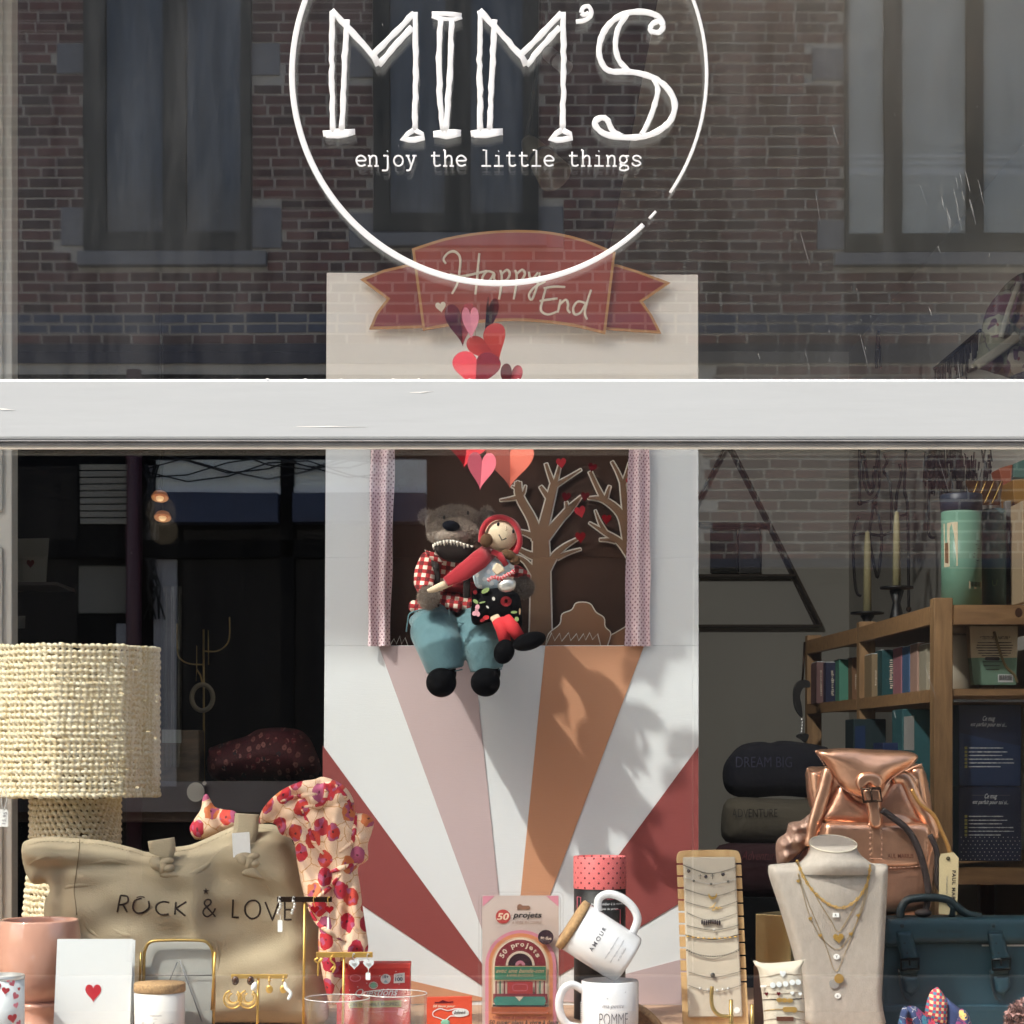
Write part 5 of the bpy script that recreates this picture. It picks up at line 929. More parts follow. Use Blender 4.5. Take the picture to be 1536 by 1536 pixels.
arch(132, 930, 485, 1640, mc['pink']); arch(170, 890, 520, 1600, mc['orange']); arch(205, 850, 560, 1420, mc['tan']); arch(222, 832, 575, 1400, mc['cream']); arch(240, 812, 592, 890, mc['maroon'])
for i, ch in enumerate('50 projets'):
    if ch == ' ': continue
    a = R(152 - i*13.6); x, y = 524 + 205*math.cos(a), 885 - 218*math.sin(a); px, py = zz([(x, y)])[0]; lay[0] += 1
    obj('lettering', text(ch, px, py, (26 if ch in 'jt' else 44)/7.457, 52/7.457, YX-.0002-lay[0]*.00016, math.degrees(a)-90, bold=.03, anchor='c'), mc['cream'], bl)
for r_, mt in ((162, mc['cream']), (136, mc['vinyl']), (56, mc['pink']), (22, mc['maroon'])): ly('printed_record', [(524+r_*math.cos(t), 882-r_*math.sin(t)) for t in np.linspace(0, math.pi, 24)], mt)
ly('printed_band', [(234, 888), (820, 888), (820, 1050), (234, 1050)], mc['tan']); ly('printed_band', [(238, 895), (812, 895), (812, 1042), (238, 1042)], mc['green']); lt('avec une bande-son', 252, 962, 540, 46, mc['tan'], bold=.01, shear=.4); lt('A VIVRE EN COUPLE', 372, 1008, 300, 32, mc['tan'])
for x, mt in ((246, 'maroon'), (292, 'green'), (340, 'maroon'), (690, 'maroon'), (738, 'green'), (786, 'maroon')): ly('printed_stripe', [(x, 1055), (x+16, 1055), (x+16, 1200), (x, 1200)], mc[mt])
ly('printed_box', [(380, 1062), (664, 1062), (664, 1222), (380, 1222)], mc['red']); ly('printed_box', [(222, 1198), (828, 1198), (828, 1300), (222, 1300)], mc['maroon']); ly('printed_box', [(216, 1318), (816, 1318), (816, 1342), (216, 1342)], mc['black'])
ly('printed_ribbon', [(250, 1230), (475, 1230), (515, 1282), (560, 1230), (790, 1230), (812, 1275), (792, 1326), (250, 1326), (222, 1275)], mc['teal']); ly('printed_arrow', [(470, 1230), (562, 1230), (514, 1280)], mc['cream'])
stt = MB(); o_ = zz(rrect(440, 1090, 606, 1165, 30)); stroke(stt, o_, YX-.009, .7, .1, 5, 0, True); obj('printed_outline', stt, mc['pink'], bl)
ly('printed_floor', [(205, 1346), (850, 1346), (850, 1425), (205, 1425)], mc['dorange']); lt('Une liste d idees de projets', 222, 1475, 590, 26, mc['maroon'], bold=.02); lt('50 super plans à vivre à deux', 172, 1538, 790, 44, mc['black'], bold=.03, shear=.2)
ly('sticker', zz([(810+88*math.cos(t), 565+82*math.sin(t)) for t in np.linspace(0, 2*math.pi, 22, False)]), mc['vinyl'], True); lt('en duo', 752, 580, 120, 34, mc['cream'], rot=-8, bold=.01)
fr_ = rrect(62, 62, 1004, 1640, 60, 6); tb = MB(); tb.tube(P3(zz(fr_), YX-.004), .9*S(YX), 8, True); tb.tube(P3(zz(rrect(92, 92, 975, 1640, 40, 6)), YX-.010), .7*S(YX), 8, True); obj('blister_edge', tb, m_blister, bl)
obj('blister_front', MB().prism(XZ(zz(rrect(90, 90, 980, 1640, 50, 6)), YX), YX-.0165, YX-.0158), m_blister, bl)
obj('blister_shell', MB().prism(XZ(zz(rrect(185, 575, 850, 1400, 40, 6)), YX), YX-.024, YX-.0166), m_blister, bl, .002)
# apron tube
YT_ = .40; tb = thing('apron_tube', 'black cardboard tube with pink dotted lid standing behind the two mugs', 'packaging tube', W(900, 1526, YT_)); rt = 39.4*S(YT_)
lathe_thing(tb, 'tube_body', [(38.8, 1527), (38.8, 1332.5)], 899.6, YT_, M('black_card_tube', '#151213', .5), 48, True, True); lo = lathe_thing(tb, 'lid', [(39.6, 1332), (39.6, 1285), (38.9, 1284), (37.4, 1284.6), (37, 1288), (0, 1288)], 899.6, YT_, Mdots('dotted_pink_lid', '#d66c6c', '#5c1f26', .0098, .16, 45, .55), 56, False)
wt_ = wrap(899.6, YT_, 38.8*S(YT_)); ml = m_pink
obj('lettering', wtext('TABLIER', 1347, 22, 6.4, wt_, YT_, 13, -.006), m_pink, tb); obj('lettering', wtext('pour tomber à la renverse', 1355, 58, 3.6, wt_, YT_, 14, .02, .3), m_paper, tb); obj('lettering', wtext('plaisir du partage', 1362, 30, 3.0, wt_, YT_, 13, .02), m_paper, tb); obj('lettering', wtext('MON PETIT', 1396, 30, 11, wt_, YT_, 20, .05), m_paper, tb)
obj('lettering', wtext('TABLIER', 1408, 26, 8, wt_, YT_, 22, .05), m_paper, tb); q = MB(); 
for L in ([(22, 1362), (29, 1362), (29, 1405), (24, 1405)], [(-34, 1344), (-29, 1344), (-29, 1362), (-34, 1362), (-34, 1344)]): q.tube([wt_(math.asin(x/38.9)*38.8*S(YT_), W(0, y, YT_).z) for x, y in L], .5*S(YT_), 5)
obj('printed_frame', q, m_pink, tb); q = MB()
for i in range(9): q.add([wt_(math.asin(x/38.9)*38.8*S(YT_), W(0, y, YT_).z) for x, y in ((-30, 1500+i*3.2), (-22, 1500+i*3.2), (-22, 1501.8+i*3.2), (-30, 1501.8+i*3.2))], [(3, 2, 1, 0)])
obj('printed_code', q, m_paper, tb)
# mugs
m_mug = M('white_glazed_mug', '#d4d4d6', .12, coat=.7); YM = .20; sM = S(YM)
def mug(label, r, h, M_, hang, mats, hside, group='white printed mugs'):
    """mug along local z with its mouth at the top; hang = handle direction angle"""
    t = thing('mug', label, 'mug', M_ @ Vector((0, 0, 0)), group)
    obj('mug_body', MB().lathe([(r*.9, 0), (r*.97, .002), (r, .006), (r, h-.001), (r-.0012, h), (r-.0028, h-.001), (r-.0032, .006), (0, .005)], (0, 0, 0), 56, M_), m_mug, t)
    d = Vector((math.cos(hang), math.sin(hang), 0)); hp_ = smooth([(r*.97, h*.84), (r+.012, h*.93), (r+.024, h*.86), (r+.030, h*.66), (r+.028, h*.42), (r+.018, h*.24), (r*.97, h*.18)], 6)
    obj('handle', MB().tube([M_ @ (d*a + Vector((0, 0, b))) for a, b in hp_], .0055, 12), m_mug, t); return t
c2 = W(915, 1470, YM); h2 = c2.z - Z0; M2 = Matrix.Translation((c2.x, YM, Z0))
mg2 = mug('upright white mug reading ma petite POMME below the tilted mug', 43*sM, h2, M2, R(188), None, 0); wm = wrap(915, YM, 43*sM)
obj('lettering', wtext('ma petite', 1507, 33, 6.5, wm, YM, 3, -.012, .35), m_greyink, mg2); q = MB()
def tall(body, y, wpx, hpx, x0): return wtext(body, y, wpx, hpx, wm, YM, x0, -.014)
obj('lettering', tall('POMME', 1533, 44, 18.5, 4), m_greyink, mg2); q = MB()
for x, y in ((-22, 1485), (-6, 1493), (21, 1484), (37, 1499), (-18, 1507)): q.add([wm(math.asin(x/43)*43*sM + .8*sM*math.cos(a), W(0, y, YM).z + .9*sM*math.sin(a)) for a in np.linspace(0, 2*math.pi, 8, False)], [tuple(range(8))])
obj('printed_dot', q, m_greyink, mg2)
ax = Vector((-math.cos(R(32.6)), 0, math.sin(R(32.6)))); bc = W(943, 1441, YM); zx = ax; yx = Vector((0, 1, 0)); xx = yx.cross(zx); M1 = Matrix.Translation(bc) @ Matrix((xx, yx, zx)).transposed().to_4x4()
r1 = 39.5*sM; h1 = 94*sM; mg1 = mug('tilted white mug reading AMOUR lying with its cork lid on another mug', r1, h1, M1, R(0), None, 0)
obj('cork_lid', MB().lathe([(r1*1.0, h1+.0004), (r1*1.04, h1+.001), (r1*1.04, h1+.0085), (r1*1.0, h1+.0095), (0, h1+.0095)], (0, 0, 0), 48, M1), m_cork, mg1)
def m1map(ang0):                                # writing runs round the mug, facing the window
    def f(a, b): an = -math.pi/2 + a/r1; return M1 @ Vector((math.cos(an)*(r1+.0005), math.sin(an)*(r1+.0005), b))
    return f
for body, along, wpx, hp_, b in (('AMOUR', .60, 42, 6.2, .012), ('nom masc. amour et tendre', .36, 40, 3.2, -.01), ('pour les uns et comme', .26, 40, 3.2, -.01), ('a la folie', .17, 22, 3.6, -.01)):
    f0 = m1map(0); obj('lettering', text(body, 0, 0, wpx, hp_, YM, bold=b, sp=1.35 if body == 'AMOUR' else 1.0, shear=0 if body == 'AMOUR' else .3, fn=lambda a, bb: f0(a + .004, h1*along + bb), anchor='c'), m_greyink, mg1)
ck = thing('cork_coaster', 'round cork lid leaning beside the upright mug', 'cork lid', W(975, 1540, .27)); Mk = Matrix.Translation(W(968, 1543, .27)) @ Matrix.Rotation(R(52), 4, 'Y') @ Matrix.Rotation(R(-25), 4, 'X'); obj('cork_disc', MB().lathe([(.041, -.004), (.043, -.002), (.043, .003), (.041, .0045), (0, .0045)], (0, 0, 0), 48, Mk), m_cork, ck); obj('cork_ring', MB().lathe([(.037, .0046), (.037, .008), (.035, .009), (0, .009)], (0, 0, 0), 48, Mk), m_cork, ck)
# ------------------------------------------------------------ bracelet board
zj = zt(980, 1240, 4.267); YBd = .27
m_wood = Mwood('pale_wood', '#c79f6c', '#d8b684', 12, .5, (6, 6, 1)); m_linen = M('cream_linen', '#c4baa9', .9, bump=(400, .3, .0008), var=(60, .04)); m_linen2 = M('grey_linen', '#a89f95', .92, bump=(500, .5, .001), var=(140, .09), stretch=(1, 1, .5))
bd = thing('bracelet_board', 'notched pale wooden board with cream pad showing nine bracelets', 'jewellery stand', W(1066, 1545, YBd))
def edge(xa, ya, xb, yb, sgn, ns, y0, dy):
    o = [(xa, ya)]
    for i in range(ns):
        y = y0 + i*dy; t = (y-ya)/(yb-ya); x = xa+(xb-xa)*t; o += [(x, y-6), (x+sgn*44, y-6), (x+sgn*44, y+6), (x, y+6)]
    return o + [(xb, yb)]
le = edge(150, 210, 190, 1290, 1, 10, 240, 76.5); re = edge(562, 210, 612, 1290, -1, 10, 238, 84)
obj('board', pp(MB(), zj(smooth([(150, 210), (158, 172), (195, 155), (350, 150), (510, 150), (548, 165), (562, 210)], 3)[1:-1] + re + le[::-1]), YBd, .006), m_wood, bd, .0006)
obj('pad', pp(MB(), zj([(190, 196), (525, 194), (572, 1218), (224, 1222)]), YBd-.006, .0058), m_linen, bd, .002)
YW = YBd-.0075
def bracelet(label, L, mat, wpx=1.1, extra=()):
    t = thing('bracelet', label, 'bracelet', W(*zj([L[1]])[0], YW), 'bracelets on the wooden board'); obj('chain', stroke(MB(), zj(L), YW, wpx, .8, 6, 8), mat, t)
    for nm, mb, mt in extra: obj(nm, mb, mt, t)
dot = lambda pts, r, Y, z_=zj, fl=.6: (lambda mb: [mb.ell(W(*z_([p])[0], Y-.0015), (r*S(Y), r*S(Y)*fl, r*S(Y)), None, 10, 7) for p in pts] and mb)(MB())
m_stone_ = M('smoky_stone', '#3a3236', .15); m_dgrey = M('dark_silver', '#66645f', .3, .9)
bracelet('silver bracelet with dark round stones and crosses at the top of the board', [(190, 245), (360, 300), (527, 260)], m_dgrey, 1.0, [('stone', dot([(226, 284), (336, 320), (446, 306)], 2.7, YW), m_stone_), ('cross', MB().box(*[f(W(*zj([(x, 318)])[0], YW)) for x in () for f in ()]) if False else (lambda mb: [stroke(mb, zj(q), YW-.001, 1.3, .5) for x in (300, 378) for q in ([(x, 302), (x, 336)], [(x-12, 315), (x+12, 315)])] and mb)(MB()), m_dgrey)])
bracelet('thin silver bracelet with tiny flower beads second from the top', [(205, 325), (370, 367), (532, 335)], m_silver, .8, [('bead', dot([(258, 347), (370, 367), (478, 350)], 1.9, YW), m_dgrey)])
mn = zj([(380+28*math.cos(t), 438+28*math.sin(t)) for t in np.linspace(R(-10), R(190), 12)] + [(380+22*math.cos(t), 426+24*math.sin(t)) for t in np.linspace(R(180), R(0), 10)])
bracelet('gold crescent moon bracelet on the wooden board', [(203, 400), (380, 446), (537, 402)], m_dgrey, .8, [('moon', pp(MB(), mn, YW-.002, .001), m_gold)])
lv = MB(); [stroke(lv, zj(q), YW-.001, 1.1, .6, 6, 4) for q in ([(360, 522), (385, 505), (400, 486), (390, 500), (378, 535), (392, 530)], [(395, 522), (405, 515), (402, 530), (394, 526)], [(408, 515), (414, 530), (424, 512), (428, 524), (438, 518)])]
bracelet('bracelet with gold handwritten love charm on the wooden board', [(203, 480), (380, 520), (547, 475)], m_dgrey, .9, [('love_charm', lv, m_gold)])
bracelet('bracelet with a row of dark dangling drops on the wooden board', [(213, 550), (368, 600), (547, 550)], m_dgrey, .8, [('drop', (lambda mb: [mb.ell(W(*zj([(x, 611+4*math.sin(i))])[0], YW-.001), (1.5*S(YW), .001, 4*S(YW)), None, 8, 6) for i, x in enumerate(range(312, 432, 14))] and mb)(MB()), m_stone_)])
bracelet('plain dark cord bracelet with one small bead on the wooden board', [(213, 632), (385, 662), (550, 628)], m_dgrey, 1.0, [('bead', dot([(388, 660)], 1.8, YW), m_silver)])
bracelet('thick gold link bracelet on the wooden board', [(203, 693), (380, 722), (562, 688)], m_bronze, 1.4, [('gold_link', (lambda mb: [stroke(mb, zj([(x-10, 715-abs(x-380)*.09*abs(x-380)/180), (x+10, 715.5-abs(x-380)*.09*abs(x-380)/180)]), YW-.001, 2.2, .8) for x in range(222, 560, 34)] and mb)(MB()), m_gold)])
bracelet('fine beaded grey bracelet below the gold link bracelet', [(205, 780), (380, 848), (560, 776)], m_dgrey, .7, [('bead', dot([(x, 826-((x-380)/180)**2*46+4) for x in range(215, 555, 15)], 1.2, YW), m_dgrey)])
bracelet('bracelet with one small grey disc low on the wooden board', [(225, 930), (380, 965), (565, 925)], m_dgrey, .9, [('disc', dot([(380, 950)], 3.6, YW), m_dgrey)])
bracelet('bracelet with small silver discs lowest on the wooden board', [(222, 1015), (390, 1058), (575, 1010)], m_dgrey, .8, [('disc', dot([(300, 1038), (350, 1045), (410, 1048), (445, 1044), (480, 1038)], 2.2, YW), m_silver)])
tg_ = thing('price_sticker', 'round white sticker at the lower right of the bracelet board', 'sticker', W(*zj([(535, 1195)])[0], YW)); obj('sticker', pp(MB(), zj([(535+20*math.cos(t), 1175+20*math.sin(t)) for t in np.linspace(0, 2*math.pi, 14, False)]), YW+.0008, .0005), m_tag, tg_)
# ------------------------------------------------------------ necklace bust
YU = .24; bu = thing('necklace_bust', 'grey linen necklace bust with flat tilted neck before the copper backpack', 'display bust', W(1235, 1545, YU))
plate = zj(smooth([(735, 262), (742, 246), (770, 240), (930, 226), (1150, 224), (1390, 232), (1480, 238), (1497, 248), (1500, 300), (1482, 700), (1462, 1100), (1455, 1300), (1010, 1300), (962, 1100), (915, 900), (868, 720), (800, 500), (740, 320)], 3, True))
q = MB().pillow(XZ(plate, YU), YU, .020, .018, .012, .0045, lambda x, z, h: -.012*math.exp(-((x-W(1252, 0, YU).x)/.05)**2-((z-W(0, 1330, YU).z)/.05)**2))
k = S(YU)/4.267
for i, (cx_, y_, rx_, ry_, ti) in enumerate([(1148, 112, 150, .037, 0)]): pass
rings = [(1148, 108, 149, .036, .010), (1150, 128, 149, .037, .009), (1152, 150, 152, .038, .007), (1156, 185, 174, .040, .004), (1160, 220, 214, .042, 0), (1162, 252, 260, .042, 0), (1164, 300, 280, .034, 0)]
v = []; n = 44
for cx_, y_, rx_, ry_, ti in rings:
    c = W(*zj([(cx_, y_)])[0], YU)
    for j in range(n): a = 2*math.pi*j/n; v.append((c.x+rx_*k*math.cos(a), YU-.004+ry_*math.sin(a), c.z + ti*math.sin(a)))
f = [(i*n+j, (i+1)*n+j, (i+1)*n+(j+1) % n, i*n+(j+1) % n) for i in range(len(rings)-1) for j in range(n)]
q.add(v, [g[::-1] for g in f], True); q.add([tuple(v[j]) for j in range(n)], [tuple(range(n))])
blb = obj('bust_body', q, m_linen2, bu)
q = MB(); c = [v[j] for j in range(n)]; obj('neck_seam', MB().tube(c, .0011, 6, True), m_linen, bu)
hu = hitter(BVHTree.FromPolygons([vv.co + bu.location for vv in blb.data.vertices], [tuple(g.vertices) for g in blb.data.polygons]), YU-.025)
def necklace(label, L, wpx, mat, extra=(), links=0):
    t = thing('necklace', label, 'necklace', hu(*zj([L[len(L)//2]])[0], 0), 'necklaces on the linen bust'); mb = MB()
    if links:
        P_ = smooth(zj(L), 30); acc = [P_[0]]
        for p in P_:
            if math.hypot(p[0]-acc[-1][0], p[1]-acc[-1][1]) > links: acc.append(p)
        for i in range(len(acc)-1):
            a, b = np.array(acc[i]), np.array(acc[i+1]); d = b-a; nn = np.array([-d[1], d[0]])/np.hypot(*d)*(1.1 if i % 3 else 2.0); m_ = (a+b)/2
            o = [tuple(a*.98+m_*.02), tuple(m_+nn), tuple(b*.98+m_*.02), tuple(m_-nn)]; mb.tube([hu(x, y, .0012+.0004*(i % 2)) for x, y in smooth(o, 3, True)], .5*S(YU)*(1 if i % 3 else 1.5), 5, True)
    else: hstroke(mb, zj(L), wpx, hu, .0009, 6, 8, .9, YU)
    obj('chain', mb, mat, t)
    for nm, fn, mt in extra: obj(nm, fn, mt, t)
def hprism(pts2, cpx, lift, th, sc=1):
    c = hu(*zj([cpx])[0], lift); return MB().prism([(c.x+x, c.z+z) for x, z in pts2], c.y-th, c.y)
kh = S(YU)/4.267
necklace('short chunky gold link necklace around the neck of the bust', [(918, 215), (940, 270), (965, 330), (1030, 420), (1125, 498), (1215, 518), (1300, 470), (1360, 385), (1384, 290), (1388, 235)], 2, m_gold, (), 3.6)
necklace('fine gold necklace with a heart medallion on the bust', [(925, 235), (980, 340), (1060, 480), (1130, 590), (1185, 672), (1250, 580), (1310, 470), (1365, 360), (1378, 300)], .9, m_brass, [('heart_pendant', hprism(heart(0, -.0018, 68*kh, 62*kh, .1), (1185, 708), .0005, .002), m_gold)])
necklace('long fine gold necklace with five tiny hearts on the bust', [(925, 300), (950, 400), (1000, 570), (1062, 690), (1175, 786), (1265, 685), (1325, 560), (1365, 440), (1375, 360)], .8, m_brass, [('heart_charm', (lambda mb: [mb.add(*(lambda h_: (h_.v, h_.f))(hprism(heart(0, 0, 24*kh, 24*kh, .3), p, .0005, .0015))) for p in ((928, 350), (1005, 590), (1068, 698), (1265, 688), (1312, 570))] and mb)(MB()), m_gold)])
necklace('longest gold necklace with silver and gold coin pendant on the bust', [(930, 300), (985, 470), (1060, 650), (1110, 780), (1168, 925), (1230, 800), (1295, 630), (1350, 450), (1378, 340)], .8, m_brass, [('silver_coin', hprism(circ(0, 0, 30*kh, n=24), (1158, 1005), .0005, .0018), m_silver), ('gold_coin', hprism(circ(0, 0, 30*kh, n=24), (1188, 972), .0026, .0015), m_gold)])
for i, (x, y, w_, ro, lb) in enumerate(((1168, 566, 42, 'R', 'small square letter bead below the gold link necklace'), (1172, 832, 40, 'Y', 'small round letter bead above the coin pendant'), (1180, 1082, 40, 'o', 'small white letter bead lowest on the linen bust'))):
    t = thing('letter_bead', lb, 'bead', hu(*zj([(x, y)])[0], 0)); p = hprism(circ(0, 0, w_/2*kh, w_/2.3*kh, n=18) if i else [(-w_/2*kh, -.0028), (w_/2*kh, -.0028), (w_/2.2*kh, .003), (-w_/2.2*kh, .003)], (x, y), .0005, .001); obj('bead', p, m_tag, t)
    c = hu(*zj([(x, y)])[0], .0018); vv_, ff_, L = text2d(ro, .03); obj('letter', MB().add([(c.x+(a-.3)*.004, c.y, c.z+(b-.5)*.0032) for a, b in vv_], ff_), m_greyink, t)
gb = thing('gold_box', 'small mirrored gold box behind the linen bust', 'box', W(1168, 1530, .34)); zY = .34
Mb = Matrix.Translation(W(1176, 1370, zY)) @ Matrix.Rotation(R(-38), 4, 'Z'); hgt = W(1176, 1366, zY).z - W(0, 1440, zY).z; obj('gold_case', MB().box(-.028, .028, -.03, .03, -hgt, 0, Mb), M('mirror_gold', '#b5a074', .25, .8), gb, .001); obj('base', MB().box(-.03, .03, -.032, .032, -hgt-.16, -hgt-.003, Mb), M('brown_wood_box', '#6a5040', .5), gb, .001)
# ------------------------------------------------------------ bracelet cushion, brass hook stand
zk = zt(1120, 1410, 12.19); YQ = .12
cu_ = thing('bracelet_cushion', 'small cream linen cushion wound with six bracelets before the bust', 'jewellery cushion', W(1170, 1570, YQ))
po = zk(smooth([(118, 385), (160, 378), (270, 415), (450, 420), (690, 402), (880, 382), (1060, 348), (1070, 372), (1030, 440), (1010, 540), (1040, 900), (1070, 1300), (1085, 1700), (1100, 1960), (330, 1960), (315, 1500), (285, 1080), (245, 760), (215, 560), (150, 450)], 3, True))
cq = obj('cushion', MB().pillow(XZ(po, YQ), YQ, .016, .016, .016, .003), m_linen, cu_); hq = hitter(BVHTree.FromPolygons([vv.co + cu_.location for vv in cq.data.vertices], [tuple(g.vertices) for g in cq.data.polygons]), YQ-.01)
kk = S(YQ)/12.19
def qb(label, L, wpx, mat, extra=()):
    t = thing('bracelet', label, 'bracelet', hq(*zk([L[1]])[0], 0), 'bracelets on the cushion'); mb = MB(); hstroke(mb, zk(L), wpx, hq, .0006, 6, 5, .9, YQ); obj('cord', mb, mat, t)
    for nm, mb, mt in extra: obj(nm, mb, mt, t)
def qs(pts, shape): 
    mb = MB()
    for p in pts: c = hq(*zk([p])[0], .0008); mb.prism([(c.x+x, c.z+z) for x, z in shape], c.y-.0016, c.y)
    return mb
hS = lambda s_: heart(0, 0, s_*kk, s_*kk, 0, 20)
m_cord = M('taupe_cord', '#8a7a6a', .9)
qb('cord bracelet with cream heart at the top of the cushion', [(240, 690), (420, 660), (640, 620), (1020, 640)], .9, m_cord, [('heart', qs([(658, 625)], hS(115)), m_paper)])
qb('bracelet of round white letter beads on the cushion', [(230, 860), (400, 850), (560, 830), (760, 800), (1015, 770)], .9, m_cord, [('letter_bead', qs([(475, 825), (590, 812), (710, 802), (830, 775), (940, 770)], circ(0, 0, 50*kk, n=18)), m_paper), ('white_bar', qs([(330, 845)], [(-80*kk, -18*kk), (80*kk, -18*kk), (80*kk, 18*kk), (-80*kk, 18*kk)]), m_cream)])
qb('thin cord bracelet with small dark hearts on the cushion', [(270, 985), (580, 985), (900, 960), (1035, 965)], .8, m_cord, [('dark_heart', qs([(358, 990), (582, 985)], hS(72)), m_dkred), ('white_heart', qs([(830, 975), (975, 990)], hS(70)), m_paper)])
qb('dark cord bracelet with gold figures on the cushion', [(290, 1095), (500, 1085), (700, 1090), (1050, 1070)], 1.3, m_bronze, [('gold_charm', qs([(600, 1095), (690, 1100), (790, 1105)], circ(0, 0, 58*kk, 40*kk, n=12)), m_gold)])
qb('gold chain bracelet with bright clasp on the cushion', [(310, 1300), (450, 1275), (700, 1270), (1050, 1320)], 1.4, m_brass, [('clasp', qs([(770, 1268)], rrect(-110*kk, -45*kk, 110*kk, 45*kk, 35*kk, 3)), m_gold), ('bead', qs([(868, 1275)], circ(0, 0, 52*kk, n=14)), m_gold)])
qb('cord bracelet with copper bar lowest on the cushion', [(315, 1470), (540, 1440), (860, 1435), (1055, 1470)], .9, m_cord, [('copper_bar', qs([(700, 1440)], rrect(-155*kk, -38*kk, 155*kk, 38*kk, 10*kk, 2)), M('copper', '#8a5a48', .35, .8))])
YH2 = .09; hk = thing('brass_hook_stand', 'brass jewellery stand with an upturned arm before the bracelet board', 'jewellery stand', W(1098, 1572, YH2))
obj('arm', MB().tube(P3(smooth(zj([(376, 1022), (372, 1080), (376, 1145), (400, 1190), (440, 1212), (498, 1214)]), 5), YH2), 3.0*S(YH2), 12), m_brass, hk); obj('post', MB().tube(P3(zj([(497, 1108), (500, 1400)]), YH2), 3.2*S(YH2), 12), m_brass, hk); obj('post', MB().tube(P3(zj([(632, 1138), (632, 1400)]), YH2+.03), 3.0*S(YH2), 12), m_brass, hk)
# ------------------------------------------------------------ copper backpack
z8 = zt(1130, 1080, 3.369); YB_ = .45
def Mleather(name, col, m, r, sc=60, bs=.35, var=.15):
    return M(name, col, r, m, bump=(sc, bs, .003), var=(22, var))
m_cop = M('copper_leather', '#dba98c', .30, .88, bump=(13, .32, .012, 10), var=(30, .14)); m_copd = M('copper_leather_worn', '#cc9a80', .34, .85, bump=(18, .36, .012, 10), var=(30, .16)); m_thr = M('copper_thread', '#d0a088', .6)
bp = thing('backpack', 'metallic copper leather backpack with buckled flap and dark drawcord', 'backpack', W(1315, 1525, YB_))
body = z8(smooth([(345, 300), (370, 230), (480, 190), (700, 190), (850, 240), (885, 330), (905, 480), (918, 620), (905, 800), (895, 930), (850, 985), (600, 1000), (380, 985), (310, 850), (270, 700), (300, 560), (335, 440)], 4, True))
obj('body', MB().pillow(XZ(body, YB_), YB_, .060, .05, .05, .006, lambda x, z, h: .004*math.sin(x*60+z*40)*h + .003*math.sin(z*90-x*30)*h), m_cop, bp)
def pil(parent, name, P_, Y, t, mat, rr=.01, step=.004, z_=z8, n=3, fn=None, tb=None):
    return obj(name, MB().pillow(XZ(z_(smooth(P_, n, True)) if n else z_(P_), Y), Y, t, tb or t*.6, rr, step, fn), mat, parent)
pil(bp, 'side_pocket', [(268, 245), (320, 236), (370, 245), (368, 340), (355, 440), (300, 450), (278, 420), (266, 330)], YB_-.03, .02, m_cop, .016); pil(bp, 'side_pocket', [(770, 240), (850, 225), (868, 300), (888, 450), (850, 470), (800, 430), (780, 340)], YB_-.03, .02, m_cop, .016)
q = MB().tube(P3(z8(smooth([(272, 246), (300, 262), (340, 266), (372, 250)], 4)), YB_-.046), .0018, 6); q.tube(P3(z8(smooth([(768, 262), (810, 240), (852, 224)], 4)), YB_-.046), .0018, 6); obj('pocket_rim', q, m_cop, bp)
fs = lambda x, z, h: .003*math.sin(x*80+1)*h
q = MB().tube(P3(z8(smooth([(385, 245), (365, 330), (330, 450), (300, 560), (285, 640)], 5)), YB_-.062), [.008, .009, .010, .010, .010, .010, .010, .010, .010, .010, .010, .010, .010, .010, .010, .009, .008, .008, .008, .008, .007], 10, flat=.6); obj('gathered_fold', q, m_cop, bp)
q = MB().tube(P3(z8(smooth([(700, 290), (770, 300), (820, 400), (880, 500), (915, 600)], 5)), YB_-.060), [.006]+[.010]*18+[.007]*2, 10, flat=.6); obj('gathered_fold', q, m_cop, bp)
pil(bp, 'front_flap_gap', [(440, 320), (520, 395), (600, 400), (690, 300), (760, 300), (840, 480), (880, 530), (360, 525), (380, 420)], YB_-.052, .012, m_copd, .02)
pil(bp, 'flap', [(312, 158), (380, 146), (470, 142), (600, 148), (700, 152), (790, 160), (832, 182), (815, 218), (760, 258), (690, 300), (655, 360), (612, 396), (560, 404), (510, 385), (450, 345), (400, 270), (360, 215)], YB_-.070, .016, m_cop, .03, .005, z8, 4, lambda x, z, h: .006*math.sin(x*38+.4)*math.sin(z*34+1)*h)
pil(bp, 'pocket', [(358, 560), (885, 560), (895, 740), (880, 930), (835, 972), (600, 985), (370, 960)], YB_-.062, .016, m_copd, .02, .006); 
pil(bp, 'pocket_flap', [(356, 524), (500, 518), (700, 520), (884, 528), (890, 640), (882, 712), (852, 748), (760, 758), (690, 760), (560, 742), (400, 730), (358, 700)], YB_-.076, .008, m_cop, .012, .006, z8, 3, lambda x, z, h: .0015*math.sin(x*70)*h)
pil(bp, 'strap_band', [(582, 520), (658, 520), (658, 722), (582, 720)], YB_-.0825, .003, m_cop, .004, .004, z8, 0)
pil(bp, 'buckle_patch', [(515, 320), (522, 290), (548, 268), (585, 262), (622, 268), (650, 290), (656, 325), (640, 352), (610, 345), (585, 325), (560, 348), (535, 360)], YB_-.0885, .004, m_cop, .006, .003)
pil(bp, 'buckle_strap', [(552, 350), (640, 352), (645, 430), (652, 520), (640, 545), (610, 550), (588, 530), (572, 440)], YB_-.0885, .004, m_cop, .006, .003)
q = MB().tube(P3(z8([(546, 350), (640, 345), (648, 408), (558, 414)]), YB_-.096), .0022, 8, True); q.tube(P3(z8([(592, 345), (598, 378), (600, 412)]), YB_-.0975), .0014, 6); obj('buckle', q, m_bronze, bp)
th_ = MB()
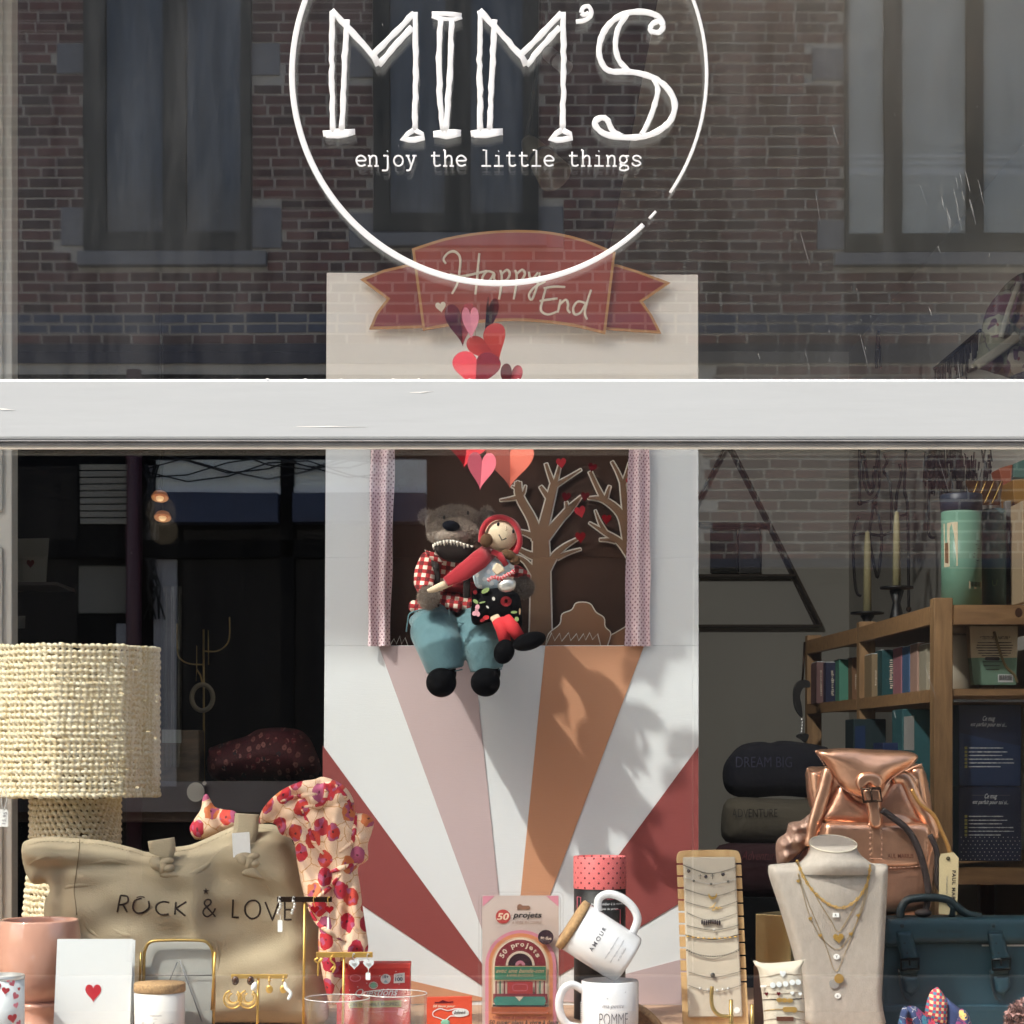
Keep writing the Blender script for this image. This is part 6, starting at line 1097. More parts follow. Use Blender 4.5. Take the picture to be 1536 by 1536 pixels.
for L, yy in (([(330, 180), (385, 270), (440, 335), (515, 378), (570, 392)], -.0865), ([(660, 350), (700, 296), (780, 240), (825, 190)], -.0865), ([(366, 532), (878, 536)], -.0855), ([(366, 705), (560, 732), (690, 748), (850, 736), (874, 705), (880, 540)], -.0855), ([(590, 525), (590, 715)], -.0862), ([(650, 525), (650, 715)], -.0862), ([(590, 700), (650, 702)], -.0862)):
    P_ = smooth(z8(L), 8)
    for i in range(0, len(P_)-1, 1): a, b = np.array(P_[i]), np.array(P_[i+1]); th_.tube(P3([tuple(a), tuple(a*.35+b*.65)], YB_+yy), .0005, 4)
obj('stitching', th_, m_thr, bp, kind='stuff'); px, py = z8([(668, 698)])[0]; obj('embossed_lettering', text('PAUL MARIUS', px, py, 42, 6.5, YB_-.0852, 0, .01), M('embossed_copper', '#7a4c3c', .5, .6), bp)
m_cordb = M('dark_brown_cord', '#241a1a', .6, bump=(300, .3, .0006)); q = MB().tube(P3(z8(smooth([(650, 455), (700, 490), (770, 545), (820, 620), (856, 720), (880, 830), (882, 900), (870, 965)], 5)), YB_-.094), .0048, 10); obj('drawcord', q, m_cordb, bp)
q = MB().tube(P3(z8(smooth([(892, 580), (925, 660), (928, 760), (930, 830), (972, 892)], 5)), YB_-.085), .0040, 10); obj('drawcord', q, m_cordb, bp); q = MB().ell(W(*z8([(858, 975)])[0], YB_-.096), (.012, .010, .006)); obj('cord_stop', q, m_cordb, bp)
q = MB().tube(P3(z8(smooth([(800, 350), (840, 420), (910, 480), (950, 560), (985, 640), (992, 680)], 5)), YB_-.082), .0028, 8); obj('shoulder_strap_edge', q, M('golden_edge', '#b98a50', .35, .6), bp)
q = MB().tube(P3(z8(smooth([(785, 325), (800, 318), (815, 328), (808, 345), (790, 340)], 3, True)), YB_-.053), .0016, 6, True); obj('eyelet', q, m_bronze, bp)
mk = MB().pillow(XZ(z8(smooth([(112, 650), (125, 600), (165, 570), (180, 520), (240, 508), (290, 470), (312, 480), (300, 560), (270, 640), (200, 700), (130, 745)], 3, True)), YB_-.03), YB_-.03, .018, .014, .02, .004, lambda x, z, h: .004*math.sin(x*240+z*110)*h+.003*math.sin(z*330-x*60)*h)
solo('crumpled_leather_flap', mk, Mleather('crinkled_rose_leather', '#a88878', .45, .45, 120, 1.0), 'crinkled rose gold leather pouch beside the left of the copper backpack', 'pouch')
pil(bp, 'lower_side', [(285, 600), (300, 700), (270, 760), (215, 740), (250, 660)], YB_-.02, .02, m_copd, .02)
tg_ = thing('swing_tag', 'long cream paper swing tag with printed name beside the backpack', 'swing tag', W(*z8([(990, 985)])[0], YB_-.10)); m_ktag = M('cream_tag', '#b7a882', .7); YTg = YB_-.10
obj('tag', pp(MB(), z8([(950, 676), (1012, 668), (1038, 698), (1030, 985), (938, 980), (940, 700)]), YTg, .001), m_ktag, tg_); px, py = z8([(1006, 760)])[0]; obj('lettering', text('PAUL MAR', px, py, 44, 5.2, YTg-.0006, -91.5, .025, 0, 1.25), m_ink, tg_)
px, py = z8([(976, 790)])[0]; obj('lettering', text('maroquinerie', px, py, 26, 2.8, YTg-.0006, -91), m_greyink, tg_); obj('eyelet', MB().tube(P3(z8(circ(985, 700, 8, n=10)), YTg-.001), .0006, 5, True), m_bronze, tg_)
# ------------------------------------------------------------ teal satchel
YS = .34; m_teal = M('teal_leather', '#193945', .5, bump=(70, .3, .0015), var=(9, .15)); m_teald = M('dark_teal_leather', '#0e2026', .5, bump=(70, .3, .0015)); m_bk = M('black_buckle', '#15191b', .35, .7)
st = thing('satchel', 'dark teal leather satchel with two buckled straps and top handle', 'satchel', W(1450, 1540, YS))
a, b = W(1321, 1378, YS), W(1575, 1545, YS); obj('body', MB().box(a.x, b.x, YS-.018, YS+.05, Z0, a.z-.004), m_teal, st, .006); obj('lower_seam', MB().box(a.x-.001, b.x, YS-.024, YS-.0185, Z0, W(0, 1504, YS).z), m_teal, st, .003)
pil(st, 'flap', [(680, 1000), (1000, 996), (1390, 992), (1400, 1128), (1300, 1134), (1000, 1130), (800, 1136), (660, 1150), (664, 1060)], YS-.022, .006, m_teal, .008, .006, z8, 0)
obj('back_edge', MB().box(a.x+.002, b.x, YS-.014, YS+.052, a.z-.0035, a.z+.001), m_teald, st, .003)
q = MB().tube(P3(z8(smooth([(742, 996), (748, 950), (775, 912), (830, 900), (920, 898), (985, 910), (1030, 945), (1080, 980), (1150, 995)], 5)), YS+.012), .0058, 10, flat=1.2); obj('handle', q, m_teald, st); q = MB().tube(P3(z8([(985, 915), (1008, 950), (1002, 996)]), YS+.012), .005, 8); obj('handle_tab', q, m_teald, st)
for dx, lx in ((0, 0), (462, 1)):
    pil(st, 'strap', [(718+dx, 1068), (798+dx, 1066), (822+dx, 1150), (838+dx, 1205), (828+dx, 1290), (740+dx, 1290), (745+dx, 1205), (728+dx, 1140)], YS-.0285, .003, m_teal, .004, .004, z8, 0); pil(st, 'strap_end', [(752+dx, 1292), (832+dx, 1292), (842+dx, 1352), (800+dx, 1398), (765+dx, 1372)], YS-.026, .003, m_teal, .004, .004, z8, 0)
    q = MB().tube(P3(z8([(745+dx, 1212), (838+dx, 1206), (836+dx, 1258), (748+dx, 1262)]), YS-.034), .0022, 8, True); q.tube(P3(z8([(788+dx, 1200), (790+dx, 1240)]), YS-.036), .0015, 6); obj('buckle', q, m_bk, st)
    q = MB().tube(P3(z8(smooth([(738+dx, 1262), (742+dx, 1330), (762+dx, 1400), (790+dx, 1420)], 4)), YS-.024), .002, 6); obj('hanging_cord', q, m_teald, st)
    q = MB()
    for y in (1128, 1178): q.add([tuple(W(*z8([(765+dx+(y-1128)*.25+5*math.cos(t), y+5*math.sin(t))])[0], YS-.0325)) for t in np.linspace(0, 2*math.pi, 8, False)], [tuple(range(7, -1, -1))])
    obj('strap_hole', q, m_black, st)
    obj('rivet', MB().ell(W(*z8([(752+dx, 1040)])[0], YS-.028), (.003, .0015, .003)), m_teald, st)
px, py = z8([(930, 1078)])[0]; obj('embossed_lettering', text('PAUL MARIUS', px, py, 40, 6, YS-.0284, 0, .0), m_teald, st); obj('pale_lining', MB().box(W(1468, 0, YS).x, b.x, YS-.0195, YS-.0186, W(0, 1417.5, YS).z, W(0, 1415, YS).z), m_silver, st)
# patchwork scarf and dried flowers at the bottom right
YPs = .13; zp = zt(1320, 1340, 7.111)
m_patch = Mpoppy('patchwork_cotton', '#2c3c66', ['#c03a50', '#d8b46a', '#3a7a90', '#e0d0c0', '#8a3a6a', '#d88aa0', '#2c3c66'], '#e0d8cc', 120, .42, .3)
sc2 = thing('patchwork_scarf', 'multicoloured patchwork cotton scarf crumpled before the teal satchel', 'scarf', W(1400, 1560, YPs))
m_chk = Mplaid('bright_check', '#e3c890', '#b8324e', '#3a7f98', .0075)
for P_, Y, m_, nm in (([(190, 1500), (205, 1330), (235, 1230), (270, 1205), (300, 1260), (290, 1340), (330, 1420), (420, 1500)], YPs-.012, m_patch, 'cloth'), ([(270, 1230), (330, 1200), (400, 1215), (460, 1270), (560, 1340), (640, 1400), (700, 1500), (300, 1500), (285, 1360)], YPs, m_patch, 'cloth'), ([(480, 1290), (500, 1150), (540, 1050), (600, 1002), (640, 1020), (690, 1100), (720, 1180), (700, 1420), (560, 1400)], YPs+.01, m_chk, 'cloth'), ([(690, 1130), (740, 1140), (850, 1230), (880, 1300), (860, 1500), (700, 1500)], YPs+.016, M('navy_cotton', '#33406a', .9, bump=(200, .3, .001)), 'navy_cloth'), ([(820, 1330), (850, 1240), (900, 1240), (950, 1300), (975, 1400), (980, 1500), (810, 1500)], YPs+.004, m_patch, 'cloth')):
    pil(sc2, nm, P_, Y, .014, m_, .012, .003, zp, 3, lambda x, z, h: .003*math.sin(x*190+z*120)*h)
dfl = thing('dried_flowers', 'clump of pinkish brown dried flowers in the bottom right corner', 'dried flowers', W(1545, 1560, .15)); q = MB(); q2 = MB(); rg = random.Random(5)
for i in range(1500):
    t, r_ = rg.uniform(0, 2*math.pi), math.sqrt(rg.random()); x = 1540+34*r_*math.cos(t); y = 1532-34*r_*math.sin(t); p = W(x, y, .15 + rg.uniform(-.02, .02)); d = Vector((rg.gauss(0, 1), rg.gauss(0, 1), rg.gauss(0, 1))).normalized()*.004; e_ = d.cross(Vector((rg.gauss(0, 1), rg.gauss(0, 1), 1))).normalized()*.0016
    (q if rg.random() < .6 else q2).add([p-d, p+e_, p+d, p-e_], [(0, 1, 2, 3)])
obj('petals', q, M('dried_pink', '#a8807a', .9), dfl, kind='stuff'); obj('petals', q2, M('dried_brown', '#5a3c34', .9), dfl, kind='stuff'); obj('stem', MB().tube([W(1545, 1562, .15), W(1540, 1520, .15)], .003, 6), m_kraft, dfl)
# ------------------------------------------------------------ bookcase by the right wall
m_pine = Mwood('pine', '#8a6a48', '#a8845c', 9, .55, (8, 8, 1)); m_pineh = Mwood('pine_board', '#8a6846', '#a58058', 9, .55, (1, 8, 8))
bk = thing('bookcase', 'open pine bookcase with books and tins along the right wall', 'bookcase', (.95, 2.3, 0)); D1, D2, D3 = 1.7, 2.42, 2.99
zt_, zm_, zl_ = W(0, 905, D1).z, W(0, 1036, D1).z, W(0, 1302, D1).z
pt_ = [(W(x, 0, Y).x, Y) for x, Y in ((1412, D1), (1299, D2), (1220, D3))]
for (x, Y), up in zip(pt_, (.01, .008, .008)): obj('post', MB().box(x-.0195, x+.0195, Y-.02, Y+.02, 0, zt_+up), m_pine, bk, .002)
for (x, Y) in ((1.27, D1), (1.27, D3)): obj('post', MB().box(x-.0195, x+.0195, Y-.02, Y+.02, 0, zt_), m_pine, bk, .002)
def board(z, th, nm='shelf'):
    P_ = [(pt_[0][0]-.014, D1-.012), (1.245, D1-.012), (1.245, D3+.02), (pt_[2][0]-.014, D3+.02), (pt_[1][0]-.014, D2)]; v = [(x, y, z) for x, y in P_] + [(x, y, z-th) for x, y in P_]; n = 5
    obj(nm, MB().add(v, [tuple(range(n)), tuple(range(2*n-1, n-1, -1))] + [(i, i+n, (i+1) % n+n, (i+1) % n) for i in range(n)]), m_pineh, bk)
for z in (zt_-.004, zm_, zl_, .62, .25): board(z, .018)
def rail(x0, Y0r, x1, Y1r, z, h): 
    d = Vector((x1-x0, Y1r-Y0r, 0)); n = Vector((-d.y, d.x, 0)).normalized()*.008; v = [Vector((x0, Y0r, 0))-n, Vector((x0, Y0r, 0))+n, Vector((x1, Y1r, 0))+n, Vector((x1, Y1r, 0))-n]; v = [(p.x, p.y, z) for p in v]+[(p.x, p.y, z-h) for p in v]
    obj('rail', MB().add(v, [(0, 1, 2, 3), (7, 6, 5, 4)]+[(i, i+4, (i+1) % 4+4, (i+1) % 4) for i in range(4)]), m_pineh, bk)
rail(pt_[0][0]+.021, D1-.021, 1.25, D1-.021, zt_-.006, .039); rail(pt_[0][0]+.021, D1-.021, 1.25, D1-.021, zl_+.002, .034); rail(pt_[0][0]+.021, D1-.020, 1.25, D1-.020, zm_+.003, .014)
for i in (0, 1):
    (x0, Y0r), (x1, Y1r) = pt_[i], pt_[i+1]
    for z, h in ((zt_-.006, .036), (zm_+.003, .026)): rail(x0-.012, Y0r+.021, x1-.012, Y1r-.021, z, h)
obj('metal_strip', MB().box(pt_[0][0]+.022, 1.245, D1-.016, D1-.0125, zm_-.024, zm_-.0185), m_lip, bk)
obj('knot', MB().ell(W(1528, 919, D1-.0285), (.010, .0008, .013)), M('pine_knot', '#4a2a14', .6), bk)
z6 = zt(1036, 660, 3.072)
def bookp(label, x0, y0, x1, col, Y, cat='book', nm='book', lean=0, group='books on the pine bookcase', zb=None, dp=.10, print_=None):
    zb = zm_ if zb is None else zb; a, b = W(*z6([(x0, y0)])[0], Y), W(*z6([(x1, y0)])[0], Y); t = thing(nm, label, cat, Vector(((a.x+b.x)/2, Y, zb)), group)
    hh = a.z-zb-.002; sh_ = lean*hh; mc_ = M(nm+'_cover', col, .6); q = MB(); w_ = b.x-a.x
    q.add([(a.x+s*w_+top*sh_, Y+dep*dp, zb+.0015+top*hh) for top in (0, 1) for dep in (0, 1) for s in (0, 1)], [(0, 2, 3, 1), (4, 5, 7, 6), (0, 1, 5, 4), (2, 6, 7, 3), (0, 4, 6, 2), (1, 3, 7, 5)]); obj('cover', q, mc_, t, .001)
    obj('pages', MB().box(a.x+.002+sh_, b.x-.002+sh_, Y+.003, Y+dp-.003, a.z-.0004, a.z+.0012), m_paper, t)
    if print_: mm = MB(); [mm.box(a.x+w_*random.uniform(.40, .46), a.x+w_*random.uniform(.54, .62), Y-.0012, Y-.0004, zb+hh*f0, zb+hh*(f0+random.uniform(.012, .03))) for f0 in np.arange(print_[0][0], print_[-1][1], .045)]; obj('spine_print', mm, m_creamink, t)
    return t
for args in (('dusty pink book farthest left on the bookcase', 580, 1022, 620, '#7a5a58', 2.82), ('navy blue book between dusty pink and mint green books', 622, 1024, 684, '#141c40', 2.78), ('mint green book beside the navy blue book', 684, 1010, 742, '#4f8f7a', 2.72), ('brown kraft book left of the middle post', 744, 1000, 776, '#7a5638', 2.66),
             ('cream and brown book right of the middle post', 834, 985, 872, '#8f7a5c', 2.30), ('deep teal book tilted beside the cream book', 882, 966, 965, '#12484c', 2.24), ('rose pink book beside the teal book', 970, 952, 1004, '#a87078', 2.14), ('sky blue book between two pink books', 1006, 948, 1040, '#4a6a90', 2.06), ('pale pink book near the front post', 1044, 935, 1082, '#b08f80', 1.98), ('cream book touching the front post', 1086, 938, 1112, '#a09884', 1.90)):
    bookp(*args, print_=random.choice((None, ((.3, .62),), ((.2, .3), (.4, .8)), None)))
t = thing('storage_jar', 'frosted cream jar on the middle shelf behind the front post', 'jar', Vector((W(1438, 0, 1.86).x, 1.86, zm_))); zJ = W(0, 958, 1.86).z; obj('jar_body', MB().lathe([(.046, zm_+.001), (.05, zm_+.006), (.05, zJ), (.044, zJ+.008)], (W(1432, 0, 1.86).x, 1.86, 0), 36), M('frosted_cream', '#b5ab98', .4), t); obj('lid', MB().lathe([(.047, zJ+.0085), (.047, zJ+.024), (.045, zJ+.026)], (W(1432, 0, 1.86).x, 1.86, 0), 36), M('jar_lid', '#a89c86', .4), t)
Yb5 = 1.74; t = thing('seed_pack', 'tapered cream and sage gift pack with text and string on the middle shelf', 'gift pack', Vector((W(1493, 0, Yb5).x, Yb5, zm_))); m_sage = M('sage_print', '#6f8f7c', .7); m_cpk = M('cream_pack', '#c4b698', .7)
obj('pack_upper', pp(MB(), z6([(1284, 858), (1508, 858), (1504, 1003), (1292, 1003)]), Yb5, .03), m_cpk, t); obj('pack_lower', pp(MB(), z6([(1292, 1003.5), (1504, 1003.5), (1500, 1128), (1305, 1128)]), Yb5, .03), m_sage, t)
px, py = z6([(1350, 918)])[0]; obj('lettering', text('* TEXTE DE LA NATURE *', px-5, py, 45, 4.6, Yb5-.0006, 0, .02), m_ink, t); q = MB()
for i, (a_, b_) in enumerate(((1322, 1480), (1318, 1484), (1316, 1482), (1322, 1478), (1326, 1476), (1340, 1462))): stroke(q, z6([(x+random.uniform(-2, 2), 934+i*12) for x in np.linspace(a_, b_, 12)]), Yb5-.0006, [random.uniform(1.0, 2.0) for _ in range(12)], .2)
for i, (a_, b_) in enumerate(((1345, 1440), (1350, 1425), (1360, 1420))): stroke(q, z6([(a_, 1022+i*18), (b_, 1022+i*18)]), Yb5-.0006, 1.2, .2)
obj('printed_text', q, m_ink, t); obj('printed_pill', pp(MB(), z6(rrect(1356, 1000, 1424, 1016, 7)), Yb5-.001, .0005), m_ink, t); obj('barcode_label', pp(MB(), z6([(1416, 1080), (1486, 1080), (1486, 1116), (1416, 1116)]), Yb5-.0008, .0005), m_paper, t); q = MB()
for i in range(14): x = 1422+i*4.3; q.prism(XZ(z6([(x, 1084), (x+random.choice((1.5, 2.6)), 1084), (x+1.8, 1108), (x, 1108)]), Yb5-.0014), Yb5-.0014, Yb5-.0009)
obj('barcode', q, m_black, t); obj('string', MB().tube(P3(z6(smooth([(1398, 882), (1420, 960), (1450, 1040), (1490, 1080), (1506, 1118)], 5)), Yb5-.006), .0028, 7), M('jute_string', '#7a6a48', .9), t)
# mug boxes, top shelf tins
Ymb = 1.72; m_navyb = M('navy_box', '#14213f', .45); m_navyl = M('navy_box_light', '#1c3358', .45)
for k, (y0, y1, lb) in enumerate(((1057, 1180, 'upper dark navy mug box with white French lettering on the bookcase'), (1180.5, 1292, 'lower dark navy mug box with white dots along its base'))):
    a, b = W(1438, y0, Ymb), W(1532, y1, Ymb); t = thing('mug_box', lb, 'box', Vector(((a.x+b.x)/2, Ymb, b.z)), 'navy mug boxes'); obj('box', MB().box(a.x, b.x, Ymb, Ymb+.12, b.z+.0005, a.z), m_navyb, t, .001)
    obj('printed_panel', pp(MB(), [(1439, y0+42), (1531, y0+62), (1531, y1-2), (1439, y1-2)], Ymb-.0006, .0004) if k == 0 else pp(MB(), [(1458, y0+12), (1515, y0+12), (1515, y0+12.8), (1458, y0+12.8)], Ymb-.0006, .0004), m_navyl if k == 0 else m_greyink, t)
    y = y0+ (24 if k == 0 else 17); obj('script', text('Ce mug', 1474 if k == 0 else 1477, y, 19, 7, Ymb-.0012, 0, .012, .45), m_paper, t); obj('script', text('est parfait pour toi si...', 1456 if k == 0 else 1459, y+8, 54, 6, Ymb-.0012, -1, .008, .45), m_paper, t); q = MB(); q2 = MB()
    for i, wd in enumerate((52, 58, 50, 67, 68, 48)): yy = y0+(65 if k == 0 else 44)+i*(5.9 if i < 2 else 5.6); stroke(q, [(x, yy) for x in np.linspace(1453, 1453+wd, int(wd/2))], Ymb-.0012, [random.uniform(.7, 1.9) for _ in range(int(wd/2))], .2, 5); q2.prism(XZ([(1447, yy-2), (1451, yy-2), (1451, yy+2), (1447, yy+2)], Ymb-.0012), Ymb-.0012, Ymb-.0008)
    obj('printed_text', q, m_paper, t); obj('tick_boxes', q2, bpy.data.materials['olive_band'], t)
    if k: 
        q = MB(); [q.ell(W(1442+i*7+(j % 2)*3.5, 1256+j*5.5, Ymb-.0004), (.0011, .0004, .0011), None, 6, 4) for i in range(13) for j in range(7)]; obj('printed_dots', q, m_silver, t, kind='stuff')
YTn = 1.84; m_sagetin = M('sage_tin', '#6e9683', .4, var=(4, .05)); t = thing('tall_tin', 'tall sage green tin with dark navy lid on top of the bookcase', 'tin', Vector((W(1442, 0, YTn).x, YTn, zt_))); s = S(YTn); cxt = W(1442, 0, YTn).x
zt1 = W(0, 768, YTn).z; zt2 = W(0, 742, YTn).z; obj('tin_body', MB().lathe([(30*s, zt_-.003), (30*s, zt1)], (cxt, YTn, 0), 44), m_sagetin, t); obj('lid', MB().lathe([(31*s, zt1+.0005), (31*s, zt2-.002), (30*s, zt2), (0, zt2)], (cxt, YTn, 0), 44), M('navy_tin_lid', '#2c3442', .45), t)
wT = wrap(1442, YTn, 30*s)
def cyl(mb, pts, lift=0): v = [wT(math.asin(max(-.98, min(.98, (x-1442)/30)))*30*s, W(0, y, YTn).z) for x, y in pts]; mb.add([(p.x, p.y-lift, p.z) for p in v], [tuple(range(len(pts)-1, -1, -1)) if sum(pts[i][0]*pts[(i+1) % len(pts)][1]-pts[(i+1) % len(pts)][0]*pts[i][1] for i in range(len(pts))) > 0 else tuple(range(len(pts)))]); return mb
obj('printed_label', cyl(MB(), z6([(1160, 390), (1176, 388), (1196, 386), (1212, 386), (1212, 588), (1196, 590), (1176, 590), (1162, 590)])), m_cpk, t); obj('printed_picture', cyl(MB(), z6([(1164, 480), (1174, 478), (1176, 575), (1164, 570)]), .0006), M('brown_print', '#6a4a2a', .7), t)
obj('barcode_label', cyl(MB(), z6([(1262, 656), (1296, 655), (1328, 655), (1328, 690), (1296, 691), (1262, 692)])), m_cpk, t); q = MB(); [cyl(q, z6([(x, 660), (x+3, 660), (x+3, 682), (x, 682)]), .0008) for x in range(1270, 1320, 7)]; obj('barcode', q, m_ink, t); q = MB()
for i, (a_, b_, y) in enumerate(((1300, 1340, 470), (1295, 1342, 488), (1305, 1342, 505), (1285, 1340, 530), (1282, 1340, 545), (1300, 1340, 560))): cyl(q, z6([(a_, y), ((a_+b_)/2, y-2), (b_, y-4), (b_, y+2), ((a_+b_)/2, y+3), (a_, y+4)]))
obj('printed_text', q, m_ink, t)
t = thing('dark_tin', 'dark blue green tin standing behind the sage green tin', 'tin', Vector((W(1491, 0, 1.9).x, 1.9, zt_))); s2 = S(1.9); obj('tin_body', MB().lathe([(18*s2, zt_-.003), (18*s2, W(0, 768, 1.9).z), (17*s2, W(0, 764, 1.9).z), (0, W(0, 764, 1.9).z)], (W(1491, 0, 1.9).x, 1.9, 0), 36), M('blue_green_tin', '#48686e', .4), t); obj('printed_cup', stroke(MB(), z6(smooth([(1390, 645), (1392, 668), (1408, 668), (1412, 642)], 4)), 1.885-.0165, 1.2, .3), m_sage, t)
for lb, P_, Y, col, th in (('grey picture frame edge standing beside the dark tin', [(1450, 280), (1478, 280), (1480, 745), (1452, 750)], 1.93, '#6a6a66', .02), ('dark navy gift box at the right end of the bookcase top', [(1484, 380), (1526, 330), (1528, 750), (1484, 748)], 1.9, '#161c36', .1), ('cream box cut by the right edge on the bookcase top', [(1527, 280), (1560, 280), (1560, 750), (1528, 750)], 1.8, '#a89478', .1),
    ('ochre yellow box high above the dark tin', [(1484, 182), (1560, 178), (1560, 372), (1496, 440)], 2.2, '#8a6420', .12), ('orange box leaning high on the right wall shelf', [(1420, 130), (1484, 112), (1478, 190), (1440, 215)], 2.3, '#8f4a2c', .08), ('teal box highest in the right corner of the shop', [(1488, 110), (1560, 80), (1560, 176), (1486, 172)], 2.3, '#3f6a62', .1)): solo('box', pp(MB(), z6(P_), Y, th), M('box_col', col, .6), lb, 'box', 'boxes on top of the bookcase', .002)
q = MB(); q.add([W(x, y, Y) for (x, y), Y in zip(z6([(1265, 185), (1440, 188), (1425, 300), (1300, 300)]), (2.1, 2.1, 2.25, 2.25))] + [W(x, y, Y) + Vector((0, .002, 0)) for (x, y), Y in zip(z6([(1265, 185), (1440, 188), (1425, 300), (1300, 300)]), (2.1, 2.1, 2.25, 2.25))], [(3, 2, 1, 0), (4, 5, 6, 7), (0, 1, 5, 4), (1, 2, 6, 5), (2, 3, 7, 6), (3, 0, 4, 7)])
t = thing('paper_sheet', 'tan paper sheet with fine gold lines above the sage tin', 'paper', W(1475, 757, 2.2)); obj('sheet', q, M('tan_sheet', '#96764a', .7), t); q = MB(); [stroke(q, z6(smooth([(1285+i*34, 292), (1300+i*36, 250), (1325+i*36, 190)], 4)), 2.095, 1.0, .5) for i in range(4)]; obj('gold_line', q, m_gold, t)
# candlesticks on the far part of the bookcase top
for lb, x, yt, yb, ys, Y in (('nearer cream candle in a dark candlestick on the bookcase top', 1345, 768, 882, 886, 2.15), ('farther cream candle in a low dark holder on the bookcase top', 1301, 798, 920, 924, 2.55)):
    t = thing('candlestick', lb, 'candlestick', Vector((W(x, 0, Y).x, Y, zt_)), 'candlesticks'); c = W(x, 0, Y).x; s = S(Y); z1 = W(0, yb, Y).z
    obj('candle', MB().lathe([(6.5*s, z1), (5*s, W(0, yt+20, Y).z), (3.2*s, W(0, yt, Y).z), (0, W(0, yt-2, Y).z)], (c, Y, 0), 16), M('cream_candle', '#938c6a', .6), t); obj('dish', MB().lathe([(8*s, z1-.004), (25*s, z1-.002), (25*s, z1+.003), (7*s, z1+.001)], (c, Y, 0), 28), m_black, t); obj('stem', MB().lathe([(12*s, zt_-.003), (10*s, zt_+.004), (6*s, (zt_+z1)/2), (11*s, z1-.006), (9*s, z1-.0045)], (c, Y, 0), 20), m_black, t)
for lb, x0, y0, x1, y1, Y, col in (('teal box on the second shelf of the bookcase', 975, 1240, 1108, 1440, 1.95, '#2f5a5e'), ('blue and black tin on the second shelf of the bookcase', 885, 1395, 968, 1480, 2.0, '#1a2a50'), ('round dark teal tin deep in the second shelf', 750, 1285, 900, 1440, 2.35, '#1c3034')): 
    a, b = W(*z6([(x0, y0)])[0], Y), W(*z6([(x1, y1)])[0], Y); t = thing('shelf_box', lb, 'box', Vector(((a.x+b.x)/2, Y, zl_)), 'boxes inside the bookcase'); obj('carton', MB().box(a.x, b.x, Y, Y+.12, zl_+.001, a.z), M('carton', col, .5), t, .002); obj('printed_label', pp(MB(), z6([(x0+8, y0+35), (x0+55, y0+30), (x0+55, min(y1-10, 1440)), (x0+8, min(y1-12, 1440))]), Y-.0008, .0005), m_silver if col == '#2f5a5e' else m_navyl, t)
# hanging things
for lb, x, y0, y1, Y in (('black crescent shaped pendant hanging at the far bookcase post', 1200, 985, 1075, 2.7),):
    t = thing('hanging_ornament', lb, 'ornament', W(x, y1, Y)); mo = z6(smooth([(548, 1112), (510, 1105), (480, 1130), (472, 1180), (482, 1240), (515, 1280), (512, 1225), (505, 1180), (520, 1142), (550, 1140)], 3, True)); obj('crescent', pp(MB(), mo, Y, .01), m_black, t, .001); obj('chain', MB().tube(P3(z6([(525, 930), (520, 1040), (515, 1108)]), Y), .003, 6), m_bronze, t)
    q = MB(); [q.ell(W(*z6([(513+2*math.sin(i), 1290+i*14)])[0], Y), (.005, .004, .006), None, 8, 6) for i in range(5)]; obj('bead', q, m_silver, t); obj('lower_crescent', pp(MB(), z6(smooth([(485, 1365), (510, 1352), (545, 1358), (530, 1395), (510, 1382)], 3, True)), Y, .008), m_black, t)
Ytr = 5.32; t = thing('triangle_shelf', 'triangular wooden wall shelf with mirrored panels on the grey back wall', 'wall shelf', W(1092, 940, Ytr)); m_trw = M('dark_oak', '#4a3a2a', .6); q = []
def slat(pts, nm='slat', d=.10, w_=5): 
    mb = MB(); (x0, y0), (x1, y1) = z6(pts); dx, dy_ = x1-x0, y1-y0; L = math.hypot(dx, dy_); nx, ny = -dy_/L*w_/2/3.072*1.0, dx/L*w_/2/3.072; pp(mb, [(x0+nx, y0+ny), (x1+nx, y1+ny), (x1-nx, y1-ny), (x0-nx, y0-ny)], Ytr-d+.07, d); obj(nm, mb, m_trw, t)
slat([(175, 0), (605, 852)], w_=10); slat([(175, 0), (-255, 852)], w_=10); slat([(-255, 854), (607, 854)], w_=8); slat([(-10, 384), (366, 384)], w_=12); slat([(-130, 622), (486, 622)], w_=8)
slat([(208, 90), (575, 850)], w_=5, d=.03); obj('mirror_panel', pp(MB(), z6([(90, 412), (216, 412), (216, 612), (90, 612)]), Ytr-.02, .01), M('dull_mirror', '#3c3c38', .15, .5), t); obj('mirror_panel', pp(MB(), z6([(222, 412), (320, 400), (320, 612), (222, 612)]), Ytr-.015, .01), M('dark_mirror', '#2b2724', .3), t)
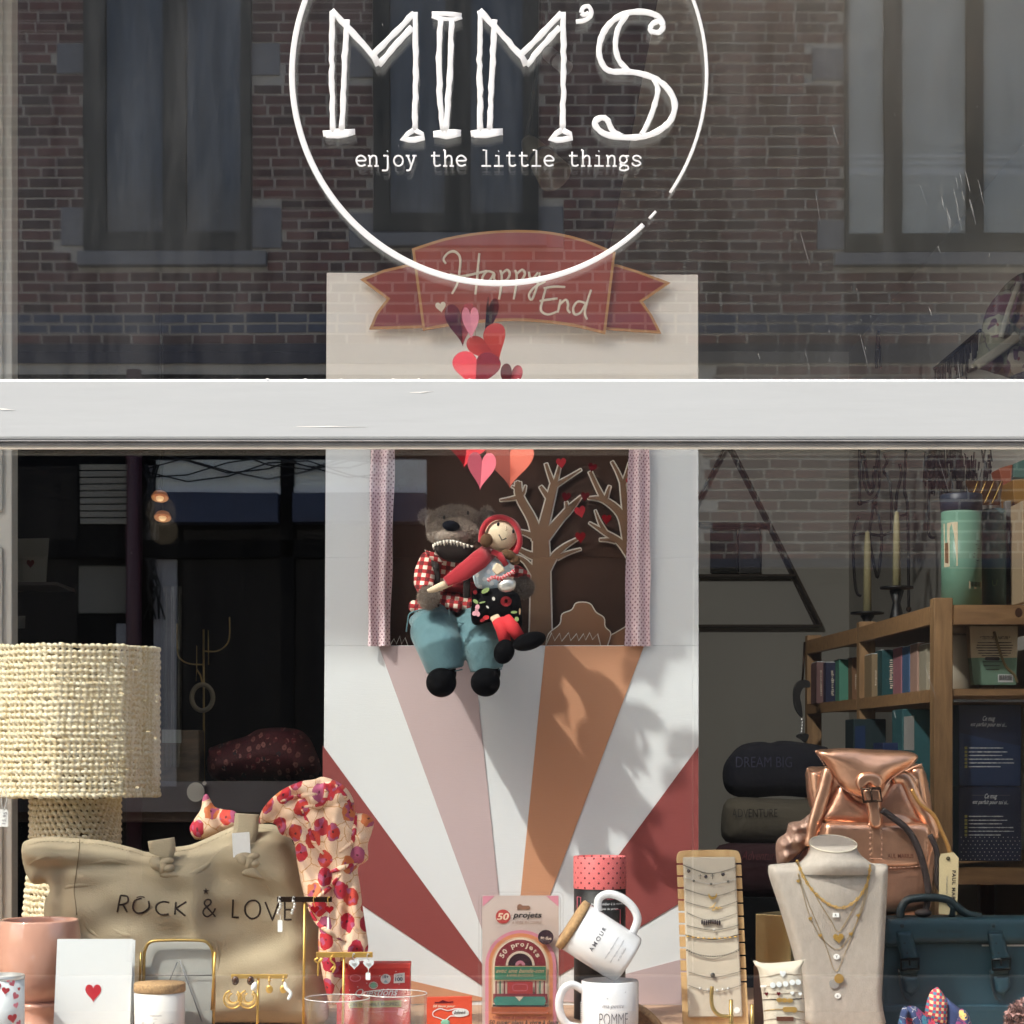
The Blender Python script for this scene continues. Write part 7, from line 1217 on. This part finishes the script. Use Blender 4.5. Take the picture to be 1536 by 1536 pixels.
for lb, P_, Y, mt, txt, tw in (('dark navy travel pouch lettered DREAM BIG on top of the pouch stack', [(150, 1510), (180, 1455), (235, 1405), (320, 1390), (370, 1395), (420, 1385), (520, 1395), (600, 1410), (640, 1440), (640, 1640), (560, 1650), (420, 1640), (260, 1650), (180, 1630), (150, 1580)], 2.15, '#0a0b18', 'DREAM BIG', (1104, 1151, 84, 16)), ('beige canvas pouch lettered ADVENTURE in the middle of the pouch stack', [(170, 1655), (300, 1648), (480, 1655), (580, 1660), (600, 1760), (560, 1850), (300, 1862), (160, 1850), (140, 1760)], 2.12, '#4c463a', 'ADVENTURE', (1098, 1226, 68, 13)), ('dark red pouch with faint script at the bottom of the pouch stack', [(130, 1868), (300, 1855), (500, 1862), (600, 1880), (610, 2100), (130, 2100), (110, 1960)], 2.10, '#2a0c12', 'Adventure', (1112, 1290, 56, 14))):
    t = thing('travel_pouch', lb, 'pouch', W(*z6([(380, P_[-4][1])])[0], Y), 'stacked travel pouches'); pil(t, 'pouch_body', P_, Y, .05, M('pouch_cloth', mt, .95, bump=(60, .4, .003)), .05, .014, z6, 3); x, y, w_, h_ = tw; obj('lettering', text(txt, x, y, w_, h_, Y-.053, 0, -.01, .45 if txt[-1] == 'e' else 0), M('dim_ink', {'D': '#35364a', 'A': '#14120f'}[txt[0]] if txt != 'Adventure' else '#5a2228', .9), t)
solo('side_table', MB().box(.42, .86, 2.0, 2.4, Z0-.35, Z0-.31).box(.44, .48, 2.02, 2.06, 0, Z0-.35).box(.8, .84, 2.02, 2.06, 0, Z0-.35).box(.44, .48, 2.34, 2.38, 0, Z0-.35).box(.8, .84, 2.34, 2.38, 0, Z0-.35).box(.46, .84, 2.06, 2.36, Z0-.31, W(0, 1344, 2.1).z), m_dark, 'dark side table under the stack of travel pouches', 'table', None, .002)
# jewellery hanging in rows on the right wall, towards the back
m_lace = M('dark_strings', '#1a1414', .7); rgj = random.Random(11)
jr = thing('necklace_rail', 'black wall rail hung with rows of dark necklaces on the right wall', 'wall rack', W(1330, 700, 3.3)); q = MB()
obj('rail', MB().tube([W(1402, 553, 3.4), W(1470, 496, 2.6)], .005, 6), m_black, jr)
for k in range(26): u_ = k/26; Y = 3.4-u_*.8; x = 1403+66*u_; y = 552-56*u_; q.tube([W(x, y, Y), W(x+rgj.uniform(-1, 1), y+rgj.uniform(20, 60), Y)], .0022, 4)
for k in range(40): u_ = rgj.random(); Y = 3.6-u_*1.2; x = 1390+60*u_+rgj.uniform(-4, 4); y = rgj.uniform(660, 700); q.tube([W(x, y, Y), W(x+rgj.uniform(-3, 3), y+rgj.uniform(20, 50), Y)], rgj.uniform(.002, .007), 4)
for k in range(60): u_ = rgj.random(); Y = 3.6-u_*1.2; x = 1388+95*u_+rgj.uniform(-4, 4); y = 690+40*rgj.random()-20*u_; q.tube([W(x, y, Y), W(x+rgj.uniform(-3, 3), y+rgj.uniform(8, 34), Y)], rgj.uniform(.001, .003), 4)
obj('hanging_strings', q, m_lace, jr, kind='stuff')
for lb, L, Y in (('long dark looped cord necklace hanging left on the wall rail', [[(785, -120), (778, 50), (780, 290)], [(860, -80), (866, 60), (862, 250), (780, 292)], [(790, 60), (800, 200), (830, 250), (850, 180), (862, 50)], [(800, 50), (815, 180), (832, 220), (848, 120)]], 3.3), ('dark double cord necklace hanging in the middle on the wall rail', [[(845, 290), (825, 440), (850, 600), (865, 620), (880, 440), (848, 290)], [(775, 350), (748, 450), (760, 680), (785, 720)], [(750, 440), (800, 430), (880, 440), (930, 420)], [(890, 60), (905, 100), (888, 140), (920, 210), (925, 430)]], 3.2), ('dark cord necklace with bead hanging right on the wall rail', [[(1000, -100), (985, 220), (1000, 320), (1005, 780)], [(962, 110), (970, 160), (950, 250), (945, 330)], [(985, 230), (1000, 330), (965, 350)]], 3.1), ('short row of thin dark chains hanging at far right on the wall rail', [[(1085, 60), (1090, 160), (1110, 165), (1120, 60)], [(1100, 200), (1095, 420), (1125, 450)], [(1130, 80), (1140, 230)], [(1150, 230), (1160, 330), (1180, 220)]], 3.0), ('small dark hook necklace above the crossbar near the shelf', [[(395, -590), (380, -400), (385, -300)], [(398, -590), (412, -300)]], 3.4)):
    mb = MB(); zl = z6 if L[0][0][1] > -500 else zt(1240, 400, 5.12)
    for g in L: mb.tube(P3(zl(smooth(g if zl is z6 else [(x, y+1080) for x, y in g], 6)), Y), .0042, 6)
    t = thing('cord_necklace', lb, 'necklace', W(*zl([L[0][0]])[0], Y), 'cord necklaces on the wall rail'); obj('cord', mb, m_lace, t); obj('clasp', MB().ell(W(*zl([L[0][-1] if zl is z6 else (398, 620)])[0], Y), (.008, .006, .008), None, 10, 7), m_bronze, t)
zr = zt(1240, 400, 5.12)
sb_ = thing('patterned_bag', 'multicoloured patterned cloth bag hanging at the right edge above the crossbar', 'bag', W(1505, 560, 2.0)); m_camo = Mpoppy('patterned_cloth', '#57584a', ['#23222c', '#6a5648', '#7a7a6a', '#2c3450', '#8a8478', '#4a3040'], '#24222a', 26, .46, .9)
pil(sb_, 'bag_cloth', [(1110, 770), (1150, 700), (1190, 480), (1230, 330), (1320, 200), (1400, 110), (1516, 40), (1600, 60), (1600, 840), (1330, 830), (1230, 800)], 2.05, .05, m_camo, .06, .012, zr, 3, lambda x, z, h: .01*math.sin(x*60+z*20)*h); band(sb_, 'bag_strap', zr([(1150, 760), (1300, 660), (1420, 570), (1470, 520)]), 14, 1.985, M('grey_strap', '#6b685e', .8)); band(sb_, 'bag_strap', zr([(1340, 540), (1400, 330), (1480, 120)]), 8, 1.985, M('pale_strap', '#8a8a80', .8))
# ------------------------------------------------------------ left part of the shop behind the lamp
YJ = 1.35; zd = zt(180, 880, 4.519)
jt = thing('jewellery_tree', 'tall brass jewellery tree with curved arms in the dark shop', 'jewellery stand', W(306, 1250, YJ))
obj('stem', MB().tube(P3(zd([(566, 290), (570, 1480)]), YJ), 1.6*S(YJ), 8), m_brass, jt); obj('arm', MB().tube(P3(zd(smooth([(385, 250), (388, 430), (410, 490), (470, 522), (560, 528)], 5)), YJ), 1.1*S(YJ), 8), m_brass, jt); obj('arm', MB().tube(P3(zd(smooth([(575, 437), (650, 438), (705, 410), (740, 350), (742, 205)], 5)), YJ), 1.1*S(YJ), 8), m_brass, jt)
obj('arm', MB().tube(P3(zd([(598, 295), (600, 530)]), YJ), .9*S(YJ), 6), m_brass, jt); obj('arm', MB().tube(P3(zd([(520, 400), (520, 560), (516, 640)]), YJ), .7*S(YJ), 6), m_brass, jt); obj('base', MB().lathe([(.07, W(0, 1207, YJ).z), (.07, W(0, 1205, YJ).z), (.004, W(0, 1203, YJ).z)], (W(306, 0, YJ).x, YJ, 0), 28), m_brass, jt)
rg_ = thing('rope_ring', 'pale rope ring necklace hanging on the brass jewellery tree', 'necklace', W(303, 1068, YJ-.02)); obj('ring', MB().tube(P3(zd([(558+72*math.cos(t), 752+88*math.sin(t)) for t in np.linspace(0, 2*math.pi, 28, False)]), YJ-.02), 3.6*S(YJ), 8, True), M('pale_rope', '#8a7f68', .8, bump=(300, .6, .002)), rg_); obj('cord', MB().tube(P3(zd([(520, 560), (545, 600), (560, 665)]), YJ-.02), .0016, 5), m_brass, rg_)
fc = thing('floral_cushion', 'dark red floral cushion on the shop counter behind the tote bag', 'cushion', W(395, 1178, 1.15)); pil(fc, 'cushion_body', [(595, 1120), (640, 1080), (760, 1040), (860, 1010), (930, 970), (1040, 955), (1180, 962), (1260, 1000), (1320, 1100), (1340, 1290), (900, 1310), (620, 1300)], 1.15, .07, Mpoppy('dark_red_floral', '#4a141a', ['#6a2228', '#3a0e14', '#7a4a44', '#571a20', '#2a2428', '#8a5a52'], '#2a0a0e', 90, .27, .2), .06, .01, zd, 3)
cn = thing('shop_counter', 'dark shop counter holding cushion and jewellery in the dark left side', 'counter', (-.62, 1.35, 0)); ctz = W(0, 1207, 1.0).z; obj('counter_top', MB().box(-1.15, -.16, 1.0, 1.75, ctz-.03, ctz), M('worn_counter', '#3a2e26', .6), cn, .003); obj('counter_front', MB().box(-1.12, -.19, 1.03, 1.7, 0, ctz-.0305), m_dark, cn)
obj('label_rail', MB().box(-1.15, -.16, .985, .9995, ctz-.012, W(0, 1172, .99).z), M('grey_rail', '#4a484c', .5), cn)
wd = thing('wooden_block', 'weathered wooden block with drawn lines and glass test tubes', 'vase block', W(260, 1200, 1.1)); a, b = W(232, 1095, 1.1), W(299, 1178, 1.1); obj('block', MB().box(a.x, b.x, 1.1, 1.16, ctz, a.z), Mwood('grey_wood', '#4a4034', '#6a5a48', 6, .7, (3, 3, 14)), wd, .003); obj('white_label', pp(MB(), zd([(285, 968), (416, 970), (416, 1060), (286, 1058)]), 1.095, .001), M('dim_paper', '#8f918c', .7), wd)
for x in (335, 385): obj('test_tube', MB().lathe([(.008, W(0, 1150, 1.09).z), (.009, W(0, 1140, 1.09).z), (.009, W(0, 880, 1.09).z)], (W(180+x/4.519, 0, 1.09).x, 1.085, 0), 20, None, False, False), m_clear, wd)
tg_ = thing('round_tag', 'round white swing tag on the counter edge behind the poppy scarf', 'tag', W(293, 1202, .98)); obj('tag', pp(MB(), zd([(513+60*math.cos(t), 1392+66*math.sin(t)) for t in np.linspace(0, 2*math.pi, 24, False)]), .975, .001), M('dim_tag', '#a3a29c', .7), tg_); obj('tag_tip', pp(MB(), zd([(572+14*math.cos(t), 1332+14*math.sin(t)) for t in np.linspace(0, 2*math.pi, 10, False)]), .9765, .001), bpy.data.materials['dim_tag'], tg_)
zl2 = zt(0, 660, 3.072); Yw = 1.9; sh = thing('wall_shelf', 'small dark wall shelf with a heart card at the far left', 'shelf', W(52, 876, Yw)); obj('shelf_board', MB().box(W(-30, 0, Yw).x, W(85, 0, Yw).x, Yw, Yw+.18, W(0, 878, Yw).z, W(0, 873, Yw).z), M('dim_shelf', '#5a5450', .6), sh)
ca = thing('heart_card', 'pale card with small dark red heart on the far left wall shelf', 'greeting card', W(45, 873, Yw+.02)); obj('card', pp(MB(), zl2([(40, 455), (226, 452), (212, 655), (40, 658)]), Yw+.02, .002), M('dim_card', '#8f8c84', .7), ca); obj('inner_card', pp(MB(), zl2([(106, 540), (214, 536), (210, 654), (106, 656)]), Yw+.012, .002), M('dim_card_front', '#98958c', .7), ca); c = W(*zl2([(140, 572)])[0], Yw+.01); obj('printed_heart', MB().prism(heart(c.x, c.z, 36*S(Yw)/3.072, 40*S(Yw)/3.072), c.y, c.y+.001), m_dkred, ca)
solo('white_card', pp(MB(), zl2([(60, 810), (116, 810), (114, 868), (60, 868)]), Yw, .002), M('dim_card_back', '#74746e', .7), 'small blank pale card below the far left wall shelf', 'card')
# lit saucer lamps and spotlights under the ceiling, one given an added light
for k, (x, y, Y) in enumerate(((240, 745, 4.4), (244, 775, 5.0))):
    c = W(x, y, Y); tl_ = Matrix.Rotation(R(-24), 4, 'X'); t = thing('pendant_lamp', ('upper' if k == 0 else 'lower') + ' of the two lit warm saucer lamps in the dark shop', 'pendant lamp', c, 'lit saucer lamps'); s = S(Y)
    obj('shade', MB().lathe([(3*s, .022), (10*s, .012), (13*s, -.002), (12.5*s, -.006), (8*s, .004)], c, 28, tl_, True, False), M('warm_shade', '#b58a62', .4, em=('#ff9f60', .06)), t); obj('diffuser', MB().lathe([(6*s, -.004), (5*s, -.012), (0, -.014)], c, 20, tl_), M('lit_diffuser', '#ffe2b8', .4, em=('#ffcf98', .22)), t); obj('cord', MB().tube([c + Vector((0, 0, .02)), Vector((c.x, c.y, 2.998))], .002, 5), m_black, t)
    l = bpy.data.lights.new('lamp_light', 'POINT'); l.energy = .04; l.color = (1, .78, .55); l.shadow_soft_size = .05; lo_ = link(bpy.data.objects.new('lamp_light', l), t); lo_.location = (0, 0, -.05)
zq2 = zt(720, 0, 4.267); m_spot = M('grey_spotlight', '#8f9294', .4); YSp = 1.0
for lb, P_, r_, ext in (('upper grey track spotlight hanging behind the apostrophe', [(425, 330), (570, 490)], 46, 0), ('large lower spotlight cone hanging below the lettering', [(300, 900), (500, 1210)], 60, 1)):
    t = thing('spotlight', lb, 'spotlight', W(*zq2([P_[0]])[0], YSp), 'ceiling spotlights'); a, b = P3(zq2(P_), YSp); d = (b-a).normalized(); q = Vector((0, 0, 1)).rotation_difference((d + Vector((0, -.5, 0))).normalized()); Mx = Matrix.Translation(a) @ q.to_matrix().to_4x4(); L = (b-a).length; s = S(YSp)/4.267; k = 1 if not ext else 1.9
    obj('can', MB().lathe([(r_*.7*s, 0), (r_*s, L*.1), (r_*s*k, L), (r_*s*k*.94, L), (r_*s*k*.8, L*.8), (0, L*.75)], (0, 0, 0), 28, Mx), m_spot if not ext else M('beige_cone', '#6d665a', .6), t); obj('band', MB().tube([Mx @ Vector((r_*1.01*s*(1+(k-1)*.5)*math.cos(t_), r_*1.01*s*(1+(k-1)*.5)*math.sin(t_), L*.5)) for t_ in np.linspace(0, 2*math.pi, 24, False)], .0025, 6, True), m_black, t)
    if not ext:                                # fill light added in this spotlight to brighten the shelves at the right
        l = bpy.data.lights.new('shelf_fill_light', 'SPOT'); l.energy = 26; l.color = (1, .96, .92); l.spot_size = R(78); l.spot_blend = .6; l.shadow_soft_size = .03
        lo_ = link(bpy.data.objects.new('shelf_fill_light', l), t); p = b + Vector((.01, .02, -.03)); lo_.location = p - t.location; lo_.rotation_euler = (Vector((.95, 3.6, 1.25)) - p).to_track_quat('-Z', 'Y').to_euler()
    obj('rod', MB().tube([a, W(*zq2([(415, 60)])[0], YSp), Vector((W(*zq2([(415, 0)])[0], YSp).x, YSp, 2.998))], .006 if not ext else .004, 8), m_black, t)
